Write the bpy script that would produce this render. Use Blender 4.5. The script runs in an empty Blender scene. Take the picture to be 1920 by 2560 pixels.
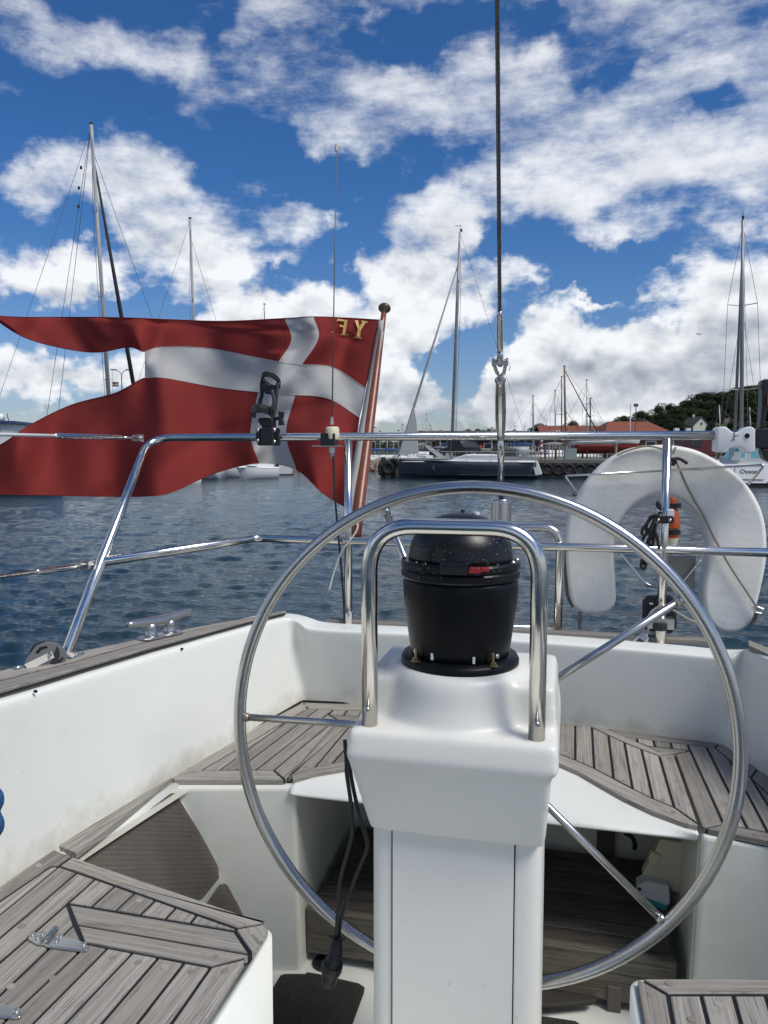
import bpy, bmesh, math, random
from mathutils import Vector, Matrix, Quaternion
random.seed(7)
SC = bpy.context.scene
COL = SC.collection
PI = math.pi
# ---------------------------------------------------------------- camera
TH = math.radians(13.5)          # yaw of the view relative to the boat's fore and aft axis
FPX = 1923.0; CXP, CYP = 960.0, 1280.0
PITCH = math.atan(155.0 / FPX)
H = 2.1                          # eye height above the water
cam_d = bpy.data.cameras.new('camera'); cam = bpy.data.objects.new('camera', cam_d); COL.objects.link(cam)
cam.location = (0, 0, H); cam.rotation_euler = (PI / 2 - PITCH, 0, TH)
cam_d.sensor_fit = 'VERTICAL'; cam_d.sensor_height = 24; cam_d.lens = 24 * FPX / 2560
cam_d.clip_start = 0.02; cam_d.clip_end = 6000
SC.camera = cam
RM = cam.rotation_euler.to_matrix()
def ray(px, py):
    return RM @ Vector(((px - CXP) / FPX, -(py - CYP) / FPX, -1.0))
CAM = Vector((0, 0, H))
def yp(px, py, v):
    r = ray(px, py); return CAM + r * (v / r.y)
def zp(px, py, h):
    r = ray(px, py); return CAM + r * (-h / r.z)
def dp(px, py, d):
    r = ray(px, py)
    return CAM + r * (d / math.hypot(r.x, r.y)) if False else CAM + r * d
def crop(ox, oy, s):
    return lambda x, y: (ox + x / s, oy + y / s)
# ---------------------------------------------------------------- world: Nishita sky with clouds
SUN_EL, SUN_AZ = math.radians(54), math.radians(112)     # azimuth clockwise from +Y
W = bpy.data.worlds.new("World"); SC.world = W; W.use_nodes = True
nt = W.node_tree; nt.nodes.clear(); L = nt.links
def N(t, **k):
    n = nt.nodes.new(t)
    for a, b in k.items(): setattr(n, a, b)
    return n
def plug(inp, v):
    if isinstance(v, bpy.types.NodeSocket): L.new(v, inp)
    else: inp.default_value = v
def M(op, a, b=None, c=None, clamp=False):
    n = N('ShaderNodeMath', operation=op, use_clamp=clamp); plug(n.inputs[0], a)
    if b is not None: plug(n.inputs[1], b)
    if c is not None: plug(n.inputs[2], c)
    return n.outputs[0]
def VM(op, a, b=None, c=None, out=0):
    n = N('ShaderNodeVectorMath', operation=op); plug(n.inputs[0], a)
    if b is not None: plug(n.inputs[1], b)
    if c is not None: plug(n.inputs[2], c)
    return n.outputs[out]
def MIXC(f, a, b):
    n = N('ShaderNodeMix', data_type='RGBA'); plug(n.inputs[0], f); plug(n.inputs[6], a); plug(n.inputs[7], b); return n.outputs[2]
def MR(v, a, b, c=0.0, d=1.0, smooth=True):
    n = N('ShaderNodeMapRange'); n.interpolation_type = 'SMOOTHSTEP' if smooth else 'LINEAR'
    plug(n.inputs[0], v)
    for i, q in enumerate((a, b, c, d)): plug(n.inputs[1 + i], q)
    return n.outputs[0]
def NOI(vec, scale, detail, rough=0.55, out=0, lac=2.0):
    n = N('ShaderNodeTexNoise'); plug(n.inputs['Vector'], vec); n.inputs['Scale'].default_value = scale
    n.inputs['Detail'].default_value = detail; n.inputs['Roughness'].default_value = rough; n.inputs['Lacunarity'].default_value = lac
    return n.outputs[out]
sky = N('ShaderNodeTexSky', sky_type='NISHITA'); sky.sun_disc = False
sky.sun_elevation = SUN_EL; sky.sun_rotation = SUN_AZ; sky.air_density = 1.0; sky.dust_density = 0.3; sky.ozone_density = 3.0
tc = N('ShaderNodeTexCoord'); D = VM('NORMALIZE', tc.outputs['Generated'])
sx = N('ShaderNodeSeparateXYZ'); L.new(D, sx.inputs[0])
az = M('ARCTAN2', sx.outputs[0], sx.outputs[1]); el = M('ARCSINE', sx.outputs[2])
cb = N('ShaderNodeCombineXYZ'); L.new(az, cb.inputs[0]); L.new(el, cb.inputs[1]); P0 = cb.outputs[0]
wn = NOI(D, 7.0, 4, 0.55, out=1); wv = VM('SCALE', VM('SUBTRACT', wn, (0.5, 0.5, 0.5))); wv.node.inputs[3].default_value = 0.16
wn2 = NOI(D, 28.0, 5, 0.6, out=1); wv2 = VM('SCALE', VM('SUBTRACT', wn2, (0.5, 0.5, 0.5))); wv2.node.inputs[3].default_value = 0.05
P1 = VM('ADD', VM('ADD', P0, wv), wv2)
def azel(px, py):
    r = ray(px, py).normalized(); return math.atan2(r.x, r.y), math.asin(r.z)
def blob_sum(blobs, P, k=1.0):
    tot = None
    for (px, py, rx, ry, w) in blobs:
        a, e = azel(px, py); sxr = FPX / rx / k; syr = FPX / ry / k
        q = VM('MULTIPLY_ADD', P, (sxr, syr, 0), (-a * sxr, -e * syr, 0))
        g = M('EXPONENT', M('MULTIPLY', VM('DOT_PRODUCT', q, q, out=1), -1.0))
        tot = M('MULTIPLY', g, w) if tot is None else M('MULTIPLY_ADD', g, w, tot)
    return tot
CLOUDS = [  # px, py, radius x, radius y, weight
 (60, 40, 230, 75, 0.80), (300, 85, 200, 70, 0.76), (460, 170, 100, 60, 0.52), (30, 200, 60, 16, 0.40),
 (510, 290, 60, 35, 0.40), (700, 20, 200, 40, 0.44), (1000, -20, 300, 50, 0.48), (1450, 0, 424, 60, 0.72),
 (700, 150, 150, 90, 0.68), (900, 210, 230, 100, 0.80), (860, 300, 180, 60, 0.60), (1120, 330, 254.4, 70, 0.72),
 (1300, 240, 275.6, 80, 0.92), (1550, 190, 275.6, 70, 0.77), (1830, 150, 212, 130, 1.02), (1700, 330, 275.6, 80, 0.92),
 (1420, 400, 275.6, 80, 0.82), (1650, 470, 275.6, 80, 0.92), (1350, 520, 200, 60, 0.90), (1520, 600, 170, 40, 0.60), (1850, 480, 159, 110, 0.92),
 (1320, 700, 110, 38, 0.75), (1490, 748, 90, 14, 0.60), (1760, 600, 160, 40, 0.30),
 (90, 470, 180, 70, 0.68), (330, 450, 180, 80, 0.72), (540, 490, 150, 110, 0.80), (440, 590, 160, 90, 0.90), (590, 620, 60, 60, 0.60),
 (300, 670, 190, 60, 0.70), (110, 700, 170, 65, 1.00), (730, 555, 75, 65, 0.90), (838, 582, 38, 26, 0.65),
 (640, 765, 150, 55, 1.00), (760, 790, 160, 40, 0.60), (560, 790, 80, 35, 0.60), (700, 650, 60, 20, 0.35),
 (1040, 570, 118, 75, 1.15), (1150, 600, 50, 60, 0.80), (1030, 660, 140, 50, 0.80), (890, 670, 70, 35, 0.60), (1090, 755, 150, 60, 0.95), (960, 730, 80, 40, 0.50),
 (1040, 845, 80, 32, 0.60), (980, 930, 110, 70, 1.00), (1130, 1000, 180, 70, 0.90), (900, 1040, 160, 60, 0.80),
 (1400, 835, 130, 65, 1.10), (1300, 880, 90, 60, 0.70), (1580, 880, 180, 70, 1.00), (1420, 980, 240, 80, 1.00), (1750, 860, 180, 80, 1.10), (1880, 780, 110, 80, 1.00),
 (1730, 690, 70, 45, 0.75), (1650, 740, 60, 20, 0.40), (1700, 1000, 300, 90, 1.00), (1960, 950, 200, 200, 1.00),
 (120, 910, 230, 60, 0.95), (330, 950, 160, 40, 0.60), (50, 1000, 200, 20, 0.30), (500, 900, 260, 60, 0.60),
 (1030, 90, 90, 40, -0.70), (1350, 95, 70, 30, -0.45), (1560, 140, 60, 20, -0.25), (1790, 250, 60, 26, -0.40), (560, 90, 50, 60, -0.40),
 (1000, 100, 60, 40, -0.30), (1180, 900, 60, 70, -0.60), (1480, 680, 90, 30, -0.40), (700, 400, 200, 60, -0.50), (130, 300, 200, 60, -0.50), (200, 590, 90, 25, -0.25), (1020, 470, 100, 30, -0.30)]
pos = blob_sum([b for b in CLOUDS if b[4] > 0], P1, .90); neg = blob_sum([(a, b, c, d, -e) for a, b, c, d, e in CLOUDS if e < 0], P1)
cov = M('SUBTRACT', M('SUBTRACT', 1.0, M('EXPONENT', M('MULTIPLY', pos, -1.35))), neg)
gen = MR(NOI(VM('MULTIPLY', D, (1, 1, 1.8)), 2.3, 3, 0.5), 0.42, 0.62, 0.0, 0.8)
a0 = -TH
inaz = MR(M('ABSOLUTE', M('SUBTRACT', az, a0)), math.radians(31), math.radians(46), 1.0, 0.0)
inel = MR(el, math.radians(32), math.radians(48), 1.0, 0.0)
inside = M('MULTIPLY', inaz, inel)
cov = M('ADD', M('MULTIPLY', cov, inside), M('MULTIPLY', gen, M('SUBTRACT', 1.0, inside)))
# the lit tops: the same field a little higher, towards the light
fN = NOI(VM('MULTIPLY', D, (1, 1, 1.5)), 11.0, 10, 0.60)
fN_up = NOI(VM('MULTIPLY', VM('ADD', D, (0.0, 0.0, 0.018)), (1, 1, 1.5)), 11.0, 3, 0.5)
fW = NOI(VM('MULTIPLY', D, (1.0, 1.25, 3.2)), 4.6, 10, 0.68)
dens_raw = M('ADD', cov, M('ADD', M('MULTIPLY', M('SUBTRACT', fN, 0.5), 1.1), M('MULTIPLY', M('SUBTRACT', fW, 0.5), MR(el, math.radians(9), math.radians(24), 0.9, 2.1))))
dens = MR(dens_raw, 0.34, MR(el, math.radians(9), math.radians(24), 0.66, 1.28))
thick = MR(dens_raw, 0.75, 1.25)
puff = M('MULTIPLY', M('SUBTRACT', fN, fN_up), MR(el, math.radians(8), math.radians(24), 2.6, 0.7))
GREY = [(1750, 870, 200, 50, 1.0), (1500, 960, 260, 50, .8), (1900, 1000, 160, 90, .8), (1100, 1040, 240, 30, .7), (450, 590, 160, 60, .55), (1050, 640, 110, 30, .5),
        (120, 940, 200, 40, .7), (120, 760, 150, 30, .4), (1000, 980, 120, 40, .5), (600, 810, 160, 20, .4), (1060, 700, 130, 28, .6), (1420, 900, 150, 26, .5), (1600, 930, 160, 30, .6), (1000, 1010, 120, 26, .5), (1740, 760, 120, 20, .4), (650, 800, 130, 16, .4), (130, 740, 120, 18, .4), (330, 500, 120, 60, .3), (1300, 1020, 200, 40, .6), (1090, 800, 120, 20, .4)]
gr = blob_sum(GREY, P1)
lit = M('ADD', M('SUBTRACT', 0.98, M('MULTIPLY', M('MULTIPLY', gr, inside), 0.50)), puff)
lit = M('SUBTRACT', lit, M('MULTIPLY', thick, MR(el, math.radians(10), math.radians(26), 0.20, 0.06)), clamp=True)
ccol = MIXC(lit, (0.29, 0.335, 0.405, 1), (0.92, 0.94, 0.97, 1))
CL = 11.0
cc = VM('SCALE', ccol); cc.node.inputs[3].default_value = CL
# sky colour: a little deeper and more saturated, as the photo's sky
hs = N('ShaderNodeHueSaturation'); L.new(sky.outputs[0], hs.inputs['Color']); hs.inputs['Saturation'].default_value = 1.12; hs.inputs['Value'].default_value = 0.92
skyc = VM('MULTIPLY', hs.outputs[0], MIXC(MR(el, math.radians(0), math.radians(20)), (0.80, 0.83, 1.04, 1), (0.47, 0.79, 1.12, 1)))
fin = MIXC(M('MULTIPLY', dens, MR(el, math.radians(10), math.radians(26), 0.98, 0.88)), skyc, cc)
bg = N('ShaderNodeBackground'); L.new(fin, bg.inputs[0]); bg.inputs[1].default_value = 0.08
wo = N('ShaderNodeOutputWorld'); L.new(bg.outputs[0], wo.inputs[0])
W.cycles.sampling_method = 'MANUAL'; W.cycles.sample_map_resolution = 1024
# ---------------------------------------------------------------- sun (veiled by cloud)
sd = bpy.data.lights.new('sun', 'SUN'); sd.energy = 3.0; sd.angle = math.radians(24); sd.color = (1.0, 0.955, 0.88)
sun = bpy.data.objects.new('sun', sd); COL.objects.link(sun)
sdir = Vector((math.sin(SUN_AZ) * math.cos(SUN_EL), math.cos(SUN_AZ) * math.cos(SUN_EL), math.sin(SUN_EL)))
sun.rotation_euler = sdir.to_track_quat('Z', 'Y').to_euler()
vs = SC.view_settings; vs.view_transform = 'Standard'; vs.look = 'None'; vs.exposure = 0.22; vs.gamma = 1.0; vs.use_curve_mapping = False
SC.cycles.max_bounces = 8; SC.cycles.use_denoising = True
# ---------------------------------------------------------------- materials
class Mat:
    def __init__(s, name):
        s.m = bpy.data.materials.new(name); s.m.use_nodes = True; s.nt = s.m.node_tree
        s.b = s.nt.nodes['Principled BSDF']; s.out = s.nt.nodes['Material Output']
    def n(s, t, **k):
        x = s.nt.nodes.new(t)
        for a, b in k.items(): setattr(x, a, b)
        return x
    def l(s, a, b): s.nt.links.new(a, b)
    def set(s, **k):
        for a, v in k.items(): s.b.inputs[a.replace('_', ' ')].default_value = v
        return s
    def coord(s, kind='Object', scale=(1, 1, 1)):
        t = s.n('ShaderNodeTexCoord'); m = s.n('ShaderNodeMapping'); m.inputs['Scale'].default_value = scale
        s.l(t.outputs[kind], m.inputs[0]); return m.outputs[0]
    def noise(s, vec, scale, detail=4, rough=.55):
        x = s.n('ShaderNodeTexNoise'); s.l(vec, x.inputs['Vector']); x.inputs['Scale'].default_value = scale
        x.inputs['Detail'].default_value = detail; x.inputs['Roughness'].default_value = rough; return x.outputs[0]
    def ramp(s, fac, stops):
        r = s.n('ShaderNodeValToRGB'); s.l(fac, r.inputs[0]); e = r.color_ramp.elements
        while len(e) < len(stops): e.new(0.5)
        for i, (p, c) in enumerate(stops):
            e[i].position = p; e[i].color = (c[0], c[1], c[2], 1) if not isinstance(c, (int, float)) else (c, c, c, 1)
        return r.outputs[0]
    def mix(s, f, a, b, mode='MIX'):
        x = s.n('ShaderNodeMix', data_type='RGBA', blend_type=mode)
        for i, v in ((0, f), (6, a), (7, b)):
            if isinstance(v, bpy.types.NodeSocket): s.l(v, x.inputs[i])
            else: x.inputs[i].default_value = v
        return x.outputs[2]
    def bump(s, h, strength=.3, dist=.01, prev=None):
        x = s.n('ShaderNodeBump'); x.inputs['Strength'].default_value = strength; x.inputs['Distance'].default_value = dist
        s.l(h, x.inputs['Height'])
        if prev is not None: s.l(prev, x.inputs['Normal'])
        s.l(x.outputs[0], s.b.inputs['Normal']); return x.outputs[0]
def plain(name, col, rough=.5, metal=0.0, spec=.5, var=.12, scale=6.0, bump=0.0, bscale=80):
    m = Mat(name); m.set(Roughness=rough, Metallic=metal); m.b.inputs['Specular IOR Level'].default_value = spec
    v = m.coord(); f = m.noise(v, scale, 5, .6)
    c = m.mix(f, tuple(x * (1 - var) for x in col) + (1,), tuple(min(1, x * (1 + var)) for x in col) + (1,)); m.l(c, m.b.inputs['Base Color'])
    if bump: m.bump(m.noise(v, bscale, 3), bump, .002)
    return m.m
def mat_gelcoat(name, base, dirt=.35, rough=.36, grime=None):
    m = Mat(name); v = m.coord()
    big = m.noise(v, 2.2, 5, .6); fine = m.noise(v, 38, 6, .72); mid = m.noise(v, 9, 6, .65)
    d = m.ramp(mid, [(.50, 0.0), (.80, 1.0)]); sp = m.ramp(fine, [(.655, 0.0), (.70, 1.0)])
    b = base + (1,); dk = (base[0] * .80, base[1] * .79, base[2] * .72, 1)
    c = m.mix(big, b, (base[0] * .95, base[1] * .965, base[2] * .95, 1))
    mm = m.n('ShaderNodeMath', operation='MULTIPLY'); m.l(d, mm.inputs[0]); mm.inputs[1].default_value = dirt
    c = m.mix(mm.outputs[0], c, dk)
    # scratches and scuffs
    vs_ = m.coord(scale=(30, 30, 4)); sc_ = m.noise(vs_, 3.2, 3, .5); s1 = m.ramp(sc_, [(.745, 0.0), (.765, 1.0)])
    m2 = m.n('ShaderNodeMath', operation='MULTIPLY'); m.l(s1, m2.inputs[0]); m2.inputs[1].default_value = .45
    c = m.mix(m2.outputs[0], c, (.30, .28, .25, 1))
    m3 = m.n('ShaderNodeMath', operation='MULTIPLY'); m.l(sp, m3.inputs[0]); m3.inputs[1].default_value = .30
    c = m.mix(m3.outputs[0], c, (.35, .33, .29, 1)); m.l(c, m.b.inputs['Base Color'])
    if grime:      # yellowish grime line where the wall meets the seat
        gm = m.n('ShaderNodeNewGeometry'); sp_ = m.n('ShaderNodeSeparateXYZ'); m.l(gm.outputs['Position'], sp_.inputs[0])
        a1 = m.n('ShaderNodeMath', operation='MULTIPLY_ADD'); m.l(mid, a1.inputs[0]); a1.inputs[1].default_value = -.16; m.l(sp_.outputs[2], a1.inputs[2])
        mr = m.n('ShaderNodeMapRange'); m.l(a1.outputs[0], mr.inputs[0]); mr.inputs[1].default_value = grime - .085; mr.inputs[2].default_value = grime - .035; mr.inputs[3].default_value = .75; mr.inputs[4].default_value = 0
        c = m.mix(mr.outputs[0], c, (.46, .43, .35, 1)); m.l(c, m.b.inputs['Base Color'])
    m.l(m.ramp(mid, [(.3, rough - .06), (.8, rough + .18)]), m.b.inputs['Roughness'])
    m.bump(big, .25, .01); return m.m
def mat_teak(name, c1, c2, dark, wet=0.0, redd=0.0):
    m = Mat(name)
    t = m.n('ShaderNodeTexCoord'); oi = m.n('ShaderNodeObjectInfo')
    mp = m.n('ShaderNodeMapping'); mp.inputs['Scale'].default_value = (2.6, 150, 1)
    cmb = m.n('ShaderNodeCombineXYZ'); mu = m.n('ShaderNodeMath', operation='MULTIPLY'); m.l(oi.outputs['Random'], mu.inputs[0]); mu.inputs[1].default_value = 37.0
    m.l(mu.outputs[0], cmb.inputs[0]); m.l(mu.outputs[0], cmb.inputs[1]); m.l(mu.outputs[0], cmb.inputs[2])
    m.l(t.outputs['UV'], mp.inputs[0]); ad = m.n('ShaderNodeVectorMath', operation='ADD'); m.l(mp.outputs[0], ad.inputs[0]); m.l(cmb.outputs[0], ad.inputs[1])
    g = m.noise(ad.outputs[0], 1.0, 8, .68)
    mp2 = m.n('ShaderNodeMapping'); mp2.inputs['Scale'].default_value = (9, 260, 1); m.l(t.outputs['UV'], mp2.inputs[0])
    ad2 = m.n('ShaderNodeVectorMath', operation='ADD'); m.l(mp2.outputs[0], ad2.inputs[0]); m.l(cmb.outputs[0], ad2.inputs[1])
    g2 = m.noise(ad2.outputs[0], 1.0, 6, .7)
    mp3 = m.n('ShaderNodeMapping'); mp3.inputs['Scale'].default_value = (7, 14, 1); m.l(t.outputs['UV'], mp3.inputs[0])
    ad3 = m.n('ShaderNodeVectorMath', operation='ADD'); m.l(mp3.outputs[0], ad3.inputs[0]); m.l(cmb.outputs[0], ad3.inputs[1])
    g3 = m.noise(ad3.outputs[0], 1.0, 6, .7)
    base = m.mix(m.ramp(g, [(.40, 0.0), (.60, 1.0)]), c1 + (1,), c2 + (1,))
    hv = m.n('ShaderNodeHueSaturation'); m.l(base, hv.inputs['Color'])
    mr = m.n('ShaderNodeMapRange'); m.l(oi.outputs['Random'], mr.inputs[0]); mr.inputs[3].default_value = .74; mr.inputs[4].default_value = 1.24; m.l(mr.outputs[0], hv.inputs['Value'])
    c = m.mix(m.ramp(g2, [(.52, 0.0), (.66, .9)]), hv.outputs[0], dark + (1,))
    c = m.mix(m.ramp(g3, [(.46, 0.0), (.74, .60)]), c, (c2[0] * 1.02, c2[1] * .93, c2[2] * .82, 1))
    c = m.mix(m.ramp(m.noise(ad3.outputs[0], 2.3, 5, .6), [(.60, 0.0), (.78, .55)]), c, (dark[0]*1.5, dark[1]*1.5, dark[2]*1.5, 1))
    m.l(c, m.b.inputs['Base Color']); m.set(Roughness=.78); m.b.inputs['Specular IOR Level'].default_value = .25
    p = m.bump(g2, .55, .0012); m.bump(g, .35, .002, p); return m.m
def mat_steel(name, rough=.13, tint=(.72, .69, .64), streak=.25):
    m = Mat(name); m.set(Metallic=1.0); v = m.coord()
    f = m.noise(v, 9, 6, .65); f2 = m.noise(v, 90, 4, .7)
    c = m.mix(m.ramp(f, [(.4, 0.0), (.75, streak)]), tint + (1,), (tint[0] * .6, tint[1] * .56, tint[2] * .5, 1))
    c = m.mix(m.ramp(f2, [(.66, 0.0), (.74, .5)]), c, (.28, .20, .14, 1))
    m.l(c, m.b.inputs['Base Color']); m.l(m.ramp(f, [(.3, rough), (.75, rough + .14)]), m.b.inputs['Roughness'])
    m.bump(m.noise(v, 30, 2), .05, .003); return m.m
GEL = mat_gelcoat('white_gelcoat', (.74, .745, .695), .28)
GELF = mat_gelcoat('grimy_gelcoat', (.76, .765, .715), .28, grime=1.32)
GELC = mat_gelcoat('clean_gelcoat', (.71, .70, .65), .14, .34)
GELD = mat_gelcoat('seat_front_gelcoat', (.74, .735, .66), .45)
TEAK = mat_teak('weathered_teak', (.225, .210, .186), (.315, .298, .268), (.095, .086, .074))
TEAKD = mat_teak('shaded_teak', (.085, .076, .066), (.13, .118, .10), (.03, .026, .02))  # darker copy of the teak, shade under the helm seat put into its colour
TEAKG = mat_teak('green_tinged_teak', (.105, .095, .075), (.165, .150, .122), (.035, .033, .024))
CAULK = plain('black_caulk', (.012, .013, .018), .55, spec=.3)
STEEL = mat_steel('stainless_steel')
STEELW = mat_steel('worn_wheel_steel', .20, (.56, .55, .53), .45)
CHROME = mat_steel('cast_steel', .28, (.55, .55, .54), .3)
BLACKP = plain('black_plastic', (.016, .017, .019), .42, spec=.4, bump=.1)
BLACKC = None
WIREM = mat_steel('dark_wire_rope', .35, (.20, .19, .18), .5)
WHITEP = plain('white_plastic', (.72, .73, .73), .4, var=.05)
CREAM = plain('cream_plastic', (.62, .58, .42), .5)
TEAL = plain('teal_plastic', (.03, .30, .31), .45)
REDP = plain('red_plastic', (.50, .025, .02), .4)
ORANGE = plain('orange_plastic', (.55, .10, .02), .42)
BRASS = plain('brass', (.40, .30, .16), .35, metal=1.0)
BLUEROPE = plain('blue_rope', (.01, .07, .20), .8, bump=.5, bscale=300)
GREYROPE = plain('grey_rope', (.30, .28, .24), .9, bump=.5, bscale=400)
WHITEROPE = plain('white_cord', (.62, .60, .55), .9)
def mat_compass():
    m = Mat('speckled_black_compass'); v = m.coord()
    s1 = m.n('ShaderNodeTexVoronoi'); m.l(v, s1.inputs['Vector']); s1.inputs['Scale'].default_value = 150
    f = m.noise(v, 12, 3); sp = m.ramp(s1.outputs[0], [(.10, 1.0), (.17, 0.0)])
    mk = m.n('ShaderNodeMath', operation='MULTIPLY'); m.l(sp, mk.inputs[0]); m.l(m.ramp(f, [(.42, 0.0), (.55, .8)]), mk.inputs[1])
    c = m.mix(mk.outputs[0], (.006, .0065, .008, 1), (.35, .35, .34, 1)); m.l(c, m.b.inputs['Base Color'])
    m.set(Roughness=.34); m.b.inputs['Specular IOR Level'].default_value = .35; m.bump(m.noise(v, 200, 2), .1, .001); return m.m
COMP = mat_compass()
COMPB = plain('satin_black_binnacle', (.0045, .005, .006), .38, spec=.22)
# ---------------------------------------------------------------- mesh helpers
OFFS = {}
def thing(name, label, cat, loc=(0, 0, 0), group=None, world=True):
    o = bpy.data.objects.new(name, None); COL.objects.link(o); o.location = loc; o.empty_display_size = .1
    o['label'] = label; o['category'] = cat
    if group: o['group'] = group
    if world: OFFS[o] = Vector(loc)
    return o
def tag(o, label, cat, group=None, kind=None):
    if label: o['label'] = label
    if cat: o['category'] = cat
    if group: o['group'] = group
    if kind: o['kind'] = kind
    return o
WOFF = {}
def make(name, vf, mat, parent=None, smooth=False, uv=None, kind=None):
    v, f = vf
    off = Vector((0, 0, 0))
    if parent is not None:
        off = WOFF.get(parent.name) or OFFS.get(parent) or off
    me = bpy.data.meshes.new(name)
    me.from_pydata([tuple(Vector(p) - off) for p in v], [], f); me.validate(); me.update()
    if mat is not None:
        for mm in (mat if isinstance(mat, (list, tuple)) else [mat]): me.materials.append(mm)
    if smooth:
        for p in me.polygons: p.use_smooth = True
    o = bpy.data.objects.new(name, me); COL.objects.link(o)
    if parent is not None:
        o.parent = parent; WOFF[o.name] = off
    if kind: o['kind'] = kind
    return o
def bev(o, w=.003, seg=2, ang=30):
    m = o.modifiers.new('bevel', 'BEVEL'); m.width = w; m.segments = seg; m.limit_method = 'ANGLE'; m.angle_limit = math.radians(ang); return o
def sub(o, n=1):
    m = o.modifiers.new('subdivision', 'SUBSURF'); m.levels = n; m.render_levels = n; return o
def join(*vfs):
    V, F = [], []
    for v, f in vfs:
        k = len(V); V += [tuple(p) for p in v]; F += [tuple(i + k for i in q) for q in f]
    return V, F
def tube(pts, r, seg=10, closed=False, caps=True):
    pts = [Vector(p) for p in pts]; n = len(pts)
    rs = r if isinstance(r, (list, tuple)) else [r] * n
    V, F = [], []
    def tang(i):
        if closed: return (pts[(i + 1) % n] - pts[i - 1]).normalized()
        if i == 0: return (pts[1] - pts[0]).normalized()
        if i == n - 1: return (pts[-1] - pts[-2]).normalized()
        t = (pts[i + 1] - pts[i]).normalized() + (pts[i] - pts[i - 1]).normalized()
        return t.normalized() if t.length > 1e-6 else (pts[i + 1] - pts[i]).normalized()
    t0 = tang(0); a = Vector((0, 0, 1)) if abs(t0.z) < .9 else Vector((1, 0, 0))
    nrm = t0.cross(a).normalized()
    for i in range(n):
        t = tang(i); q = t0.rotation_difference(t); nrm = q @ nrm; nrm = (nrm - t * nrm.dot(t)).normalized(); t0 = t
        b = t.cross(nrm)
        for k in range(seg):
            an = 2 * PI * k / seg; V.append(pts[i] + (nrm * math.cos(an) + b * math.sin(an)) * rs[i])
    m = n if closed else n - 1
    for i in range(m):
        j = (i + 1) % n
        for k in range(seg):
            k2 = (k + 1) % seg; F.append((i * seg + k, i * seg + k2, j * seg + k2, j * seg + k))
    if caps and not closed:
        F.append(tuple(range(seg - 1, -1, -1))); F.append(tuple((n - 1) * seg + k for k in range(seg)))
    return V, F
def catm(pts, n=8):
    P = [Vector(p) for p in pts]; P = [P[0] * 2 - P[1]] + P + [P[-1] * 2 - P[-2]]; out = []
    for i in range(1, len(P) - 2):
        p0, p1, p2, p3 = P[i - 1:i + 3]
        for k in range(n):
            t = k / n
            out.append(.5 * ((2 * p1) + (p2 - p0) * t + (2 * p0 - 5 * p1 + 4 * p2 - p3) * t * t + (3 * p1 - p0 - 3 * p2 + p3) * t ** 3))
    out.append(P[-2]); return out
def fillet(pts, r, n=8):
    P = [Vector(p) for p in pts]; out = [P[0]]
    for i in range(1, len(P) - 1):
        a = (P[i - 1] - P[i]); b = (P[i + 1] - P[i]); rr = min(r, a.length * .45, b.length * .45)
        A = P[i] + a.normalized() * rr; B = P[i] + b.normalized() * rr
        for k in range(n + 1):
            t = k / n; out.append(A * (1 - t) ** 2 + P[i] * 2 * t * (1 - t) + B * t * t)
    out.append(P[-1]); return out
def box(c, s, rz=0.0, basis=None):
    c = Vector(c); B = basis or Matrix.Rotation(rz, 3, 'Z'); V = []
    for dx in (-.5, .5):
        for dy in (-.5, .5):
            for dz in (-.5, .5): V.append(c + B @ Vector((dx * s[0], dy * s[1], dz * s[2])))
    return V, [(0, 1, 3, 2), (4, 6, 7, 5), (0, 4, 5, 1), (2, 3, 7, 6), (0, 2, 6, 4), (1, 5, 7, 3)]
def hexa(p):   # eight corners, bottom ring then top ring
    return [Vector(q) for q in p], [(3, 2, 1, 0), (4, 5, 6, 7), (0, 1, 5, 4), (1, 2, 6, 5), (2, 3, 7, 6), (3, 0, 4, 7)]
def cyl(a, b, r0, r1=None, seg=20): return tube([a, b], [r0, r0 if r1 is None else r1], seg)
def lathe(prof, c, seg=32, axis='Z', basis=None):   # prof: (r, z)
    c = Vector(c); V, F = [], []; n = len(prof)
    B = basis or Matrix.Identity(3)
    for (r, z) in prof:
        for k in range(seg):
            a = 2 * PI * k / seg; V.append(c + B @ Vector((r * math.cos(a), r * math.sin(a), z)))
    for i in range(n - 1):
        for k in range(seg):
            k2 = (k + 1) % seg; F.append((i * seg + k, i * seg + k2, (i + 1) * seg + k2, (i + 1) * seg + k))
    F.append(tuple(range(seg - 1, -1, -1))); F.append(tuple((n - 1) * seg + k for k in range(seg)))
    return V, F
def zto(d):
    d = Vector(d).normalized(); return d.to_track_quat('Z', 'Y').to_matrix()
def prism(poly, ext):       # a 3-D polygon extruded along ext
    P = [Vector(p) for p in poly]; e = Vector(ext); n = len(P)
    nn = Vector((0, 0, 0))
    for i in range(n): nn += P[i].cross(P[(i + 1) % n])
    if nn.dot(e) > 0: P.reverse()
    V = P + [p + e for p in P]
    F = [tuple(range(n)), tuple(range(2 * n - 1, n - 1, -1))]
    for i in range(n):
        j = (i + 1) % n; F.append((j, i, i + n, j + n))
    return V, F
def grid_faces(nu, nv, cu=False):
    F = []
    for i in range(nu - 1):
        for j in range(nv - 1):
            F.append((i * nv + j, (i + 1) * nv + j, (i + 1) * nv + j + 1, i * nv + j + 1))
    return F
def area2(P): return sum(P[i][0] * P[(i + 1) % len(P)][1] - P[(i + 1) % len(P)][0] * P[i][1] for i in range(len(P))) / 2
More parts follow.
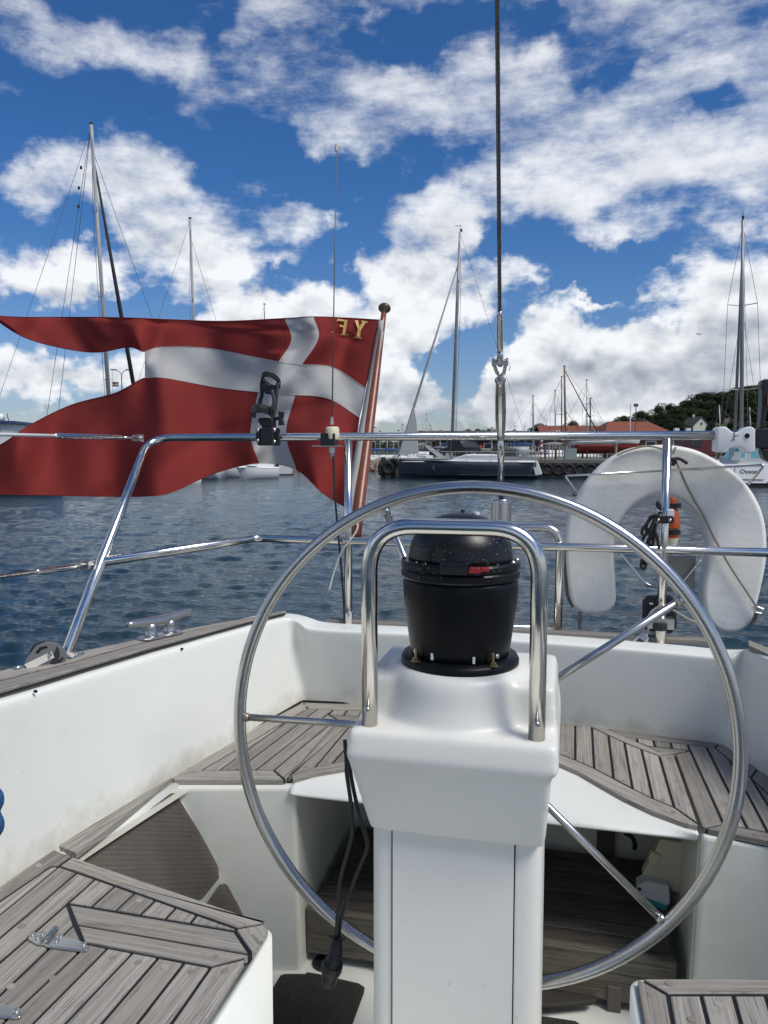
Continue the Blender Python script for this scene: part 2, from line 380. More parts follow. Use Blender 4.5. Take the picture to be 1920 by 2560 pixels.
def clip(P, a, b, d=0.0):     # keep the part left of the line a->b shifted left by d
    nx, ny = -(b[1] - a[1]), b[0] - a[0]; l = math.hypot(nx, ny); nx /= l; ny /= l
    f = lambda p: (p[0] - a[0]) * nx + (p[1] - a[1]) * ny - d
    out = []
    for i in range(len(P)):
        p, q = P[i], P[(i + 1) % len(P)]; fp, fq = f(p), f(q)
        if fp >= 0: out.append(p)
        if (fp > 0) != (fq > 0) and abs(fp - fq) > 1e-12:
            t = fp / (fp - fq); out.append((p[0] + (q[0] - p[0]) * t, p[1] + (q[1] - p[1]) * t))
    r = []
    for p in out:
        if not r or math.hypot(p[0] - r[-1][0], p[1] - r[-1][1]) > 3e-4: r.append(p)
    if len(r) > 1 and math.hypot(r[0][0] - r[-1][0], r[0][1] - r[-1][1]) < 3e-4: r.pop()
    return r
def inset(P, d):
    if area2(P) < 0: P = P[::-1]
    n = len(P); out = []
    for i in range(n):
        p0, p1, p2 = Vector(P[i - 1]), Vector(P[i]), Vector(P[(i + 1) % n])
        e1 = (p1 - p0).normalized(); e2 = (p2 - p1).normalized()
        n1 = Vector((-e1.y, e1.x)); n2 = Vector((-e2.y, e2.x)); b = n1 + n2
        if b.length < 1e-4: out.append(tuple(p1 + n1 * d)); continue
        b.normalize(); k = max(.35, b.dot(n1)); out.append(tuple(p1 + b * (d / k)))
    return out
def inside(p, P):
    c = False; n = len(P)
    for i in range(n):
        a, b = P[i], P[i - 1]
        if (a[1] > p[1]) != (b[1] > p[1]) and p[0] < (b[0] - a[0]) * (p[1] - a[1]) / (b[1] - a[1]) + a[0]: c = not c
    return c
def plank_mesh(name, P, z, th, mat, parent, gdir, ch=.0012):
    """one board: outline P in plan, top at z, grain along gdir"""
    if len(P) < 3 or abs(area2(P)) < 2e-5: return None
    if area2(P) < 0: P = P[::-1]
    I = inset(P, ch)
    if area2(I) <= 0: return None
    n = len(P)
    V = [(p[0], p[1], z - th) for p in P] + [(p[0], p[1], z - ch) for p in P] + [(p[0], p[1], z) for p in I]
    F = []
    for i in range(n):
        j = (i + 1) % n; F.append((i, j, j + n, i + n)); F.append((i + n, j + n, j + 2 * n, i + 2 * n))
    F.append(tuple(range(2 * n, 3 * n)))
    o = make(name, (V, F), mat, parent)
    g = Vector((gdir[0], gdir[1])).normalized(); me = o.data; uvl = me.uv_layers.new(name='grain')
    for lp in me.loops:
        c = V[lp.vertex_index]; uvl.data[lp.index].uv = (c[0] * g.x + c[1] * g.y, -c[0] * g.y + c[1] * g.x + c[2])
    return o
def planks(parent, poly, seams, z, th=.012, seam=.0058, mat=None, gdir=None, edge=.0028):
    """poly and seams in plan; boards between consecutive seams"""
    mat = mat or TEAK
    if area2(poly) < 0: poly = poly[::-1]
    base = inset(poly, edge)
    if gdir is None:
        if seams: a, b = seams[0]
        else: a, b = max(((poly[i - 1], poly[i]) for i in range(len(poly))), key=lambda e: math.hypot(e[0][0] - e[1][0], e[0][1] - e[1][1]))
        gdir = (b[0] - a[0], b[1] - a[1])
    res = []
    for i in range(len(seams) + 1):
        P = base
        if i > 0:
            a, b = seams[i - 1]; P = clip(P, a, b, seam / 2) if P else P
        if i < len(seams) and len(P) > 2:
            a, b = seams[i]; P = clip(P, b, a, seam / 2)
        if len(P) > 2:
            o = plank_mesh('plank', P, z + random.uniform(-.0004, .0004), th, mat, parent, gdir)
            if o: res.append(o)
    return res
def orient(seams, poly):
    """make every seam run so that the previous board lies right of it and the next left"""
    out = []
    for k, (a, b) in enumerate(seams):
        out.append((a, b))
    return out
def orient(seams):
    out = []; n = len(seams)
    if n < 2: return seams
    mid = [((a[0] + b[0]) / 2, (a[1] + b[1]) / 2) for a, b in seams]
    for k, (a, b) in enumerate(seams):
        q = mid[k + 1] if k + 1 < n else mid[k - 1]
        side = (b[0] - a[0]) * (q[1] - a[1]) - (b[1] - a[1]) * (q[0] - a[0])
        if k + 1 >= n: side = -side
        out.append((a, b) if side > 0 else (b, a))
    return out
# =============================================================== own boat: cockpit
HS, HF, VF, VT = .78, 1.250, 1.648, 2.215
ZS, ZF = H - HS, H - HF
boat = thing('sailboat_cockpit', 'white sailboat cockpit in the foreground with grey weathered teak seats and coamings', 'boat', (-.19, 1.6, .9))
def S2(p, h=HS):      # photo point to plan position on the plane h below the eye
    q = zp(p[0], p[1], h); return (q.x, q.y)
def cprof(B, T, N):
    """cross section of the coaming: B foot, T top inner edge, N outboard"""
    d = T - B
    return [B - N * .05 + Vector((0, 0, -.024)), B - N * .02 + Vector((0, 0, -.022)), B - N * .002 + Vector((0, 0, -.010)), B + d * .01 + N * .001, B + d * .25, B + d * .5, B + d * .75, B + d * .93 , B + d * .972 + N * .001, B + d * .99 + N * .004, T + N * .010,
            T + N * .020, T + N * .125, T + N * .150 + Vector((0, 0, -.03)), Vector((T.x, T.y, T.z - .45)) + N * .20, Vector((T.x, T.y, .25)) + N * .16, Vector((T.x, T.y, -.15)) + N * .05]
cols = []
nl = Vector((-1, .30, 0)).normalized()
LB = [(-900, 2744), (-500, 2508), (0, 2214), (140, 2120), (300, 2022), (440, 1938), (600, 1845), (700, 1788), (742, 1763)]
LT = [(-900, 2012), (-500, 1898), (0, 1757), (110, 1722), (243, 1680), (380, 1638), (543, 1591), (650, 1561), (700, 1547)]
def ltop(px, py):     # the coaming falls a little towards the stern
    h = .455 + (.513 - .455) * max(-.8, min(1, px / 722.)); return zp(px, py, h)
for b, t in zip(LB, LT):
    cols.append((zp(b[0], b[1], HS), ltop(*t), nl))
cB = zp(755, 1755, HS)
cols.append((zp(752, 1757, HS), zp(717, 1544, .513), (nl + Vector((0, .35, 0))).normalized()))
cols.append((zp(762, 1754, HS), zp(733, 1547, .517), Vector((-.45, .9, 0)).normalized()))
cols.append((zp(775, 1755, HS), zp(745, 1554, .523), Vector((-.2, 1, 0)).normalized()))
nt_ = Vector((0, 1, 0))
TB = [(790, 1756), (840, 1758), (900, 1762), (1050, 1773), (1200, 1787), (1400, 1805), (1600, 1832), (1740, 1850)]
TT = [(757, 1564), (775, 1572), (870, 1577), (1010, 1582), (1160, 1591), (1380, 1606), (1660, 1628), (1770, 1640)]
for b, t in zip(TB, TT):
    B = zp(b[0], b[1], HS); T = zp(t[0], t[1], .53 if t[0] < 770 else .54)
    cols.append((B, T, nt_))
for b, t, nn, hh in [((1788, 1857), (1812, 1645), (.15, 1, 0), .54), ((1806, 1861), (1833, 1641), (.45, .9, 0), .53), ((1815, 1866), (1850, 1626), (.8, .6, 0), .52), ((1826, 1874), (1862, 1618), (1, .35, 0), .513)]:
    cols.append((zp(b[0], b[1], HS), zp(t[0], t[1], hh), Vector(nn).normalized()))
nr = Vector((1, .34, 0)).normalized()
RB = [(1860, 1898), (1920, 1940), (2100, 2068), (2500, 2352)]
RT = [(1900, 1637), (1980, 1674), (2200, 1775), (2900, 2096)]
for b, t in zip(RB, RT): cols.append((zp(b[0], b[1], HS), zp(t[0], t[1], .50), nr))
V = []; 
for B, T, N_ in cols: V += cprof(B, T, N_)
npf = 17
o = make('coaming', (V, [tuple(reversed(f)) for f in grid_faces(len(cols), npf)]), GELF, boat, smooth=True); sub(o, 2)
# under-seat base moulding
c3_ = lambda x, y: (1300 + x / 2.676, 1700 + y / 2.676)
def wall_path(name, pts, z0, z1, mat, th=.02, r=.02):
    P = [Vector((p[0], p[1], 0)) for p in pts]; P = fillet(P, r, 5) if len(P) > 2 else P
    V, F = [], []
    for i, p in enumerate(P):
        V += [(p.x, p.y, z1 - .004), (p.x, p.y, z0)]
    F = [(2 * i, 2 * i + 2, 2 * i + 3, 2 * i + 1) for i in range(len(P) - 1)]
    o = make(name, (V, F), mat, boat, smooth=True)
    m = o.modifiers.new('solid', 'SOLIDIFY'); m.thickness = th; m.offset = 0; return o
ZU = ZS - .013
# sole
make('sole', box((-.19, 1.1, ZF - .02), (1.4, 2.4, .04)), GEL, boat)
# aft corner seat lockers: front faces, inner sides
uLc = S2((735, 1957))[0]; uRc = S2(c3_(1222, 1005))[0]
def plate(name, P, mat, th=.02, parent=boat, d=None, b=.006):
    P = [Vector(p) for p in P]; n = (P[1] - P[0]).cross(P[2] - P[0]).normalized()
    o = make(name, prism(P, (d or n) * th), mat, parent); 
    return bev(o, b, 3)
L0, L1 = Vector(S2((425, 1957))), Vector(S2((735, 1957))); LD = (L1 - L0).normalized(); R0, R1 = Vector(S2(c3_(1222, 1005))), Vector(S2(c3_(1655, 1078))); RD = (R1 - R0).normalized()
def onfront(px, py, P0_, D_):      # point of the vertical plane through P0_ along D_
    n = Vector((-D_.y, D_.x, 0)); P = Vector((P0_.x, P0_.y, H)); r = ray(px, py); return CAM + r * ((P - CAM).dot(n) / r.dot(n))
def fl(s, z): q = L0 + LD * s; return (q.x, q.y + .006, z)
def frr(s, z): q = R0 + RD * s; return (q.x, q.y + .006, z)
LL = (L1 - L0).length; Rf1x = .95
plate('locker_front', [fl(-.12, ZU), fl(LL, ZU), fl(LL + .012, ZF - .02), fl(-.12, ZF - .02)], GELD, .03, d=Vector((0, 1, 0)), b=.01)
plate('locker_front', [frr(0, ZU), frr(.7, ZU), frr(.7, ZF - .02), frr(-.012, ZF - .02)], GELD, .03, d=Vector((0, 1, 0)), b=.01)
plate('locker_side', [(uLc, VF + .03, ZU), (uLc - .02, 2.22, ZU), (uLc - .005, 2.22, ZF - .02), (uLc + .012, VF + .03, ZF - .02)], GELD, .02, d=Vector((-1, 0, 0)), b=.004)
plate('locker_side', [(uRc, VF + .03, ZU), (uRc + .02, 2.22, ZU), (uRc + .005, 2.22, ZF - .02), (uRc - .012, VF + .03, ZF - .02)], GELD, .02, d=Vector((1, 0, 0)), b=.004)
plate('locker_back', [(uLc - .1, 2.20, ZU), (uRc + .1, 2.20, ZU), (uRc + .1, 2.20, ZF - .02), (uLc - .1, 2.20, ZF - .02)], GELD, .02, d=Vector((0, 1, 0)), b=.002)
# aft seat deck under the planks (both corners) and helm seat are slabs of their own
def slab(name, pts, ztop, th, mat, parent, b=.004):
    P = [(p[0], p[1], ztop - th) for p in pts]
    return bev(make(name, prism(P, (0, 0, th)), mat, parent), b, 2)
c2 = crop(400, 1700, 2.765); c3 = crop(1300, 1700, 2.676); c4 = crop(1300, 2000, 2.676); c5 = crop(0, 1850, 2.183); c6 = crop(650, 1900, 2.212); c1 = crop(0, 1250, 1.843)
def T(c, *pts): return [S2(c(*p)) for p in pts]
def TL(c, *pr): return [(S2(c(*a)), S2(c(*b))) for a, b in pr]
BED = .0035
def panel(parent, c, poly, seams, bed=True, mat=None, gdir=None, edge=.0028):
    P = T(c, *poly); Sm = orient(TL(c, *seams))
    return planks(parent, P, Sm, ZS, mat=mat, gdir=gdir, edge=edge)
def bung(parent, c, *pts):
    for p in pts:
        q = S2(c(*p)); ox = (random.uniform(-.0005, .0005))
        o = make('wood_plug', lathe([(.0062, -.006), (.0062, .0003), (.0056, .0009)], (q[0], q[1], ZS + ox), 14), random.choice([PLUGA, PLUGB]), parent)
PLUGA = plain('teak_plug_pale', (.30, .275, .235), .8, bump=.3, bscale=500); PLUGB = plain('teak_plug_dark', (.20, .18, .152), .8, bump=.3, bscale=500)
def seat(outline_c, outline, name='seat_deck', d=0.0, th=.012, mat=None):
    P = T(outline_c, *outline)
    if area2(P) < 0: P = P[::-1]
    P = inset(P, .006)
    o = make(name, prism([(p[0], p[1], ZS - BED - th) for p in P], (0, 0, th)), mat or CAULK, boat); return o
# --- aft corner seat on the left of the photo
seatL = seat(c2, [(45, 672), (985, 148), (1400, 168), (1235, 275), (1140, 385), (868, 692), (92, 695)])
panel(seatL, c2, [(52, 668), (985, 152), (1022, 196), (285, 622)], [])
panel(seatL, c2, [(985, 152), (1420, 168), (1420, 212), (1022, 196)], [])
panel(seatL, c2, [(92, 692), (60, 667), (285, 622), (785, 622), (866, 692)], [])
panel(seatL, c2, [(285, 622), (1022, 196), (1195, 204), (1165, 237), (1236, 276), (1136, 385), (868, 690), (785, 622)],
      [((410, 620), (945, 237)), ((540, 615), (1090, 200)), ((660, 620), (1180, 215)), ((785, 622), (1225, 262))], gdir=None)
panel(seatL, c2, [(1195, 204), (1440, 212), (1440, 250), (1340, 248), (1165, 237)], [((1270, 240), (1295, 206)), ((1372, 250), (1392, 210))])
panel(seatL, c2, [(1165, 237), (1340, 248), (1420, 252), (1420, 330), (1300, 318), (1236, 276)], [((1236, 276), (1430, 290))])
bung(seatL, c2, (748, 598), (210, 610), (495, 600), (1000, 175))
# --- helm seat, a removable curved lid
helm = thing('helm_seat', 'curved removable teak helm seat with white front edge behind the steering pedestal', 'seat', (-.19, 1.9, ZS - .1))
hf_px = [c2(912, 690), c2(1070, 645), c2(1275, 610), (930, 1905), (1020, 1890), (1150, 1880), (1280, 1885), c3(150, 500), c3(250, 552), c3(400, 618), c3(550, 705), c3(700, 790), c3(900, 885), c3(1100, 958), c3(1192, 985)]
hb_px = [c3(1032, 492), c3(930, 486), c3(850, 440), c3(700, 378), c3(530, 300), c3(400, 245), c3(270, 205), (1330, 1766), (1200, 1764), (1050, 1768), (930, 1775), c2(1440, 250), c2(1340, 250), c2(1242, 278)]
hF = [S2(p) for p in hf_px]; hB = [S2(p) for p in hb_px]
hF2 = [tuple(v)[:2] for v in catm([(p[0], p[1], 0) for p in hF], 4)]
hB2 = [tuple(v)[:2] for v in catm([(p[0], p[1], 0) for p in hB], 4)]
lid = make('seat_lid', prism([(p[0], p[1], ZS - BED - .010) for p in (lambda Q: inset(Q if area2(Q) > 0 else Q[::-1], .006))(hF2 + hB2)], (0, 0, .010)), CAULK, helm)
# fascia: from the curved top edge down to a straight lower edge
V, F = [], []; n = len(hF2)
x0, x1 = hF2[0][0], hF2[-1][0]
zl = yp(c2(915, 790)[0], c2(915, 790)[1], VF).z
for i, p in enumerate(hF2):
    t = (p[0] - x0) / (x1 - x0); q = Vector((p[0], p[1] - .002, ZS - .011)); e = Vector((x0 + .002 + t * (x1 - x0 - .004), VF - .002, zl))
    e.y = min(e.y, q.y + .012)
    V += [q + Vector((0, .02, .0)), q, q + (e - q) * .06 + Vector((0, -.006, 0)), q + (e - q) * .3 + Vector((0, -.005, 0)), q + (e - q) * .85 + Vector((0, -.002, 0)), e, e + Vector((0, .006, -.006)), e + Vector((0, .03, -.004)), q + Vector((0, .05, -.03))]
o = make('fascia', (V, [tuple(reversed(f)) for f in grid_faces(n, 9)]), GEL, helm, smooth=True)
m = o.modifiers.new('solid', 'SOLIDIFY'); m.thickness = .004; m.offset = -1
edgeF = T(c3, (150, 448), (255, 492), (370, 535), (495, 590), (625, 658), (755, 728), (890, 793), (1035, 853), (1195, 965))
def strip2(parent, outer, inner, mat=None):   # border board between two curves, cut in boards
    P = outer + inner[::-1]; g = (outer[-1][0] - outer[0][0], outer[-1][1] - outer[0][1])
    if area2(P) < 0: P = P[::-1]
    return plank_mesh('border_board', inset(P, .0022), ZS, .012, mat or TEAK, parent, g)
outF = T(c3, (150, 500), (250, 552), (400, 618), (550, 705), (700, 790), (900, 885), (1100, 958), (1190, 980))
strip2(lid, outF, edgeF)
inB = T(c3, (258, 232), (370, 266), (480, 316), (590, 366), (700, 418), (815, 464), (930, 507), (1030, 492))
outB = T(c3, (262, 203), (400, 245), (530, 300), (700, 378), (850, 440), (930, 478), (1026, 486))
strip2(lid, outB, inB)
fld = [(-60, 190), (100, 205), (258, 232), (370, 266), (480, 316), (590, 366), (700, 418), (815, 464), (930, 507), (1032, 494), (1194, 962), (1035, 853), (890, 793), (755, 728), (625, 658), (495, 590), (370, 535), (255, 492), (150, 448), (-60, 400)]
panel(lid, c3, fld, [((40, 200), (-10, 420)), ((155, 210), (125, 440)), ((262, 230), (250, 492)), ((370, 262), (368, 532)), ((480, 314), (495, 590)), ((590, 364), (625, 656)), ((698, 417), (752, 726)), ((812, 464), (888, 792)), ((931, 508), (1031, 852))])
# left end of the helm seat
edL = T(c2, (905, 662), (1070, 600), (1275, 556), (1420, 545)); ouL = T(c2, (915, 688), (1070, 645), (1275, 610), (1420, 590))
strip2(lid, ouL, edL)
panel(lid, c2, [(880, 682), (1145, 388), (1240, 280), (1440, 300), (1440, 540), (1275, 556), (1070, 600), (903, 662)], [((1072, 600), (1315, 312)), ((1195, 570), (1400, 330)), ((1320, 552), (1440, 400))])
bung(lid, c2, (1008, 603), (1152, 566), (1248, 322)); bung(lid, c3, (300, 490), (440, 548), (690, 675), (955, 803), (1030, 885), (990, 524))
# --- aft corner seat on the right
seatR = seat(c3, [(530, 298), (1355, 404), (1455, 468), (1900, 700), (2000, 1178), (1650, 1077), (1262, 1000), (1215, 985), (1040, 490), (850, 438)])
panel(seatR, c3, [(535, 302), (1355, 410), (1305, 452), (690, 378)], [])
panel(seatR, c3, [(1355, 410), (1455, 472), (1900, 730), (1900, 860), (1660, 760), (1545, 652), (1305, 452)], [((1545, 652), (1620, 540))])
panel(seatR, c3, [(1262, 998), (1240, 990), (1362, 962), (1520, 990), (1665, 1020), (2000, 1110), (2000, 1180), (1650, 1075)], [])
panel(seatR, c3, [(1036, 494), (1137, 472), (1120, 430), (1305, 452), (1545, 652), (1660, 760), (1900, 860), (2000, 1110), (1665, 1020), (1520, 990), (1362, 962), (1240, 990), (1208, 975)],
      [((1140, 470), (1358, 956)), ((1250, 450), (1520, 990)), ((1410, 545), (1655, 1015)), ((1545, 652), (1800, 1060)), ((1665, 765), (1950, 1100))])
panel(seatR, c3, [(690, 378), (1120, 430), (1135, 468), (845, 438)], [((780, 385), (790, 430)), ((890, 398), (903, 445)), ((1005, 412), (1018, 458))])
panel(seatR, c3, [(845, 440), (1135, 470), (1034, 492), (930, 480)], [])
bung(seatR, c3, (995, 524), (1130, 955), (1400, 1000), (1580, 1035))
# --- side seat at the lower left
seatA = seat(c5, [(-420, 1110), (290, 585), (398, 628), (1462, 998), (1474, 1026), (1378, 1176), (1350, 1188), (884, 1920), (-500, 1920)])
panel(seatA, c5, [(-420, 1090), (290, 590), (395, 630), (320, 683), (270, 690), (240, 712), (-420, 1160)], [])
panel(seatA, c5, [(-420, 1168), (245, 710), (275, 692), (320, 687), (520, 755), (368, 889), (-420, 1572)], [((-420, 1291), (320, 690)), ((-420, 1428), (420, 722))])
panel(seatA, c5, [(398, 633), (1462, 998), (1440, 1000), (1290, 1024), (520, 753), (322, 686)], [])
panel(seatA, c5, [(1290, 1026), (1440, 1000), (1466, 1002), (1472, 1028), (1376, 1170), (1286, 1042)], [])
panel(seatA, c5, [(520, 755), (1290, 1026), (1285, 1040), (370, 888)], [((625, 795), (500, 905)), ((735, 833), (627, 932)), ((845, 873), (765, 950)), ((960, 912), (900, 975)), ((1075, 950), (1035, 998))])
panel(seatA, c5, [(370, 891), (1284, 1043), (1370, 1172), (1345, 1184), (1150, 1235), (456, 1105)], [((405, 1003), (1370, 1170))])
panel(seatA, c5, [(367, 892), (405, 1003), (-420, 1782), (-420, 1578)], [])
panel(seatA, c5, [(405, 1004), (455, 1107), (1150, 1237), (1348, 1187), (880, 1920), (-420, 1920), (-420, 1790)],
      [((480, 1108), (-120, 1670)), ((588, 1132), (-90, 1815)), ((722, 1160), (0, 1915)), ((862, 1186), (230, 1915)), ((1005, 1212), (460, 1915)), ((1147, 1240), (720, 1850))])
bung(seatA, c5, (405, 565 + 5), (545, 800), (760, 875), (995, 960), (1375, 1048), (615, 1190), (755, 1215), (900, 1240), (1045, 1265), (1228, 1259), (1175, 1185), (210, 682), (120, 1015), (290, 1300), (60, 1345))
# side box of the left seat
wp = T(c5, (250, 640), (398, 634), (1464, 1003), (1476, 1032), (1382, 1192), (905, 1930))
wall_path('seat_box', [Vector((p[0] - .002, p[1] - .002, 0)) for p in wp], ZF - .01, ZU + .004, GEL, .012, .012)
lw = [Vector((p[0] + .008, p[1], 0)) for p in T(c5, (1345, 1215), (905, 1905))]
0 and wall_path('locker_lid_edge', lw, ZS - .055, ZU + .002, GEL, .010, .01)
# --- lower right side seat
seatB = seat(c4, [(772, 1200), (797, 1183), (2300, 1185), (2300, 1700), (860, 1700)])
panel(seatB, c4, [(797, 1186), (2300, 1188), (2300, 1296), (990, 1297)], [])
panel(seatB, c4, [(773, 1203), (794, 1188), (987, 1300), (1060, 1700), (860, 1700)], [])
panel(seatB, c4, [(990, 1300), (2300, 1300), (2300, 1700), (1062, 1700)], [((1210, 1300), (1310, 1700)), ((1425, 1300), (1535, 1700)), ((1640, 1300), (1760, 1700)), ((1860, 1300), (1985, 1700))])
bung(seatB, c4, (882, 1303), (1000, 1228), (1328, 1365), (1150, 1470))
wpB = T(c4, (850, 1720), (764, 1210), (796, 1176), (2350, 1176))
wall_path('seat_box', wpB, ZF - .01, ZU + .006, GEL, .012, .02)
# --- cockpit side between seat and sole, with its rim
A = onfront(431, 1964, L0, LD); Bq = onfront(560, 2215, L0, LD); Dq = (Bq - A).normalized(); C_ = A + Dq * ((ZF - A.z) / Dq.z)
cd = (zp(150, 2135, HS) - zp(430, 1960, HS)).normalized()
def rim(s): return [A + cd * s + Vector((-.11, 0, -.004)), A + cd * s + Vector((-.03, 0, -.004)), A + cd * s + Vector((-.004, 0, -.001)), A + cd * s + Dq * .008 + Vector((.004, 0, 0)), A + cd * s + Dq * .03, A + cd * s + Dq * ((ZF - A.z) / Dq.z)]
V = []
for s in (-.02, .2, .6, 1.4): V += rim(s)
o = make('cockpit_side', (V, [tuple(reversed(f)) for f in grid_faces(4, 6)]), GEL, boat, smooth=True)
m = o.modifiers.new('solid', 'SOLIDIFY'); m.thickness = .01; m.offset = 1
# mirror on the right (mostly hidden)
Ar = Vector((2 * -.19 - A.x, A.y, A.z)); 
V = []
for s in (-.02, .2, .6, 1.4): V += [Vector((2 * -.19 - q.x, q.y, q.z)) for q in rim(s)]
o = make('cockpit_side', (V, grid_faces(4, 6)), GEL, boat, smooth=True)
# thin loose plank beside the coaming
tp = T(c5, (303, 577), (415, 620), (946, 212), (925, 199))
plank_mesh('plank', inset(tp if area2(tp) > 0 else tp[::-1], .001), ZS + .002, .014, TEAK, boat, (tp[3][0] - tp[0][0], tp[3][1] - tp[0][1]))
# caulk line between coaming and seats
cl = [zp(*p, HS - .003) for p in [c5(305, 573), c5(925, 192), c2(985, 146), c2(1345, 160)]]
make('caulk_bead', tube(cl, .0035, 6), CAULK, boat)
# --- non-slip mats: brown rubber with raised squares
MATM = plain('brown_rubber_mat', (.098, .084, .070), .75, var=.25, scale=14, bump=.3, bscale=220)
MATD = plain('dark_rubber_mat', (.030, .027, .023), .75, var=.25, scale=14, bump=.3, bscale=220)
def nonslip(origin, ex, ey, poly3, mat, pitch=.0108, rot=0.0, lift=0.0):
    ex = Vector(ex).normalized(); n = ex.cross(Vector(ey)).normalized(); ey = n.cross(ex)
    if n.dot(CAM - Vector(poly3[0])) < 0: n = -n
    P = [((p - origin).dot(ex), (p - origin).dot(ey)) for p in poly3]
    if area2(P) < 0: P = P[::-1]
    o = make('non_slip_mat', prism([origin + ex * a + ey * b + n * (.0005 + lift) for a, b in P], n * .002), mat, boat)
    xs = [p[0] for p in P]; ys = [p[1] for p in P]; I = inset(P, pitch * .5); V, F = [], []
    cx, cy = (min(xs) + max(xs)) / 2, (min(ys) + max(ys)) / 2; R_ = max(max(xs) - min(xs), max(ys) - min(ys)) * .75; k = int(R_ / pitch) + 1
    cr, sr = math.cos(rot), math.sin(rot)
    for i in range(-k, k + 1):
        for j in range(-k, k + 1):
            a0_, b0_ = (i + (.5 if j % 2 else 0)) * pitch, j * pitch * .92
            a, b = cx + a0_ * cr - b0_ * sr, cy + a0_ * sr + b0_ * cr
            if not inside((a, b), I): continue
            q = len(V)
            for (s_, hh) in ((.37, .0025), (.30, .0040)):
                for u_, w_ in ((-1, -1), (1, -1), (1, 1), (-1, 1)):
                    du, dw = u_ * s_ * pitch, w_ * s_ * pitch * .85
                    V.append(origin + ex * (a + du * cr - dw * sr) + ey * (b + du * sr + dw * cr) + n * (hh + lift))
            F += [(q + 4, q + 5, q + 6, q + 7)] + [(q + t, q + (t + 1) % 4, q + 4 + (t + 1) % 4, q + 4 + t) for t in range(4)]
    if V: make('mat_studs', (V, F), mat, boat, kind='stuff')
def on_plane(px, py, O, n):
    r = ray(px, py); return CAM + r * ((O - CAM).dot(n) / r.dot(n))
ns = cd.cross(Dq).normalized()
m1 = [on_plane(*c5(*p), A, ns) for p in [(925, 293), (950, 292), (975, 330), (1080, 500), (1185, 690), (1190, 755), (1105, 860), (1000, 930), (700, 1000), (300, 830), (465, 655), (480, 620), (675, 490)]]
dirx = (on_plane(*c5(1000, 640), A, ns) - on_plane(*c5(700, 640), A, ns)).normalized()
dup_ = on_plane(*c5(850, 500), A, ns) - on_plane(*c5(850, 640), A, ns)
nonslip(A, dirx, dup_, m1, MATM, lift=.0012)
m2 = [on_plane(*c5(*p), A, ns) for p in [(1222, 786), (1240, 800), (1285, 870), (1320, 960), (1300, 1100), (1000, 1000), (1130, 885), (1195, 790)]]
nonslip(A, dirx, dup_, m2, MATM, lift=.0012)
m3 = [zp(*c6(*p), HF - .001) for p in [(65, 1275), (115, 1195), (140, 1188), (250, 1188), (262, 1178), (330, 1190), (545, 1240), (578, 1262), (575, 1290), (505, 1480), (430, 1700), (-200, 1700), (20, 1350)]]
nonslip(m3[0], m3[6] - m3[0], m3[-1] - m3[0], m3, MATD, rot=.78)
m4 = [zp(*c4(*p), HF - .001) for p in [(60, 1440), (150, 1452), (370, 1485), (420, 1520), (420, 1640), (-200, 1600), (-200, 1420)]]
nonslip(m4[0], m4[2] - m4[0], m4[4] - m4[0], m4, MATD, rot=.78)
# --- teak step platform under the helm seat
plat = make('platform_board', (lambda a, b: hexa([Vector((a.x, a.y, ZF + .022)), Vector((b.x, a.y, ZF + .022)), Vector((b.x, a.y + .022, ZF + .022)), Vector((a.x, a.y + .022, ZF + .022)),
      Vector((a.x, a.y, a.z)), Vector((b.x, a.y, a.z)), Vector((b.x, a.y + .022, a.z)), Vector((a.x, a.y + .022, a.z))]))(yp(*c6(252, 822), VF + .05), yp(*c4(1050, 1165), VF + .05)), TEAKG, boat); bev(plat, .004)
uvl = plat.data.uv_layers.new(name='grain')
for lp in plat.data.loops:
    c = plat.data.vertices[lp.vertex_index].co; uvl.data[lp.index].uv = (c.x, c.z + c.y)
pz = yp(*c6(252, 822), VF + .05).z
xa, xb = yp(*c6(252, 822), VF + .05).x, yp(*c4(1050, 1165), VF + .05).x
for i in range(8):
    y0 = VF + .076 + i * .052
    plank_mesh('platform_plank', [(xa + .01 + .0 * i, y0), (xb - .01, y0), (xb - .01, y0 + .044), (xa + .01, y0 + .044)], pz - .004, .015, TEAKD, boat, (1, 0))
for x in (xa + .2, xb - .13): bev(make('platform_foot', box((x, VF + .06, ZF + .03), (.03, .03, .06)), TEAKD, boat))
# locker door frame on the back wall
fb = 2.198
def fr(px, py): return yp(px, py, fb)
x0_, x1_ = fr(1300, 2100).x - .35, fr(1535, 2130).x; zt, zb = ZU - .01, fr(1500, 2190).z
w_ = .048
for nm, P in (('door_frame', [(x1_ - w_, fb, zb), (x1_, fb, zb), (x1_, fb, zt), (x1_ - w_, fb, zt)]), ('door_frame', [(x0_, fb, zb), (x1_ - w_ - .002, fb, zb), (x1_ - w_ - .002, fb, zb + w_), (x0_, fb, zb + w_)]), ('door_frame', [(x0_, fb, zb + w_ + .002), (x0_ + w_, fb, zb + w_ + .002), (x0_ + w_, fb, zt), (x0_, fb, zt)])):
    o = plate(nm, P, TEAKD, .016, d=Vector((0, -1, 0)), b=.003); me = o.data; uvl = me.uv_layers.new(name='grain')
    for lp in me.loops:
        c = me.vertices[lp.vertex_index].co; uvl.data[lp.index].uv = (c.x, c.z)
plate('locker_door', [(x0_ + w_, fb, zb + w_), (x1_ - w_, fb, zb + w_), (x1_ - w_, fb, zt), (x0_ + w_, fb, zt)], GELD, .006, d=Vector((0, -1, 0)), b=.001)
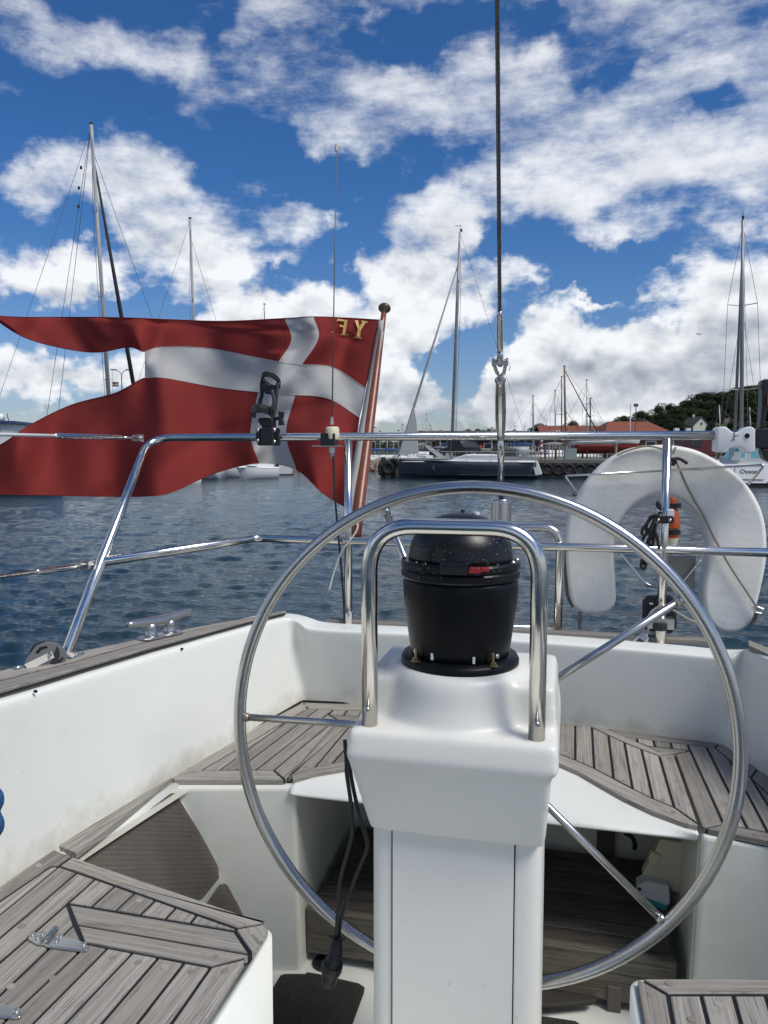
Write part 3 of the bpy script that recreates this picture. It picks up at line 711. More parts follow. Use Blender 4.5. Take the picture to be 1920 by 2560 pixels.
# --- coaming cap boards
cap_in = [(-700, 1945), (0, 1746), (217, 1680), (380, 1631), (543, 1585), (640, 1558), (712, 1540)]
cap_mid = [(-700, 1905), (0, 1719), (179, 1672), (325, 1629), (480, 1589), (600, 1560), (700, 1541)]
cap_out = [(-700, 1868), (0, 1694), (163, 1651), (347, 1612), (500, 1578), (635, 1554), (716, 1537)]
def capz(px, py): return ltop(px, py) + Vector((0, 0, .014))
def capboard(a, b, ins=.0015, mat=None):
    A_ = [capz(*p) for p in a]; B_ = [capz(*p) for p in b]; V = []; n = len(A_)
    for p, q in zip(A_, B_):
        d = (q - p).normalized() * ins; p2, q2 = p + d, q - d
        V += [p2 - Vector((0, 0, .014)), p2 + Vector((0, 0, -.002)), p2 + d * .9, q2 - d * .9, q2 + Vector((0, 0, -.002)), q2 - Vector((0, 0, .014))]
    F = [tuple(reversed(f)) for f in grid_faces(n, 6)]; F.append(tuple(range(6))); F.append(tuple(reversed(range((n - 1) * 6, n * 6))))
    o = make('cap_board', (V, F), mat or TEAK, boat); me = o.data; uvl = me.uv_layers.new(name='grain'); g = (A_[-1] - A_[0]).normalized()
    for lp in me.loops:
        c = me.vertices[lp.vertex_index].co; uvl.data[lp.index].uv = (c.dot(g), c.x * g.y - c.y * g.x + c.z)
    return o
capboard(cap_in, cap_mid, .0022); capboard(cap_mid, cap_out, .0022)
make('caulk_bead', tube([capz(*p) - Vector((0, 0, .0035)) for p in cap_mid], .0034, 6), CAULK, boat); make('caulk_bead', tube([capz(*p) - Vector((0, 0, .008)) for p in cap_in], .0028, 6), CAULK, boat)
capz = lambda px, py: zp(px, py, .497)
capboard([(1872, 1614), (1960, 1655), (2400, 1860)], [(1872, 1600), (1990, 1645), (2500, 1850)])
# thin teak strip along the transom top, outboard
y_o = VT + .10
o = plank_mesh('transom_strip', [(-.74, VT + .075), (.42, VT + .075), (.42, VT + .118), (-.74, VT + .118)], H - .537, .012, TEAK, boat, (1, 0))
# screws, small drain hole
for p in ((840 / 1.843, 1250 + 686 / 1.843), (166 / 1.843, 1250 + 882 / 1.843), (1355 / 1.843, 1250 + 585 / 1.843)):
    q = ltop(p[0], p[1] - 8) - Vector((0, 0, .0)); nn_ = nl
    r_ = ray(*p); 
    # point on the coaming face: slide along the ray until just inboard of the wall line
    best = None
    for i in range(len(cols) - 1):
        (B0, T0, n0), (B1, T1, n1) = cols[i], cols[i + 1]; nn = (B1 - B0).cross(T0 - B0)
        if nn.length < 1e-9: continue
        t = (B0 - CAM).dot(nn) / r_.dot(nn); X = CAM + r_ * t
        s = (X - B0).dot((B1 - B0)) / (B1 - B0).length_squared
        if -.05 <= s <= 1.05: best = (X, nn.normalized())
    if best:
        X, nn = best
        if nn.dot(CAM - X) < 0: nn = -nn
        make('screw_hole', cyl(X - nn * .004, X + nn * .0015, .0028, seg=10), CAULK, boat)
# =============================================================== drain
q = zp(*c6(366, 1122), HF - .001)
dr = thing('floor_drain', 'round black drain grate in the cockpit floor behind the hanging plug', 'drain', q)
make('rim', lathe([(.020, 0), (.034, 0), (.034, .003), (.031, .006), (.024, .005), (.022, .002)], q, 28), BLACKP, dr, smooth=True)
make('grate', join(*[box(q + Vector((x, 0, .002)), (.0035, .044 * math.sqrt(max(.1, 1 - (x / .024) ** 2)), .003)) for x in (-.018, -.009, 0, .009, .018)], box(q + Vector((0, 0, .0025)), (.042, .004, .003))), BLACKP, dr)
# =============================================================== hinges
def hinge(cx, label, pts_fix, pts_strap, barrel, holes):
    q0 = S2(cx(*barrel[0])); h = thing('strap_hinge', label, 'hinge', (q0[0], q0[1], ZS), group='steel hinges on the left seat')
    for nm, pts in (('leaf', pts_fix), ('strap', pts_strap)):
        P = T(cx, *pts); 
        if area2(P) < 0: P = P[::-1]
        bev(make(nm, prism([(p[0], p[1], ZS + .0005) for p in P], (0, 0, .0045)), CHROME, h), .002, 3)
    a, b = [S2(cx(*p)) for p in barrel]; A_ = Vector((a[0], a[1], ZS + .007)); B_ = Vector((b[0], b[1], ZS + .007))
    k = 5
    for i in range(k):
        make('knuckle', cyl(A_ + (B_ - A_) * (i / k + .01), A_ + (B_ - A_) * ((i + 1) / k - .01), .0065, seg=14), CHROME, h, smooth=False)
    for p in holes:
        s = S2(cx(*p)); make('screw', lathe([(.0048, .004), (.0048, .0062), (.0035, .0070), (.001, .0060)], (s[0], s[1], ZS), 12), CHROME, h)
hinge(c5, 'larger steel strap hinge fully in view on the lower left teak seat', [(152, 1098), (168, 1062), (215, 1070), (262, 1092), (238, 1130), (205, 1128)], [(262, 1092), (300, 1082), (330, 1078), (460, 1118), (488, 1140), (478, 1162), (430, 1163), (270, 1143), (238, 1132)],
      [(240, 1118), (302, 1052)], [(178, 1076), (232, 1073), (205, 1095), (330, 1085), (306, 1111), (456, 1132)])
hinge(c5, 'steel strap hinge cut off by the left edge at the bottom corner', [(-210, 1480), (-190, 1440), (-150, 1440), (-110, 1465), (-130, 1500), (-165, 1505)], [(-110, 1462), (-70, 1450), (-30, 1445), (95, 1478), (122, 1502), (112, 1528), (70, 1534), (-100, 1515), (-130, 1500)],
      [(-135, 1490), (-70, 1422)], [(-190, 1455), (-40, 1458), (90, 1497)])
# blue rope at the left edge
rp = [yp(-50, 1955, 1.04), yp(-8, 1980, 1.04), yp(-1, 2005, 1.04), yp(-10, 2030, 1.04), yp(0, 2058, 1.04), yp(-9, 2084, 1.04), yp(-50, 2105, 1.04)]
tag(make('rope_coil', tube(catm(rp, 6), .007, 8), BLUEROPE, None, smooth=True), 'blue rope hanging at the left edge against the white coaming', 'rope')
# =============================================================== steering pedestal
UC = -.176
ped = thing('steering_pedestal', 'white steering pedestal with moulded housing in the centre of the cockpit', 'pedestal', (UC, 1.27, ZF))
def hz(py, v, px=1150): return yp(px, py, v).z
# housing: blocks fused and smoothed into one moulding
zA, zB, zC, zD = H - .358, H - .440, H - .488, H - .628
parts = []
def ring(cx, cy, hw, f, b, z): return [(cx - hw, f, z), (cx + hw, f, z), (cx + hw, b, z), (cx - hw, b, z)]
parts.append(hexa(ring(UC + .008, 0, .142, 1.188, 1.40, zD) + ring(UC, 0, .160, 1.138, 1.44, zC)))
parts.append(hexa(ring(UC + .005, 0, .166, 1.132, 1.44, zC) + ring(UC + .005, 0, .163, 1.142, 1.44, zB)))
parts.append(hexa(ring(UC + .005, 0, .161, 1.205, 1.44, zB - .01) + ring(UC + .005, 0, .157, 1.215, 1.43, zA - .016)))
parts.append(lathe([(.150, zC), (.136, zB + .000), (.126, zB + .03), (.120, zA - .014), (.110, zA - .001)], (UC, 1.29, 0), 40))
hs_ = make('housing', join(*parts), GELC, ped, smooth=True)
m = hs_.modifiers.new('remesh', 'REMESH'); m.mode = 'VOXEL'; m.voxel_size = .0042; m.use_smooth_shade = True
m = hs_.modifiers.new('smooth', 'SMOOTH'); m.factor = .6; m.iterations = 30
# column
vcf = 1.205
cl_, cr_ = yp(926, 2200, vcf).x, yp(1355, 2200, vcf).x
def colsec(z):
    P = fillet([Vector(((cl_ + cr_) / 2, vcf, z)), Vector((cl_, vcf, z)), Vector((cl_, 1.37, z)), Vector((cr_, 1.37, z)), Vector((cr_, vcf, z)), Vector(((cl_ + cr_) / 2, vcf, z))], .028, 6)
    return P[:-1]
a, b = colsec(ZF), colsec(zD + .03); n = len(a)
o = make('column', (a + b, [(i, (i + 1) % n, (i + 1) % n + n, i + n) for i in range(n)] + [tuple(range(n - 1, -1, -1)), tuple(range(n, 2 * n))]), GELC, ped, smooth=True)
m = o.modifiers.new('es', 'EDGE_SPLIT'); m.split_angle = .6
sl, sr = yp(981, 2200, vcf).x, yp(1286, 2200, vcf).x
make('cover_panel', box(((sl + sr) / 2, vcf - .0008, (ZF + zD) / 2 + .02), (sr - sl - .002, .004, zD - ZF + .03)), GELC, ped)
for x in (sl, sr): make('panel_gap', box((x, vcf - .0003, (ZF + zD) / 2 + .02), (.0022, .004, zD - ZF + .03)), CAULK, ped)
# grab rail
vr = 1.168; rr = .0130
gz = [yp(923, 1812, vr), yp(925, 1312, vr), yp(1352, 1330, vr), yp(1340, 1852, vr)]
gz[0].x = gz[1].x = (gz[0].x + gz[1].x) / 2; gz[2].x = gz[3].x = (gz[2].x + gz[3].x) / 2; zt = yp(1130, 1318, vr).z
gz[1].z = gz[2].z = zt
gr_ = thing('grab_rail', 'polished stainless grab rail arching over the black compass', 'rail', (UC, vr, zB))
gz[0].z -= .02; gz[3].z -= .02
gp = fillet(gz, .075, 12)
make('tube', tube(gp, rr, 24), STEEL, gr_, smooth=True)
for px, py in ((918, 1774), (1342, 1811)):
    q = yp(px, py, vr - rr); make('bolt', lathe([(.0055, -.002), (.0055, .0015), (.004, .004), (.0018, .005), (.0018, .003)], q, 14, basis=zto((0, -1, .1))), CHROME, gr_, smooth=True)
for i, (x, z) in enumerate(((gz[0].x, zB - .0), (gz[3].x, zB))):
    make('collar', cyl((x, vr, z - .006), (x, vr, z - .001), rr + .0006, seg=24), CAULK, gr_)
# =============================================================== compass
cv = Vector((UC, 1.29, 0)); zb = zA
cp = thing('compass', 'large black steering compass with speckled hood and red tab on the pedestal', 'compass', (UC, 1.29, zb))
zr = H - .152      # rim height
make('flange', lathe([(.09, -.008), (.096, -.008), (.1005, -.002), (.1005, .006), (.097, .012), (.08, .014)], (cv.x, cv.y, zb), 48), COMPB, cp, smooth=True)
make('body', lathe([(.082, .010), (.0845, .02), (.0915, .07), (.0965, .11), (.0975, .135), (.0960, .145)], (cv.x, cv.y, zb), 48), COMPB, cp, smooth=True)
zr = zb + .145
make('rim', lathe([(.09, 0), (.099, 0), (.1005, .003), (.1005, .012), (.098, .015), (.1005, .018), (.1005, .026), (.098, .029), (.085, .030)], (cv.x, cv.y, zr), 56), COMP, cp, smooth=False)
prof = [(.0885, .028), (.0885, .036)] + [(.087 * math.cos(a), .040 + .068 * math.sin(a)) for a in [i * PI / 2 / 12 for i in range(12)]] + [(.001, .108)]
make('hood', lathe(prof, (cv.x, cv.y, zr), 56), COMP, cp, smooth=True)
def on_c(px, py, r):   # point of the compass drum at the pixel
    rr_ = ray(px, py); a = rr_.x ** 2 + rr_.y ** 2; bq = 2 * (rr_.x * (0 - cv.x) + rr_.y * (0 - cv.y)); c_ = cv.x ** 2 + cv.y ** 2 - r * r
    t = (-bq - math.sqrt(max(0, bq * bq - 4 * a * c_))) / (2 * a); p = CAM + rr_ * t; n = Vector((p.x - cv.x, p.y - cv.y, 0)).normalized(); return p, n
p, n = on_c(1136, 1419, .099); Bm = Matrix((Vector((-n.y, n.x, 0)), n, Vector((0, 0, 1)))).transposed()
bev(make('latch', join(box(p + n * .004, (.044, .016, .018), basis=Bm), box(p + n * .012 + Vector((0, 0, -.001)), (.030, .004, .007), basis=Bm)), BLACKP, cp), .002)
p, n = on_c(1194, 1423, .1005); Bm = Matrix((Vector((-n.y, n.x, 0)), n, Vector((0, 0, 1)))).transposed()
rt = Vector((-n.y, n.x, 0)); rt = rt if rt.x > 0 else -rt
bev(make('red_tab', join(hexa([p + rt * x + n * y + Vector((0, 0, z)) for x, y, z in [(-.018, .0, -.005), (.004, .0, -.006), (.004, .010, -.006), (-.018, .008, -.005), (-.015, 0, .005), (.002, 0, .003), (.002, .008, .003), (-.015, .007, .005)]]),
     box(p + rt * .010 + n * .004, (.016, .008, .007), basis=Bm)), REDP, cp), .0025)
for px in (1010, 1040, 1062, 1243, 1282, 1292):
    p, n = on_c(px, 1416, .094); make('screw', lathe([(.0035, 0), (.0035, .004), (.002, .006)], (p.x, p.y, zr + .026), 10), CHROME if px > 1280 else BLACKP, cp)
for (px, py) in ((1040, 1640), (1232, 1665)):
    p, n = on_c(px, py, .094); x, y = p.x, p.y; z0 = zb + .012
    make('bolt', join(lathe([(.0085, 0), (.0085, .0018)], (x, y, z0), 16), lathe([(.0055, .0018), (.0055, .006)], (x, y, z0), 6), lathe([(.0026, .006), (.0026, .019), (.002, .021)], (x, y, z0), 12)), BRASS, cp)
    p, n = on_c(px + (0 if px < 1100 else 10), py - (12 if px < 1100 else 24), .084); make('screw', lathe([(.0045, -.003), (.0045, .002), (.003, .003)], p, 10, basis=zto(n)), CHROME, cp)
for (px, py) in ((1080, 1641), (1184, 1651)):
    p, n = on_c(px, py, .085); make('clip', box(p, (.004, .004, .011), basis=Bm), WHITEP, cp)
for (px, py, mt) in ((1157, 1274, BLACKP), (1190, 1280, WHITEP)):
    q = yp(px, py, cv.y + .01); make('knob', cyl(q - Vector((0, 0, .02)), q, .0035 if mt is BLACKP else .006, seg=12), mt, cp)
# =============================================================== wheel
vw = 1.465
wc = yp(1229, 1829, vw)
xl_, xr_ = yp(590, 1829, vw).x, yp(1868, 1829, vw).x; wc.x = (xl_ + xr_) / 2; R = (xr_ - xl_) / 2 - .0125
zt__, zb__ = yp(1229, 1198, vw).z, yp(1270, 2468, vw).z; wc.z = (zt__ + zb__) / 2; Rt = (zt__ - zb__) / 2 - .0125
R = (R + Rt) / 2
print('WHEEL R', R, Rt, 'H seat', VF)
wh = thing('steering_wheel', 'large stainless steel steering wheel with five spokes behind the white pedestal', 'wheel', wc)
tilt = Matrix.Rotation(math.radians(-3), 3, 'X')
def wpt(r, a, dy=0.0): return wc + tilt @ Vector((r * math.cos(a), dy, r * math.sin(a)))
make('rim', tube([wpt(R, 2 * PI * i / 120) for i in range(120)], .0128, 20, closed=True), STEELW, wh, smooth=True)
for adeg in (180, 112, 37, -41, -112):
    a = math.radians(adeg)
    make('spoke', tube([wpt(R - .008, a), wpt(.03, a, .03)], .0075, 14), STEELW, wh, smooth=True)
    q = wpt(R - .0125, a); d = (wpt(0, a, .02) - q).normalized(); make('weld', tube([q - d * .004, q + d * .004, q + d * .009], [.0090, .0095, .0078], 14), mat_steel('weld_steel', .45, (.34, .29, .24), .7) if adeg == 180 else STEELW, wh, smooth=True)
make('hub', lathe([(.0, -.02), (.035, -.02), (.04, -.012), (.04, .03), (.025, .04), (.0, .04)], wc + Vector((0, .02, 0)), 28, basis=zto((0, 1, 0))), CHROME, wh, smooth=True)
make('axle', cyl(wc + Vector((0, .02, 0)), (wc.x, 1.40, wc.z), .018), CHROME, wh, smooth=True)
# =============================================================== cable with plug
vc = 1.30
cb_ = thing('power_cable', 'black twin cable with ribbed plug hanging beside the white pedestal', 'cable', yp(836, 2400, vc))
cA = [(862, 1850), (866, 1905), (867, 1936), (876, 1999), (881, 2067), (876, 2108), (853, 2189), (847, 2244), (840, 2352)]
cB_ = [(872, 1900), (881, 1959), (896, 2027), (917, 2099), (917, 2126), (894, 2180), (867, 2253), (852, 2300), (846, 2352)]
for cc_, dv in ((cA, 0), (cB_, .012)): make('cord', tube(catm([yp(x, y, vc + dv) for x, y in cc_], 6), .0037, 10), BLACKP, cb_, smooth=True)
P_ = [yp(x, y, vc) for x, y in [(843, 2344), (841, 2362), (838, 2385), (833, 2408), (829, 2420), (823, 2448), (820, 2461)]]
make('boot', tube(catm(P_[:4], 8), [(.0085 + .006 * i / 24) * (1.10 if i % 3 == 0 else .92) for i in range(25)], 16), BLACKP, cb_, smooth=False)
make('collar', tube([P_[3], P_[4], P_[4] * .6 + P_[5] * .4], [.019, .0205, .018], 20), BLACKP, cb_, smooth=False)
make('plug', tube([P_[4], P_[5], P_[6]], [.0165, .0155, .013], 20), BLACKP, cb_)
q = P_[0]; make('cable_tie', tube([q + Vector((-.016, 0, 0)), q + Vector((.016, 0, -.001))], .0022, 8), BLACKP, cb_)
# =============================================================== stern rail (pushpit)
VR = 2.30; RT_ = .0125
sr_ = thing('stern_rail', 'polished stainless stern rail with two horizontal bars around the stern', 'rail', (-.19, VR, H - .54))
legb = zp(158, 1652, .468)
vtop = 2.30
bend = yp(372, 1094, vtop)
topz = bend.z
def top(px):  # point of the top bar under that column of the photo
    lo, hi = 1000., 1200.
    for _ in range(40):
        mid = (lo + hi) / 2; z = yp(px, mid, VR).z
        if z > topz: lo = mid
        else: hi = mid
    return yp(px, mid, VR)
make('top_bar', tube(fillet([legb, bend, Vector((top(1990).x, VR, topz))], .10, 10), RT_, 20), STEEL, sr_, smooth=True)
# middle bar
lo, hi = 0., 1.
for _ in range(40):
    mm = (lo + hi) / 2; c = RM.inverted() @ (legb + (bend - legb) * mm - CAM); y = CYP - FPX * c.y / -c.z
    if y > 1405: lo = mm
    else: hi = mm
m0 = legb + (bend - legb) * lo
mc = yp(640, 1345, VR); mc.y = VR
mid = [m0, mc, Vector((yp(1400, 1366, VR).x, VR, mc.z - .0)), Vector((yp(2050, 1392, VR).x, VR, mc.z))]
make('middle_bar', tube(fillet(mid, .03, 6), RT_, 18), STEEL, sr_, smooth=True)
def post(pxt, pxb, pyb):
    b = yp(pxb, pyb, VR); t = top(pxt); 
    make('post', tube([b, t - Vector((0, 0, .008))], RT_, 18), STEEL, sr_, smooth=True)
    make('socket', lathe([(.0165, 0), (.0165, .058), (.0145, .062)], b, 20, basis=zto(t - b)), STEEL, sr_, smooth=False)
    o = bev(make('foot_plate', box(b + Vector((0, -.0, .003)), (.115, .045, .007)), STEEL, sr_), .003)
    for dx in (-.042, .042): make('screw', lathe([(.006, 0), (.006, .001), (.004, .003)], b + Vector((dx, 0, .0065)), 12), CHROME, sr_)
    return b
pb1 = post(870, 871, 1576); pb2 = post(1669, 1650, 1624)
q = legb; bev(make('foot_plate', box(q + Vector((0, 0, .012)), (.08, .05, .008)), STEEL, sr_), .003)
# =============================================================== boarding ladder hoop
ld = thing('boarding_ladder', 'stainless boarding ladder hoop at the stern behind the compass', 'ladder', yp(1397, 1585, 2.335))
vl = 2.335
make('hoop', tube(fillet([yp(1090, 1560, vl), yp(1086, 1316, vl), yp(1402, 1318, vl), yp(1394, 1585, vl)], .06, 8), RT_, 18), STEEL, ld, smooth=True)
make('rung', tube([yp(1090, 1563, vl), yp(1396, 1572, vl)], .011, 14), STEEL, ld, smooth=True)
# =============================================================== life line ends
def lifeline(label, pts, parts_):
    q = yp(*pts[-1][:2], pts[-1][2]); t = thing('lifeline', label, 'lifeline', q, group='lifelines on the left side')
    Q = [yp(*p) for p in pts]
    d = Q[-1] - Q[0]
    def at(px):
        s = (px - pts[0][0]) / (pts[-1][0] - pts[0][0]); return Q[0] + d * s
    make('wire', tube([at(-260), at(parts_[0])], .0045, 8), WHITEP if parts_[3] else STEEL, t, smooth=True)
    make('turnbuckle', tube([at(parts_[0]), at(parts_[0] + 6), at(parts_[1] - 6), at(parts_[1])], [.0055, .0075, .0075, .0055], 12), STEEL, t, smooth=True)
    make('stud', tube([at(parts_[1]), at(parts_[2])], .0040, 10), CHROME, t, smooth=True)
    e = at(parts_[2]); f = Q[-1]; dd = d.normalized(); up = Vector((0, 0, 1)); sd_ = dd.cross(up).normalized()
    for s in (-1, 1):
        bev(make('fork', prism([e + sd_ * s * .009 + up * .010 - dd * .004, f + sd_ * s * .009 + up * .012 + dd * .004, f + sd_ * s * .009 - up * .012 + dd * .004, e + sd_ * s * .009 - up * .010 - dd * .004], sd_ * s * .003), CHROME, t), .003)
    c = e * .4 + f * .6; make('pin', cyl(c - sd_ * .015, c + sd_ * .015, .005, seg=14), CHROME, t)
bl = bend + (legb - bend) * .02
lifeline('upper lifeline running into the top bend of the stern rail', [(0, 1086, 1.62), (350, 1095, 2.24)], (112, 296, 338, True))
lifeline('lower lifeline ending at the fork on the sloping rail leg', [(0, 1442, m0.y - .42), (226, 1412, m0.y - .02)], (78, 182, 208, False))
# =============================================================== backstay
VB = 2.33
bs = thing('backstay', 'wire backstay with turnbuckle rising from the stern to the top of the picture', 'rigging', yp(1253, 1300, VB))
b0 = yp(1253, 1250, VB); e1 = yp(1243, 0, 1.62); dB = (e1 - b0)
def bst(py):   # along the stay by photo height
    lo, hi = 0., 2.
    for _ in range(40):
        mm = (lo + hi) / 2; p = b0 + dB * mm; c = RM.inverted() @ (p - CAM); y = CYP - FPX * c.y / -c.z
        if y > py: lo = mm
        else: hi = mm
    return b0 + dB * mm
# wire as seven strands
wpts = [bst(790), b0 + dB * 5]
L_ = (wpts[1] - wpts[0]).length; dn = (wpts[1] - wpts[0]).normalized(); sn = dn.cross(Vector((0, 1, 0))).normalized(); tn = dn.cross(sn)
for k in range(6):
    pts = []; M_ = 400
    for i in range(M_ + 1):
        s = i / M_ * 1.25; a = s * 2 * PI / .06 + k * PI / 3; pts.append(wpts[0] + dn * s + (sn * math.cos(a) + tn * math.sin(a)) * .0030)
    make('wire_strand', tube(pts, .0021, 5), WIREM, bs, smooth=True)
make('wire', tube([wpts[0] + dn * 1.2, wpts[1]], .0048, 8), WIREM, bs, smooth=True)
make('wire_core', tube([wpts[0], wpts[0] + dn * 1.3], .003, 6), WIREM, bs)
make('swage', tube([bst(778), bst(786), bst(870), bst(882)], [.0060, .0078, .0078, .0060], 16), STEEL, bs, smooth=True)
make('swage_eye', tube([bst(880), bst(893), bst(905), bst(915)], [.0075, .0088, .0088, .006], 14), CHROME, bs, smooth=True)
c = bst(905); make('clevis_pin', join(cyl(c - Vector((.018, 0, 0)), c + Vector((.018, 0, 0)), .0075), cyl(c + Vector((.016, 0, 0)), c + Vector((.021, 0, 0)), .0105), cyl(c - Vector((.021, 0, 0)), c - Vector((.015, 0, 0)), .0105)), CHROME, bs)
make('split_ring', tube([c + Vector((.024, -.004, 0)), c + Vector((.027, -.006, -.012)), c + Vector((.025, -.004, -.024))], .0012, 6), CHROME, bs)
fk = [c + Vector((-.0135, 0, .006)), c + Vector((-.0135, 0, -.012)), bst(933) + Vector((-.007, 0, 0)), bst(938)]
fk2 = [Vector((2 * c.x - p.x, p.y, p.z)) for p in fk]
for f_ in (fk, fk2): make('toggle_fork', tube(catm(f_, 6), [.0048] * 19, 10), CHROME, bs, smooth=True)
make('threaded_stud', tube([bst(936), bst(948)], .0065, 12), CHROME, bs)
make('lock_nut', lathe([(.014, 0), (.015, .003), (.015, .010), (.0135, .013)], bst(956), 6, basis=zto(dn)), CHROME, bs)
make('turnbuckle', tube([bst(954), bst(962), bst(985), bst(1030), bst(1085), bst(1098)], [.0128, .0125, .0142, .0152, .0125, .0095], 10), STEEL, bs, smooth=False)
make('lower_rod', tube([bst(1095), bst(1130), bst(1133), bst(1140), bst(1143), bst(1250)], [.0085, .0085, .0105, .0105, .009, .0085], 16), STEEL, bs, smooth=True)
g = yp(1253, 1252, VB); make('tensioner_cylinder', lathe([(.018, .0), (.029, .0), (.030, -.004), (.030, -.075), (.0, -.075)], g, 32), STEEL, bs, smooth=False)
make('cylinder_cap', lathe([(.0, .001), (.0265, .001), (.0265, .004), (.018, .006), (.010, .004)], g, 32), CHROME, bs, smooth=True)
make('chainplate', hexa([(g.x - .01, VB - .003, H - .56), (g.x + .01, VB - .003, H - .56), (g.x + .01, VB + .003, H - .56), (g.x - .01, VB + .003, H - .56), (g.x - .01, VB - .003, g.z - .07), (g.x + .01, VB - .003, g.z - .07), (g.x + .01, VB + .003, g.z - .07), (g.x - .01, VB + .003, g.z - .07)]), CHROME, bs)
# =============================================================== antenna
an = thing('whip_antenna', 'thin whip antenna with cream base clamped to the stern rail in front of the flag', 'antenna', yp(828, 1105, VR))
a0_ = yp(830, 1050, VR - .02); a1_ = yp(841, 372, VR - .02)
WH = plain('antenna_whip_grey', (.10, .10, .10), .5)
make('whip', tube([a0_, a1_], [.0022, .0014], 8), WH, an, smooth=True)
dd = (a1_ - a0_).normalized(); make('tip', tube([a1_ - dd * .006, a1_ + dd * .014], .0040, 10), CREAM, an)
make('ferrule', tube([a0_ - dd * .014, a0_ + dd * .006, a0_ + dd * .010], [.0060, .0040, .003], 10), CHROME, an)
q = yp(831, 1084, VR - .02); make('base', lathe([(.019, -.02), (.021, -.015), (.021, .016), (.017, .021), (.0, .021)], q, 24), CREAM, an, smooth=True)
q = yp(823, 1098, VR - .022); bev(make('clamp', box(q, (.047, .036, .038)), BLACKP, an), .004)
q = yp(820, 1115, VR - .01); bev(make('bracket_plate', box(q, (.085, .05, .004)), CHROME, an), .001)
q = yp(830, 1118, VR - .01); make('connector', tube([q, q - Vector((0, 0, .018)), q - Vector((0, 0, .020)), q - Vector((-.001, 0, .034))], [.010, .010, .007, .0055], 12), CHROME, an)
ac = [yp(833, 1140, VR - .02), yp(835, 1180, VR - .02), yp(839, 1260, VR - .025), yp(848, 1360, VR - .025), yp(857, 1470, VR - .02), yp(862, 1575, VR - .015)]
make('cable', tube(catm(ac, 6), .0034, 8), BLACKP, an, smooth=True)
# =============================================================== rod holder
rh = thing('rod_holder', 'black plastic rod holder clamped to the stern rail over the flag', 'rod holder', yp(668, 1095, VR))
c7 = crop(560, 880, 4.1475)
def rp_(x, y, dv=0.0): return yp(*c7(x, y), VR - .03 + dv)
GRP = plain('grey_black_plastic', (.045, .047, .05), .45, spec=.45)
def flatp(name, pts, dv, th, mat=None, b=.003): 
    return bev(make(name, prism([rp_(x, y, dv) for x, y in pts], Vector((0, th, 0))), mat or BLACKP, rh), b, 3)
flatp('base_plate', [(330, 790), (570, 790), (575, 970), (350, 970), (325, 920)], -.004, .012)
flatp('clamp_block', [(385, 780), (500, 780), (510, 968), (385, 968)], -.018, .03)
flatp('clamp_back', [(340, 800), (560, 800), (560, 960), (340, 960)], .042, .014)
for p in ((352, 812), (522, 812), (352, 922), (522, 932)):
    make('bolt', lathe([(.0065, -.002), (.0065, .006), (.0045, .008), (.003, .005)], rp_(*p, -.004), 14, basis=zto((0, -1, 0))), CHROME, rh)
flatp('knuckle', [(345, 700), (372, 680), (480, 680), (505, 700), (505, 775), (385, 780)], -.012, .032)
def cyln(name, a, b, r, mat=None, seg=20): return make(name, cyl(a, b, r, seg=seg), mat or BLACKP, rh, smooth=False)
a_, b_ = rp_(515, 690), rp_(575, 690); cyln('knob_shaft', a_, b_, .006)
flatp('knob', [(558, 618), (608, 618), (606, 650), (595, 690), (608, 740), (606, 760), (558, 758), (566, 690)], -.008, .018, BLACKP, .002)
# lower cradle: a half ring, and the side arms up to the upper ring
def ringpts(cx, cy, rx, ry, a0, a1, n=22):
    out = []
    for i in range(n + 1):
        a = math.radians(a0 + (a1 - a0) * i / n); q = rp_(cx + rx * math.cos(a), cy - ry * math.sin(a)); q.y = VR - .03 + .036 * math.sin(a) * (-1); out.append(q)
    return out
def band(name, pts, w, th, mat):
    V = []; up = Vector((.12, 0, 1)).normalized()
    for i, p in enumerate(pts):
        t = (pts[min(i + 1, len(pts) - 1)] - pts[max(i - 1, 0)]).normalized(); o_ = t.cross(up).normalized()
        V += [p - up * w / 2 - o_ * th / 2, p + up * w / 2 - o_ * th / 2, p + up * w / 2 + o_ * th / 2, p - up * w / 2 + o_ * th / 2]
    n = len(pts); F = []
    for i in range(n - 1):
        for k in range(4): F.append((i * 4 + k, i * 4 + (k + 1) % 4, (i + 1) * 4 + (k + 1) % 4, (i + 1) * 4 + k))
    F += [(3, 2, 1, 0), tuple((n - 1) * 4 + k for k in range(4))]
    return bev(make(name, (V, F), mat, rh), .001, 2, 50)
band('lower_cradle', ringpts(400, 628, 95, 42, 200, -20), .026, .006, GRP)
band('lower_cradle', ringpts(400, 636, 95, 30, 20, 160), .018, .006, BLACKP)
band('upper_ring', ringpts(488, 300, 78, 60, 150, -200, 30), .016, .007, BLACKP)
arm1 = [rp_(372, 600, .0), rp_(372, 520), rp_(392, 440), rp_(390, 340), rp_(405, 280)]
arm2 = [rp_(505, 700), rp_(525, 600), rp_(540, 500), rp_(548, 400), rp_(560, 320)]
arm3 = [rp_(495, 600, -.02), rp_(520, 520, -.02), rp_(505, 430, -.02), rp_(495, 400, -.02)]
for ar in (arm1, arm2, arm3): make('arm', tube(catm(ar, 6), .0065, 8), GRP if ar is not arm1 else BLACKP, rh, smooth=True)
flatp('throat', [(400, 330), (430, 318), (470, 345), (520, 340), (515, 430), (470, 440), (425, 430), (400, 400)], -.012, .03)
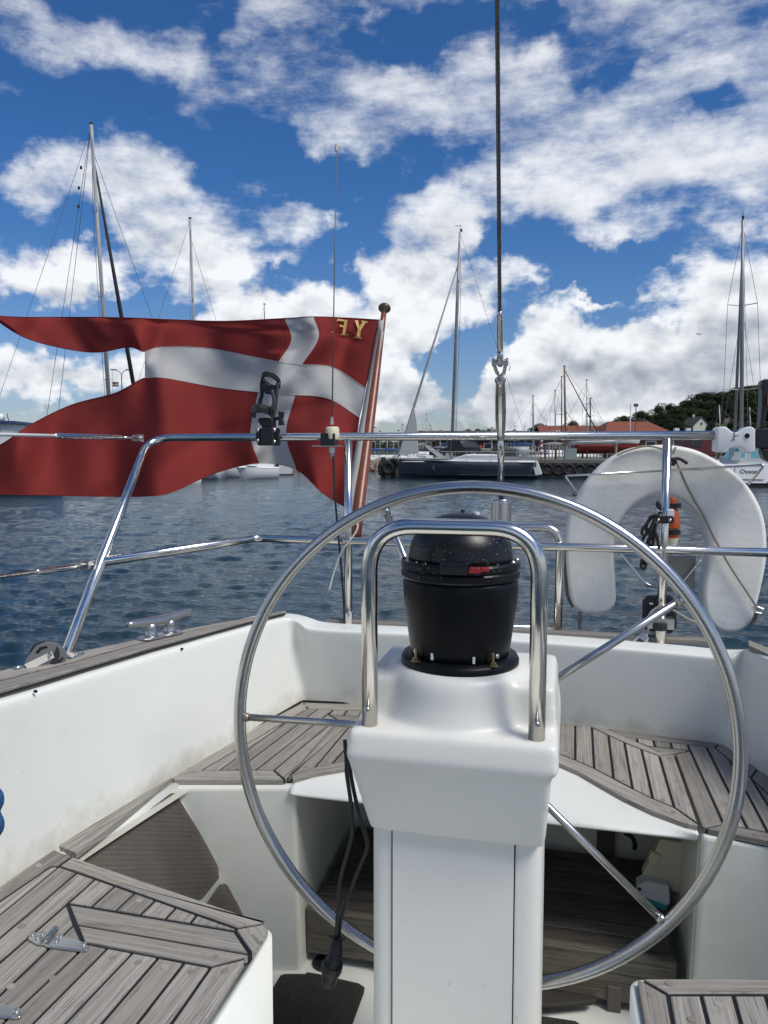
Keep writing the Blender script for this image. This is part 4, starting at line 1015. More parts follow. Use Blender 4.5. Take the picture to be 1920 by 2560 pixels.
# =============================================================== cleat and block
cq = ltop(*c1(690, 668)) + Vector((0, 0, .014))
cl = thing('mooring_cleat', 'cast steel horn cleat on the teak coaming cap at left', 'cleat', cq)
ca = ltop(*c1(697, 665)) + Vector((0, 0, .015)); cb2 = ltop(*c1(783, 646)) + Vector((0, 0, .015))
ax = (cb2 - ca).normalized(); sdv = Vector((ax.y, -ax.x, 0))
e0 = ca - ax * .075 + Vector((0, 0, .046)); e1_ = cb2 + ax * .078 + Vector((0, 0, .052)); mid_ = (ca + cb2) / 2 + Vector((0, 0, .040))
pts = catm([e0, ca + Vector((0, 0, .042)), mid_, cb2 + Vector((0, 0, .043)), e1_], 8)
make('horns', tube(pts, [.0060 + .0080 * math.sin(PI * i / (len(pts) - 1)) ** .6 for i in range(len(pts))], 16), CHROME, cl, smooth=True)
for q in (ca, cb2):
    make('leg', tube([q + Vector((0, 0, .004)), q + Vector((0, 0, .014)), q + Vector((0, 0, .026)), q + Vector((0, 0, .038))], [.019, .0135, .0125, .015], 16), CHROME, cl, smooth=True)
    bev(make('foot', prism([q + ax * a + sdv * b for a, b in ((-.036, -.014), (-.022, -.022), (.022, -.022), (.036, -.014), (.036, .014), (.022, .022), (-.022, .022), (-.036, .014))], (0, 0, .006)), CHROME, cl), .003, 3)
bq = ltop(*c1(180, 762)) + Vector((0, 0, .014))
bk = thing('snatch_block', 'grey sheave block with pale label plate lying beside the rail leg', 'block', bq)
def bp(x, y, dv=0.0):
    p = c1(x, y); q = ltop(p[0], p[1] + 22); v = 1.315 + (p[0] - 40) * .00085; return yp(p[0], p[1], v + dv)
DG = plain('block_cheek_grey', (.14, .145, .15), .5, bump=.2)
for dv in (-.002, .026):
    bev(make('cheek', prism([bp(x, y, dv) for x, y in ((100, 775), (125, 725), (165, 672), (205, 655), (250, 662), (290, 690), (303, 725), (290, 748), (240, 760), (150, 785))], Vector((0, .008, 0))), DG, bk), .003, 3)
make('sheave', cyl(bp(205, 715, .006), bp(205, 715, .026), .030, seg=28), BLACKP, bk)
bev(make('label_plate', prism([bp(x, y, -.004) for x, y in ((115, 757), (238, 697), (252, 726), (138, 785))], Vector((0, -.003, 0))), plain('label_cream', (.62, .61, .55), .5, var=.1, scale=40), bk), .001)
make('rivet', lathe([(.005, 0), (.005, .003), (.003, .004)], bp(230, 712, -.007), 12, basis=zto((0, -1, 0))), CHROME, bk)
make('shackle', tube(catm([bp(110, 775), bp(88, 770), bp(70, 785), bp(72, 802), bp(95, 800), bp(120, 788)], 6), .0042, 10), CHROME, bk, smooth=True)
make('swivel', cyl(bp(62, 783), bp(78, 790), .0075, seg=12), DG, bk)
for pts in (((165, 700), (185, 678), (215, 672), (218, 682), (190, 690), (175, 708)), ((240, 750), (275, 738), (288, 722), (292, 730), (280, 748), (250, 757))):
    make('slot', prism([bp(x, y, -.0035) for x, y in pts], Vector((0, .001, 0))), CAULK, bk)
# =============================================================== flag staff and flag
VS0, VS1 = 2.40, 2.86
def sv(py): return VS0 + (VS1 - VS0) * (1290 - py) / (1290 - 780)
def stf(py):   # staff axis
    x = 894 + (960 - 894) * (1290 - py) / (1290 - 780)
    return yp(x, py, sv(py))
def mat_varnish():
    m = Mat('worn_varnished_wood'); v = m.coord(scale=(6, 6, 1.0)); f = m.noise(v, 12, 6, .65)
    v2 = m.coord(scale=(20, 20, 3)); ch = m.noise(v2, 7, 5, .6)
    c = m.mix(m.ramp(f, [(.35, 0.0), (.7, 1.0)]), (.21, .060, .028, 1), (.13, .036, .018, 1)); c = m.mix(m.ramp(ch, [(.66, 0.0), (.69, 1.0)]), c, (.45, .32, .20, 1))
    m.l(c, m.b.inputs['Base Color']); m.set(Roughness=.35); m.bump(f, .2, .002); return m.m
VARN = mat_varnish()
st = thing('flagstaff', 'brown varnished wooden flagstaff with round knob at the stern', 'flagstaff', stf(1330))
sp = [stf(y) for y in (1340, 1290, 1200, 1100, 950, 800, 782)]
make('pole', tube(sp, [.0195, .0195, .019, .018, .0155, .0105, .010], 20), VARN, st, smooth=True)
td = (sp[-1] - sp[0]).normalized()
make('knob', lathe([(.008, -.022), (.010, -.012), (.018, -.004), (.0235, .004), (.0235, .010), (.019, .017), (.010, .021), (.0, .0215)], stf(774), 28, basis=zto(td)), plain('knob_brown', (.10, .07, .045), .35, metal=.4), st, smooth=True)
def mat_cloth(name, col, col2, transl=.35):
    m = Mat(name); t = m.n('ShaderNodeTexCoord'); v = m.coord(scale=(1, 1, 1))
    f = m.noise(v, 5, 6, .65); w1 = m.n('ShaderNodeTexWave'); w1.inputs['Scale'].default_value = 260; m.l(t.outputs['UV'], w1.inputs['Vector'])
    f2 = m.noise(m.coord(scale=(1, 1, 1)), 16, 4, .6)
    c = m.mix(m.ramp(f, [(.35, 0.0), (.75, 1.0)]), col + (1,), col2 + (1,)); m.l(c, m.b.inputs['Base Color']); m.set(Roughness=.85); m.b.inputs['Specular IOR Level'].default_value = .15
    mp = m.n('ShaderNodeMapping'); mp.inputs['Scale'].default_value = (420, 420, 1); m.l(t.outputs['UV'], mp.inputs[0])
    wf = m.noise(mp.outputs[0], 1.0, 3, .6); c = m.mix(m.ramp(wf, [(.35, 0.0), (.7, .5)]), c, tuple(x * .7 + .02 for x in col2) + (1,)); m.l(c, m.b.inputs['Base Color'])
    wv_ = m.noise(mp.outputs[0], 1.0, 2, .5); p = m.bump(wv_, .4, .0006)
    mp2 = m.n('ShaderNodeMapping'); mp2.inputs['Scale'].default_value = (7, 9, 1); mp2.inputs['Rotation'].default_value = (0, 0, .6); m.l(t.outputs['UV'], mp2.inputs[0])
    m.bump(m.noise(mp2.outputs[0], 1.0, 4, .5), .25, .010, p)
    tr = m.n('ShaderNodeBsdfTranslucent'); m.l(c, tr.inputs[0]); mx = m.n('ShaderNodeMixShader'); mx.inputs[0].default_value = transl
    m.l(m.b.outputs[0], mx.inputs[1]); m.l(tr.outputs[0], mx.inputs[2]); m.l(mx.outputs[0], m.out.inputs[0]); return m.m
FRED = mat_cloth('flag_red', (.37, .048, .040), (.24, .032, .030), .45); FWHITE = mat_cloth('flag_white', (.66, .655, .63), (.50, .50, .48), .42)
CU = [[(951, 800), (936, 884), (914, 971)], [(868, 795), (856, 855), (833, 919)], [(784, 792), (796, 845), (755, 912)], [(712, 796), (728, 850), (696, 905)], [(560, 803), (552, 840), (538, 873)],
      [(430, 799), (425, 832), (412, 867)], [(362, 796), (362, 838), (362, 879)], [(300, 794), (305, 835), (322, 868)], [(230, 793), (232, 838), (240, 881)], [(150, 793), (150, 832), (150, 869)], [(60, 793), (60, 822), (60, 843)], [(-25, 789), (-15, 795), (-12, 799)]]
CBD = [[(914, 971), (908, 1008), (899, 1044)], [(833, 919), (828, 958), (822, 997)], [(755, 912), (746, 950), (738, 987)], [(696, 905), (676, 944), (645, 980)], [(538, 873), (542, 921), (545, 969)], [(412, 867), (412, 906), (412, 945)], [(362, 879), (362, 912), (362, 945)]]
CD = [[(899, 1044), (884, 1150), (864, 1268)], [(822, 997), (806, 1105), (806, 1232)], [(738, 987), (715, 1084), (741, 1174)], [(645, 980), (626, 1085), (648, 1158)], [(545, 969), (530, 1080), (535, 1184)], [(412, 945), (420, 1090), (425, 1232)],
      [(362, 945), (345, 1090), (350, 1241)], [(290, 982), (270, 1110), (260, 1241)], [(180, 1012), (170, 1120), (160, 1239)], [(80, 1060), (70, 1150), (60, 1237)], [(-10, 1118), (-20, 1170), (-30, 1235)], [(-160, 1180), (-165, 1208), (-170, 1236)]]
def lag(c, t):      # Catmull-Rom over a list of 2-vectors at real index t
    n = len(c); i = max(0, min(n - 2, int(t))); f = t - i
    g = lambda k: c[k] if 0 <= k < n else (tuple(2 * c[0][q] - c[1][q] for q in (0, 1)) if k < 0 else tuple(2 * c[-1][q] - c[-2][q] for q in (0, 1)))
    p0, p1, p2, p3 = g(i - 1), g(i), g(i + 1), g(i + 2)
    return tuple(.5 * ((2 * p1[q]) + (p2[q] - p0[q]) * f + (2 * p0[q] - 5 * p1[q] + 4 * p2[q] - p3[q]) * f * f + (3 * p1[q] - p0[q] - 3 * p2[q] + p3[q]) * f ** 3) for q in (0, 1))
def ev(G, u, w):    # u along the fly, w 0..2 down the rows
    rows = [lag([c[r] for c in G], u) for r in range(3)]
    return lag(rows, w)
def fdepth(px, py, u, s):     # s 0..3 over the whole hoist height
    base = sv(max(780, min(1290, py))) * .55 + 2.62 * .45 + .03
    k = min(1, u / .8)
    wv_ = .06 * math.sin(u * 1.55 + s * .9 + .4) + .035 * math.sin(u * 2.9 - s * 1.6) + .010 * math.sin(u * 4.3 + s * 3.4 + 1.0) + .012 * math.exp(-((s - 1.9 - .16 * u) / .10) ** 2) - .014 * math.exp(-((s - 2.35 - .05 * u * u) / .12) ** 2) + .010 * math.exp(-((s - .45 + .06 * u) / .08) ** 2)
    crease = .07 * math.exp(-((px - (700 - (py - 900) * .28)) / 26) ** 2) * (1 if 880 < py < 1180 else 0)
    d = base * k + sv(max(780, min(1290, py))) * (1 - k) + wv_ * k - crease
    return max(d, VR + .05)
def fpt(G, u, w, off): 
    px, py = ev(G, u, w); return yp(px, py, fdepth(px, py, u, off + w / 2))
def sheet(G, off, nu, nw, red_only=False):
    V, F, Mi, UV = [], [], [], []; m = len(G) - 1
    us = [m * i / (nu * m) for i in range(nu * m + 1)]
    for u in us:
        for j in range(nw + 1):
            V.append(fpt(G, u, 2 * j / nw, off)); UV.append((u * .18, (off + j / nw) * .3))
    k = nw + 1
    for i in range(len(us) - 1):
        for j in range(nw):
            F.append((i * k + j, (i + 1) * k + j, (i + 1) * k + j + 1, i * k + j + 1)); uc = (us[i] + us[i + 1]) / 2
            Mi.append(1 if (2 < uc < 3 or off == 1) else 0)
    return V, F, Mi, UV
A1, A2, A3 = sheet(CU, 0, 16, 22), sheet(CBD, 1, 16, 12), sheet(CD, 2, 16, 26)
V, F = join(*[(a[0], a[1]) for a in (A1, A2, A3)]); Mi = A1[2] + A2[2] + A3[2]; UVs = A1[3] + A2[3] + A3[3]
flag = make('flag', (V, F), [FRED, FWHITE], None, smooth=True)
tag(flag, 'large red and white swallowtail flag blowing left from the wooden flagstaff', 'flag')
for p, mi in zip(flag.data.polygons, Mi): p.material_index = mi
uvl = flag.data.uv_layers.new(name='cloth')
for lp in flag.data.loops: uvl.data[lp.index].uv = UVs[lp.vertex_index]
bm = bmesh.new(); bm.from_mesh(flag.data); bmesh.ops.remove_doubles(bm, verts=bm.verts, dist=.0012); bm.to_mesh(flag.data); bm.free()
# edge hems and hoist tape
def hem(G, us, w, off, mat, r=.0016): 
    make('hem', tube([fpt(G, u, w, off) - Vector((0, .001, 0)) for u in us], r, 6), mat, flag, smooth=True)
fr_ = lambda a, b, n: [a + (b - a) * i / n for i in range(n + 1)]
hem(CU, fr_(0, 11, 120), 0, 0, FRED); hem(CU, fr_(6, 11, 60), 2, 0, FRED); hem(CD, fr_(6, 11, 60), 0, 2, FRED); hem(CD, fr_(3, 11, 90), 2, 2, FRED); hem(CD, fr_(0, 2, 30), 2, 2, FRED); hem(CD, fr_(2, 3, 12), 2, 2, FWHITE)
for uu in (5.02, 5.10): make('seam', tube([fpt(CBD, uu, w, 1) - Vector((0, .001, 0)) for w in fr_(0, 2, 14)], .0009, 5), FWHITE, flag, smooth=True)
for uu in (1.9, 3.1): make('seam', tube([fpt(CU, uu, w, 0) - Vector((0, .001, 0)) for w in fr_(0, 2, 20)], .0008, 5), FRED, flag, smooth=True)
for G, us, w, off in ((CBD, fr_(0, 6, 60), 0, 1), (CBD, fr_(0, 6, 60), 2, 1)): hem(G, us, w, off, FWHITE, .0012)
V = []
ys = [800 + (1272 - 800) * i / 30 for i in range(31)]
for y in ys:
    x = 950 - (y - 800) * (950 - 864) / (1268 - 800) ; s = stf(y); cr_x = 960 - (y - 790) * .134
    a = yp(x - 3, y, sv(y) - .012); b = yp(x + (15 if y > 830 else 8), y, sv(y) - .018); V += [a, b]
o = make('hoist_tape', (V, grid_faces(31, 2)), FWHITE, flag, smooth=True)
m = o.modifiers.new('solid', 'SOLIDIFY'); m.thickness = .002
# mirrored golden letters, as seen from behind
GOLD = plain('gold_lettering', (.62, .42, .14), .6)
def glyph(segs, x0, name):
    for P in segs:
        V = []
        for gx, gy in P:
            u = (x0 - gx) ; w = .08 + (1 - gy) * .60
            px, py = ev(CU, u, w); q = yp(px, py, fdepth(px, py, u, w / 2) - .006); V.append(q)
        make('letter', prism(V, (0, .0015, 0)), GOLD, flag)
# letter outlines in their own upright frame, x to the right in unmirrored writing (towards the fly is mirrored)
Yg = [[(0, 1.0), (.16, 1.0), (.24, .55), (.17, .42)], [(.34, 1.04), (.46, 1.0), (.26, .45), (.17, .42)], [(.17, .50), (.27, .50), (.28, .06), (.14, .06)], [(.08, .06), (.34, .02), (.34, -.05), (.08, 0)], [(-.04, 1.0), (.20, 1.04), (.20, .96), (-.04, .93)]]
Fg = [[(0, .0), (.11, -.02), (.11, 1.0), (0, 1.0)], [(.11, 1.0), (.38, 1.06), (.38, .90), (.11, .88)], [(.11, .58), (.28, .62), (.28, .48), (.11, .46)], [(-.05, 0), (.18, -.04), (.18, -.10), (-.05, -.06)], [(.36, .92), (.42, .80), (.38, 1.06)]]
dot = [[(0, 0), (.06, .05), (.12, 0), (.06, -.06)]]
mir = lambda segs, s=1.0, dx=0: [[(x * -s + dx, y) for x, y in P] for P in segs]
glyph(mir(Yg, .78), .40, 'Y'); glyph(mir(dot, .9), .86, 'dot'); glyph(mir(Fg, .78), .98, 'F'); glyph(mir(dot, .9), 1.38, 'dot')
# loose white cord hanging on the rail post
tag(make('signal_halyard', tube(catm([yp(892, 1300, 2.27), yp(893, 1322, 2.265), yp(876, 1350, 2.26), yp(858, 1372, 2.262), yp(845, 1400, 2.268), yp(832, 1440, 2.27), yp(823, 1476, 2.27)], 8), .0028, 8), WHITEROPE, None, smooth=True), 'thin white cord end hanging from the flagstaff beside the rail post', 'cord')
# =============================================================== horseshoe lifebuoy
VL = 2.40
c8 = crop(1380, 1080, 3.072)
out_ = [(245, 1402), (165, 1350), (125, 1220), (103, 1000), (100, 820), (125, 640), (200, 480), (300, 335), (430, 215), (580, 135), (740, 105), (900, 100), (1080, 130), (1240, 200), (1400, 305), (1520, 430), (1605, 580), (1645, 730), (1655, 900), (1640, 1060), (1592, 1280), (1545, 1430), (1480, 1512), (1390, 1545), (1290, 1530), (1205, 1450), (1165, 1330),
        (1165, 1190), (1200, 1040), (1213, 900), (1200, 780), (1150, 655), (1065, 555), (960, 492), (850, 475), (720, 508), (605, 590), (525, 690), (482, 800), (475, 950), (488, 1150), (492, 1290), (460, 1365), (380, 1400)]
def mat_buoy():
    m = Mat('dirty_white_vinyl'); v = m.coord(); a = m.noise(v, 5, 6, .65); v2 = m.coord(scale=(2, 2, 6)); mp = v2.node; mp.inputs['Rotation'].default_value = (0, .7, 0); s = m.noise(v2, 5, 5, .6); f = m.noise(v, 60, 5, .7)
    c = m.mix(m.ramp(a, [(.48, 0.0), (.80, .6)]), (.78, .77, .72, 1), (.46, .44, .38, 1)); c = m.mix(m.ramp(s, [(.66, 0.0), (.80, .5)]), c, (.30, .29, .27, 1))
    c = m.mix(m.ramp(f, [(.62, 0.0), (.72, .55)]), c, (.22, .21, .2, 1)); m.l(c, m.b.inputs['Base Color']); m.set(Roughness=.5); p = m.bump(m.noise(v, 7, 4, .6), .35, .012); m.bump(m.noise(v, 30, 4, .6), .25, .003, p); return m.m
BUOY = mat_buoy()
P_ = [yp(*c8(*p), VL) for p in out_]
P2 = catm([*P_, P_[0]], 4)[:-1]
lb = thing('horseshoe_lifebuoy', 'grubby white horseshoe lifebuoy hanging upside down outside the stern rail', 'lifebuoy', yp(1660, 1500, VL))
o = make('float', prism(P2, (0, .11, 0)), BUOY, lb, smooth=True); bev(o, .014, 4, 40); 
m = o.modifiers.new('wn', 'WEIGHTED_NORMAL'); m.keep_sharp = False
def c_off(P, d):
    n = len(P); out = []
    for i in range(n):
        e = (P[(i + 1) % n] - P[i - 1]).normalized(); nn = Vector((e.z, 0, -e.x)); out.append(P[i] + nn * d)
    return out
seamp = [p + Vector((0, -.0005, 0)) for p in c_off([yp(*c8(*p), VL) for p in out_], -.014)]
a_test = sum(P_[i].x * P_[(i + 1) % len(P_)].z - P_[(i + 1) % len(P_)].x * P_[i].z for i in range(len(P_)))
PIPG = plain('piping_grey', (.16, .16, .15), .7)
pp = [p + Vector((0, .002, 0)) for p in c_off(P_, -.012 if a_test > 0 else .012)]; 
make('piping', tube(catm(pp + [pp[0]], 4)[:-1], .0009, 5, closed=True), PIPG, lb, smooth=True)
rp2 = [yp(*c8(*p), VL - .012) for p in [(925, 205), (960, 240), (1010, 360), (1080, 500), (1150, 620), (1230, 780), (1290, 890), (1350, 1000), (1420, 1110), (1500, 1230), (1570, 1340)]]
make('rope', tube(catm(rp2, 4), .0036, 8), GREYROPE, lb, smooth=True)
make('rope', tube(catm([yp(*c8(*p), VL - .006) for p in [(500, 180), (560, 150), (680, 115), (760, 110), (860, 135), (925, 165), (950, 115)]], 5), .003, 6), GREYROPE, lb, smooth=True)
make('strap', tube(catm([yp(*c8(*p), VL + .01) for p in [(95, 850), (92, 980), (105, 1120), (112, 1180), (120, 1260), (160, 1340)]], 4), .0045, 6), plain('strap_dark', (.08, .08, .07), .8), lb, smooth=True)
bev(make('ring', join(tube([yp(*c8(*p), VL - .012) for p in [(1552, 1345), (1560, 1385), (1612, 1395), (1620, 1360), (1575, 1345)]], .0045, 6, closed=True)), CHROME, lb), .0005)
make('lashing', tube(catm([yp(*c8(*p), VL - .004) for p in [(1568, 1395), (1555, 1440), (1520, 1490)]], 4), .005, 6), plain('lashing_dark', (.10, .09, .08), .8), lb)
bev(make('whistle_tab', prism([yp(*c8(*p), VL + .03) for p in [(200, 1385), (225, 1385), (232, 1430), (222, 1515), (198, 1512), (195, 1430)]], (0, .014, 0)), plain('tab_beige', (.30, .27, .21), .7), lb), .002)
BLKTIE = plain('black_lashing', (.012, .012, .013), .7)
make('black_tie', tube(catm([yp(*c8(*p), VL - .035) for p in [(930, 260), (935, 225), (945, 205), (985, 208), (1040, 242)]], 5), .0045, 8), BLKTIE, lb, smooth=True)
make('black_tie', tube(catm([yp(*c8(*p), VR - .0) for p in [(925, 255), (935, 240), (930, 205), (950, 230), (925, 245)]], 5), .0055, 6), BLKTIE, lb, smooth=True)
# wire holder of the lifebuoy
hd = thing('lifebuoy_holder', 'thin stainless wire holder frame around the horseshoe lifebuoy', 'holder', yp(1655, 1170, VL))
wl = [yp(*c8(*p), VL - .02) for p in [(190, 462), (98, 336), (845, 297), (1630, 254), (1508, 402)]]
make('wire', tube(fillet(wl[:3], .01, 4), .0034, 8), STEEL, hd, smooth=True); make('wire', tube(fillet([wl[2], wl[3], wl[4]], .008, 4), .0038, 8), STEEL, hd, smooth=True)
make('wire', tube(fillet([yp(*c8(*p), VL + .02) for p in [(470, 840), (535, 940), (730, 1180), (850, 1188), (1000, 1160), (1155, 965)]], .02, 5), .0034, 8), STEEL, hd, smooth=True)
make('end_ball', lathe([(.001, -.007), (.006, -.004), (.0075, 0), (.006, .004), (.001, .007)], yp(*c8(175, 478), VL - .02), 12), plain('ball_dark', (.1, .1, .1), .4), hd, smooth=True)
bev(make('back_plate', prism([yp(*c8(*p), VL + .03) for p in [(885, 955), (1105, 955), (1095, 1225), (880, 1225)]], (0, .01, 0)), plain('plate_grey', (.20, .20, .18), .6, bump=.2), hd), .002)
# lifebuoy light with cord
ll = thing('lifebuoy_light', 'orange and black lifebuoy light strapped to the right rail post', 'light', yp(1690, 1280, VR))
def c8p(x, y, v): return yp(*c8(x, y), v)
vll = VR + .03
make('lamp_body', lathe([(.0, .052), (.009, .052), (.010, .040), (.010, .024), (.014, .016), (.019, -.008), (.021, -.034), (.018, -.038), (.0, -.038)], c8p(928, 640, vll) , 24), ORANGE, ll, smooth=True)
0 and make('handle', tube(catm([c8p(935, 590, vll), c8p(985, 640, vll), c8p(1003, 690, vll), c8p(1000, 735, vll), c8p(950, 742, vll)], 5), .006, 8), ORANGE, ll, smooth=True)
make('neck_clip', cyl(c8p(940, 548, vll) , c8p(940, 580, vll), .019, seg=20), BLACKP, ll)
make('collar', cyl(c8p(925, 750, vll), c8p(925, 785, vll), .022, seg=24), BLACKP, ll)
make('tag_ring', cyl(c8p(925, 786, vll), c8p(925, 812, vll), .016, seg=24), ORANGE, ll)
make('base_cap', cyl(c8p(922, 812, vll), c8p(920, 850, vll), .018, .015, seg=24), CREAM, ll)
make('lens', lathe([(.014, 0), (.013, -.007), (.008, -.012), (.0, -.013)], c8p(920, 850, vll), 20), plain('lens_clear', (.62, .64, .64), .15), ll, smooth=True)
bev(make('clamp', join(prism([c8p(x, y, VR - .022) for x, y in [(815, 645), (925, 645), (940, 660), (940, 690), (925, 702), (815, 700), (798, 690), (798, 658)]], (0, .012, 0))), BLACKP, ll), .003)
for x in (815, 906): make('clamp_screw', lathe([(.0045, 0), (.0045, .002), (.003, .003)], c8p(x, 676, VR - .022), 10, basis=zto((0, -1, 0))), CHROME, ll)
bev(make('bracket', join(box(c8p(824, 700, VR), (.012, .02, .035)), box(c8p(905, 620, VR), (.02, .03, .02)), box(c8p(820, 625, VR), (.010, .02, .02))), WHITEP, ll), .002)
cord = [[(822, 640), (790, 640), (760, 650), (730, 700), (700, 740), (690, 780), (720, 790), (745, 760), (775, 700), (790, 660)], [(800, 660), (765, 660), (725, 720), (735, 770), (760, 740), (790, 680)], [(800, 700), (780, 780), (745, 850), (770, 870), (785, 800), (795, 740)], [(770, 720), (715, 790), (690, 850), (700, 900)],
        [(832, 600), (828, 560), (812, 540), (808, 565), (820, 575), (838, 600)], [(700, 960), (685, 1010), (692, 1045), (715, 1040), (722, 1000), (712, 960)], [(760, 790), (730, 860), (725, 960), (700, 1020)], [(835, 610), (815, 640)], [(795, 770), (810, 820), (822, 900)], [(780, 690), (752, 800), (740, 860)]]
for i, cc_ in enumerate(cord): make('cord', tube(catm([c8p(x, y, VR - .03 + .006 * (i % 4)) for x, y in cc_], 5), .0042, 8), BLKTIE, ll, smooth=True)
# black octagonal box behind the post foot
ob = thing('black_speaker_box', 'black octagonal panel mounted behind the foot of the right rail post', 'panel', c8p(825, 1400, VR + .06))
bev(make('plate', prism([c8p(x, y, VR + .045) for x, y in [(735, 1258), (915, 1258), (958, 1300), (957, 1505), (915, 1548), (730, 1530), (695, 1490), (697, 1300)]], (0, .02, 0)), BLACKP, ob), .004)
make('clamp_block', (lambda b: b)(box(c8p(832, 1462, VR), (.070, .045, .030))), CHROME, ob); bev(ob.children[-1] if ob.children else bpy.data.objects['clamp_block'], .005)
make('clamp_wheel', lathe([(.016, -.012), (.020, -.010), (.021, 0), (.020, .008), (.012, .010)], c8p(828, 1490, VR - .02), 14), BLACKP, ob)
make('white_mark', box(c8p(762, 1318, VR + .04), (.010, .004, .004)), WHITEP, ob)
# snap hook with line
sh = thing('snap_hook', 'white rope with steel snap hook hanging near the right rail post foot', 'hook', c8p(690, 1590, VR - .03))
make('line', tube(catm([c8p(x, y, VR - .02) for x, y in [(850, 1325), (790, 1360), (750, 1400), (742, 1460), (735, 1540), (715, 1560)]], 6), .0036, 8), GREYROPE, sh, smooth=True)
make('line', tube(catm([c8p(x, y, VR + .01) for x, y in [(870, 1325), (950, 1380), (1050, 1440), (1130, 1475)]], 6), .0036, 8), GREYROPE, sh, smooth=True)
make('hook', tube(catm([c8p(x, y, VR - .035) for x, y in [(720, 1560), (730, 1590), (700, 1620), (660, 1645), (628, 1640), (625, 1610), (655, 1580), (690, 1560), (712, 1555)]], 5), .0048, 10), CHROME, sh, smooth=True)
make('swivel', cyl(c8p(705, 1575, VR - .045), c8p(706, 1578, VR - .025), .010, seg=14), CHROME, sh)
# =============================================================== white saddle bracket on the rail and the black bracket beside it
c9 = crop(1280, 940, 2.592)
sb = thing('white_saddle', 'white moulded saddle shaped pad clamped on the right end of the stern rail', 'pad', yp(1840, 1100, VR))
pts = [(1328, 340), (1345, 328), (1385, 328), (1408, 345), (1425, 362), (1455, 367), (1485, 355), (1510, 335), (1540, 327), (1568, 335), (1577, 350), (1577, 485), (1565, 498), (1520, 500), (1508, 480), (1490, 462), (1440, 462), (1408, 472), (1392, 498), (1335, 492), (1322, 480)]
o = make('pad', prism([yp(*c9(*p), VR - .035) for p in pts], (0, .07, 0)), WHITEP, sb, smooth=True); bev(o, .007, 4, 35)
make('screw_hole', cyl(yp(*c9(1524, 387), VR - .0375), yp(*c9(1524, 387), VR - .03), .0065), CAULK, sb)
make('crack', tube([yp(*c9(*p), VR - .0355) for p in [(1440, 350), (1442, 385), (1435, 405), (1445, 415)]], .0009, 4), CAULK, sb)
make('crack', tube([yp(*c9(*p), VR - .0355) for p in [(1442, 395), (1448, 388), (1470, 384)]], .0007, 4), CAULK, sb)
make('crack', tube([yp(*c9(*p), VR - .0355) for p in [(1435, 402), (1425, 415), (1428, 425)]], .0007, 4), CAULK, sb)
bb = thing('black_outboard_bracket', 'black ribbed plastic strap bracket at the right edge beside the white saddle', 'bracket', yp(1910, 1100, VR))
def bpx(*P): return [yp(*c9(*p), VR - .03) for p in P]
for nm, P, d in (('arm', [(1620, 30), (1640, 17), (1700, 22), (1705, 110), (1660, 120), (1655, 200), (1645, 280), (1640, 340), (1608, 345), (1620, 200), (1622, 100)], .05), ('block', [(1585, 345), (1610, 335), (1800, 335), (1800, 470), (1600, 470), (1578, 450)], .09), ('strap', [(1620, 470), (1800, 470), (1800, 560), (1680, 560), (1640, 540), (1622, 500)], .05), ('lug', [(1614, 45), (1628, 40), (1632, 75), (1616, 78)], .03)):
    bev(make(nm, prism(bpx(*P), (0, d, 0)), BLACKP, bb), .005, 2)
make('orange_pin', box(yp(*c9(1660, 150), VR - .035), (.004, .01, .03)), ORANGE, bb)
# cream bracket and white/teal box under the helm seat
ub = thing('flare_box', 'small white and teal plastic box hanging below a cream bracket under the helm seat', 'box', yp(*c4(880, 620), 1.95))
def q4(x, y, v): return yp(*c4(x, y), v)
bev(make('cream_bracket', prism([q4(x, y, 1.93) for x, y in [(905, 340), (940, 260), (1115, 290), (1125, 640), (1010, 610), (1000, 575), (890, 520), (880, 540), (815, 500), (855, 430)]], (0, .03, 0)), CREAM, ub), .004)
bev(make('cream_arm', prism([q4(x, y, 1.925) for x, y in [(880, 345), (945, 370), (935, 400), (900, 470), (870, 440), (855, 400)]], (0, .02, 0)), CREAM, ub), .003)
bev(make('white_box', prism([q4(x, y, 1.90) for x, y in [(785, 580), (850, 545), (1000, 580), (1005, 690), (985, 715), (785, 635)]], (0, .045, 0)), WHITEP, ub), .004)
bev(make('teal_base', prism([q4(x, y, 1.895) for x, y in [(783, 637), (985, 716), (975, 740), (925, 728), (795, 665)]], (0, .055, 0)), TEAL, ub), .002)
make('hole', cyl(q4(800, 597, 1.897), q4(800, 597, 1.905), .0045), CAULK, ub)
tag(make('cable', tube(catm([q4(x, y, 2.05) for x, y in [(700, 220), (750, 250), (770, 300), (762, 330)]], 5), .006, 8), BLACKP, None), 'short dark cable hanging under the helm seat above the small box', 'cable')
# grubby rubber piece by the platform foot
tag(bev(make('rubber_scrap', prism([zp(*c4(*p), HF - .02) for p in [(-150, 1270), (60, 1285), (420, 1330), (520, 1350), (480, 1380), (330, 1395), (200, 1408), (-150, 1400)]], (0, 0, .012)), MATD, None), .004), 'flat dark rubber piece on the floor beneath the teak platform', 'rubber')
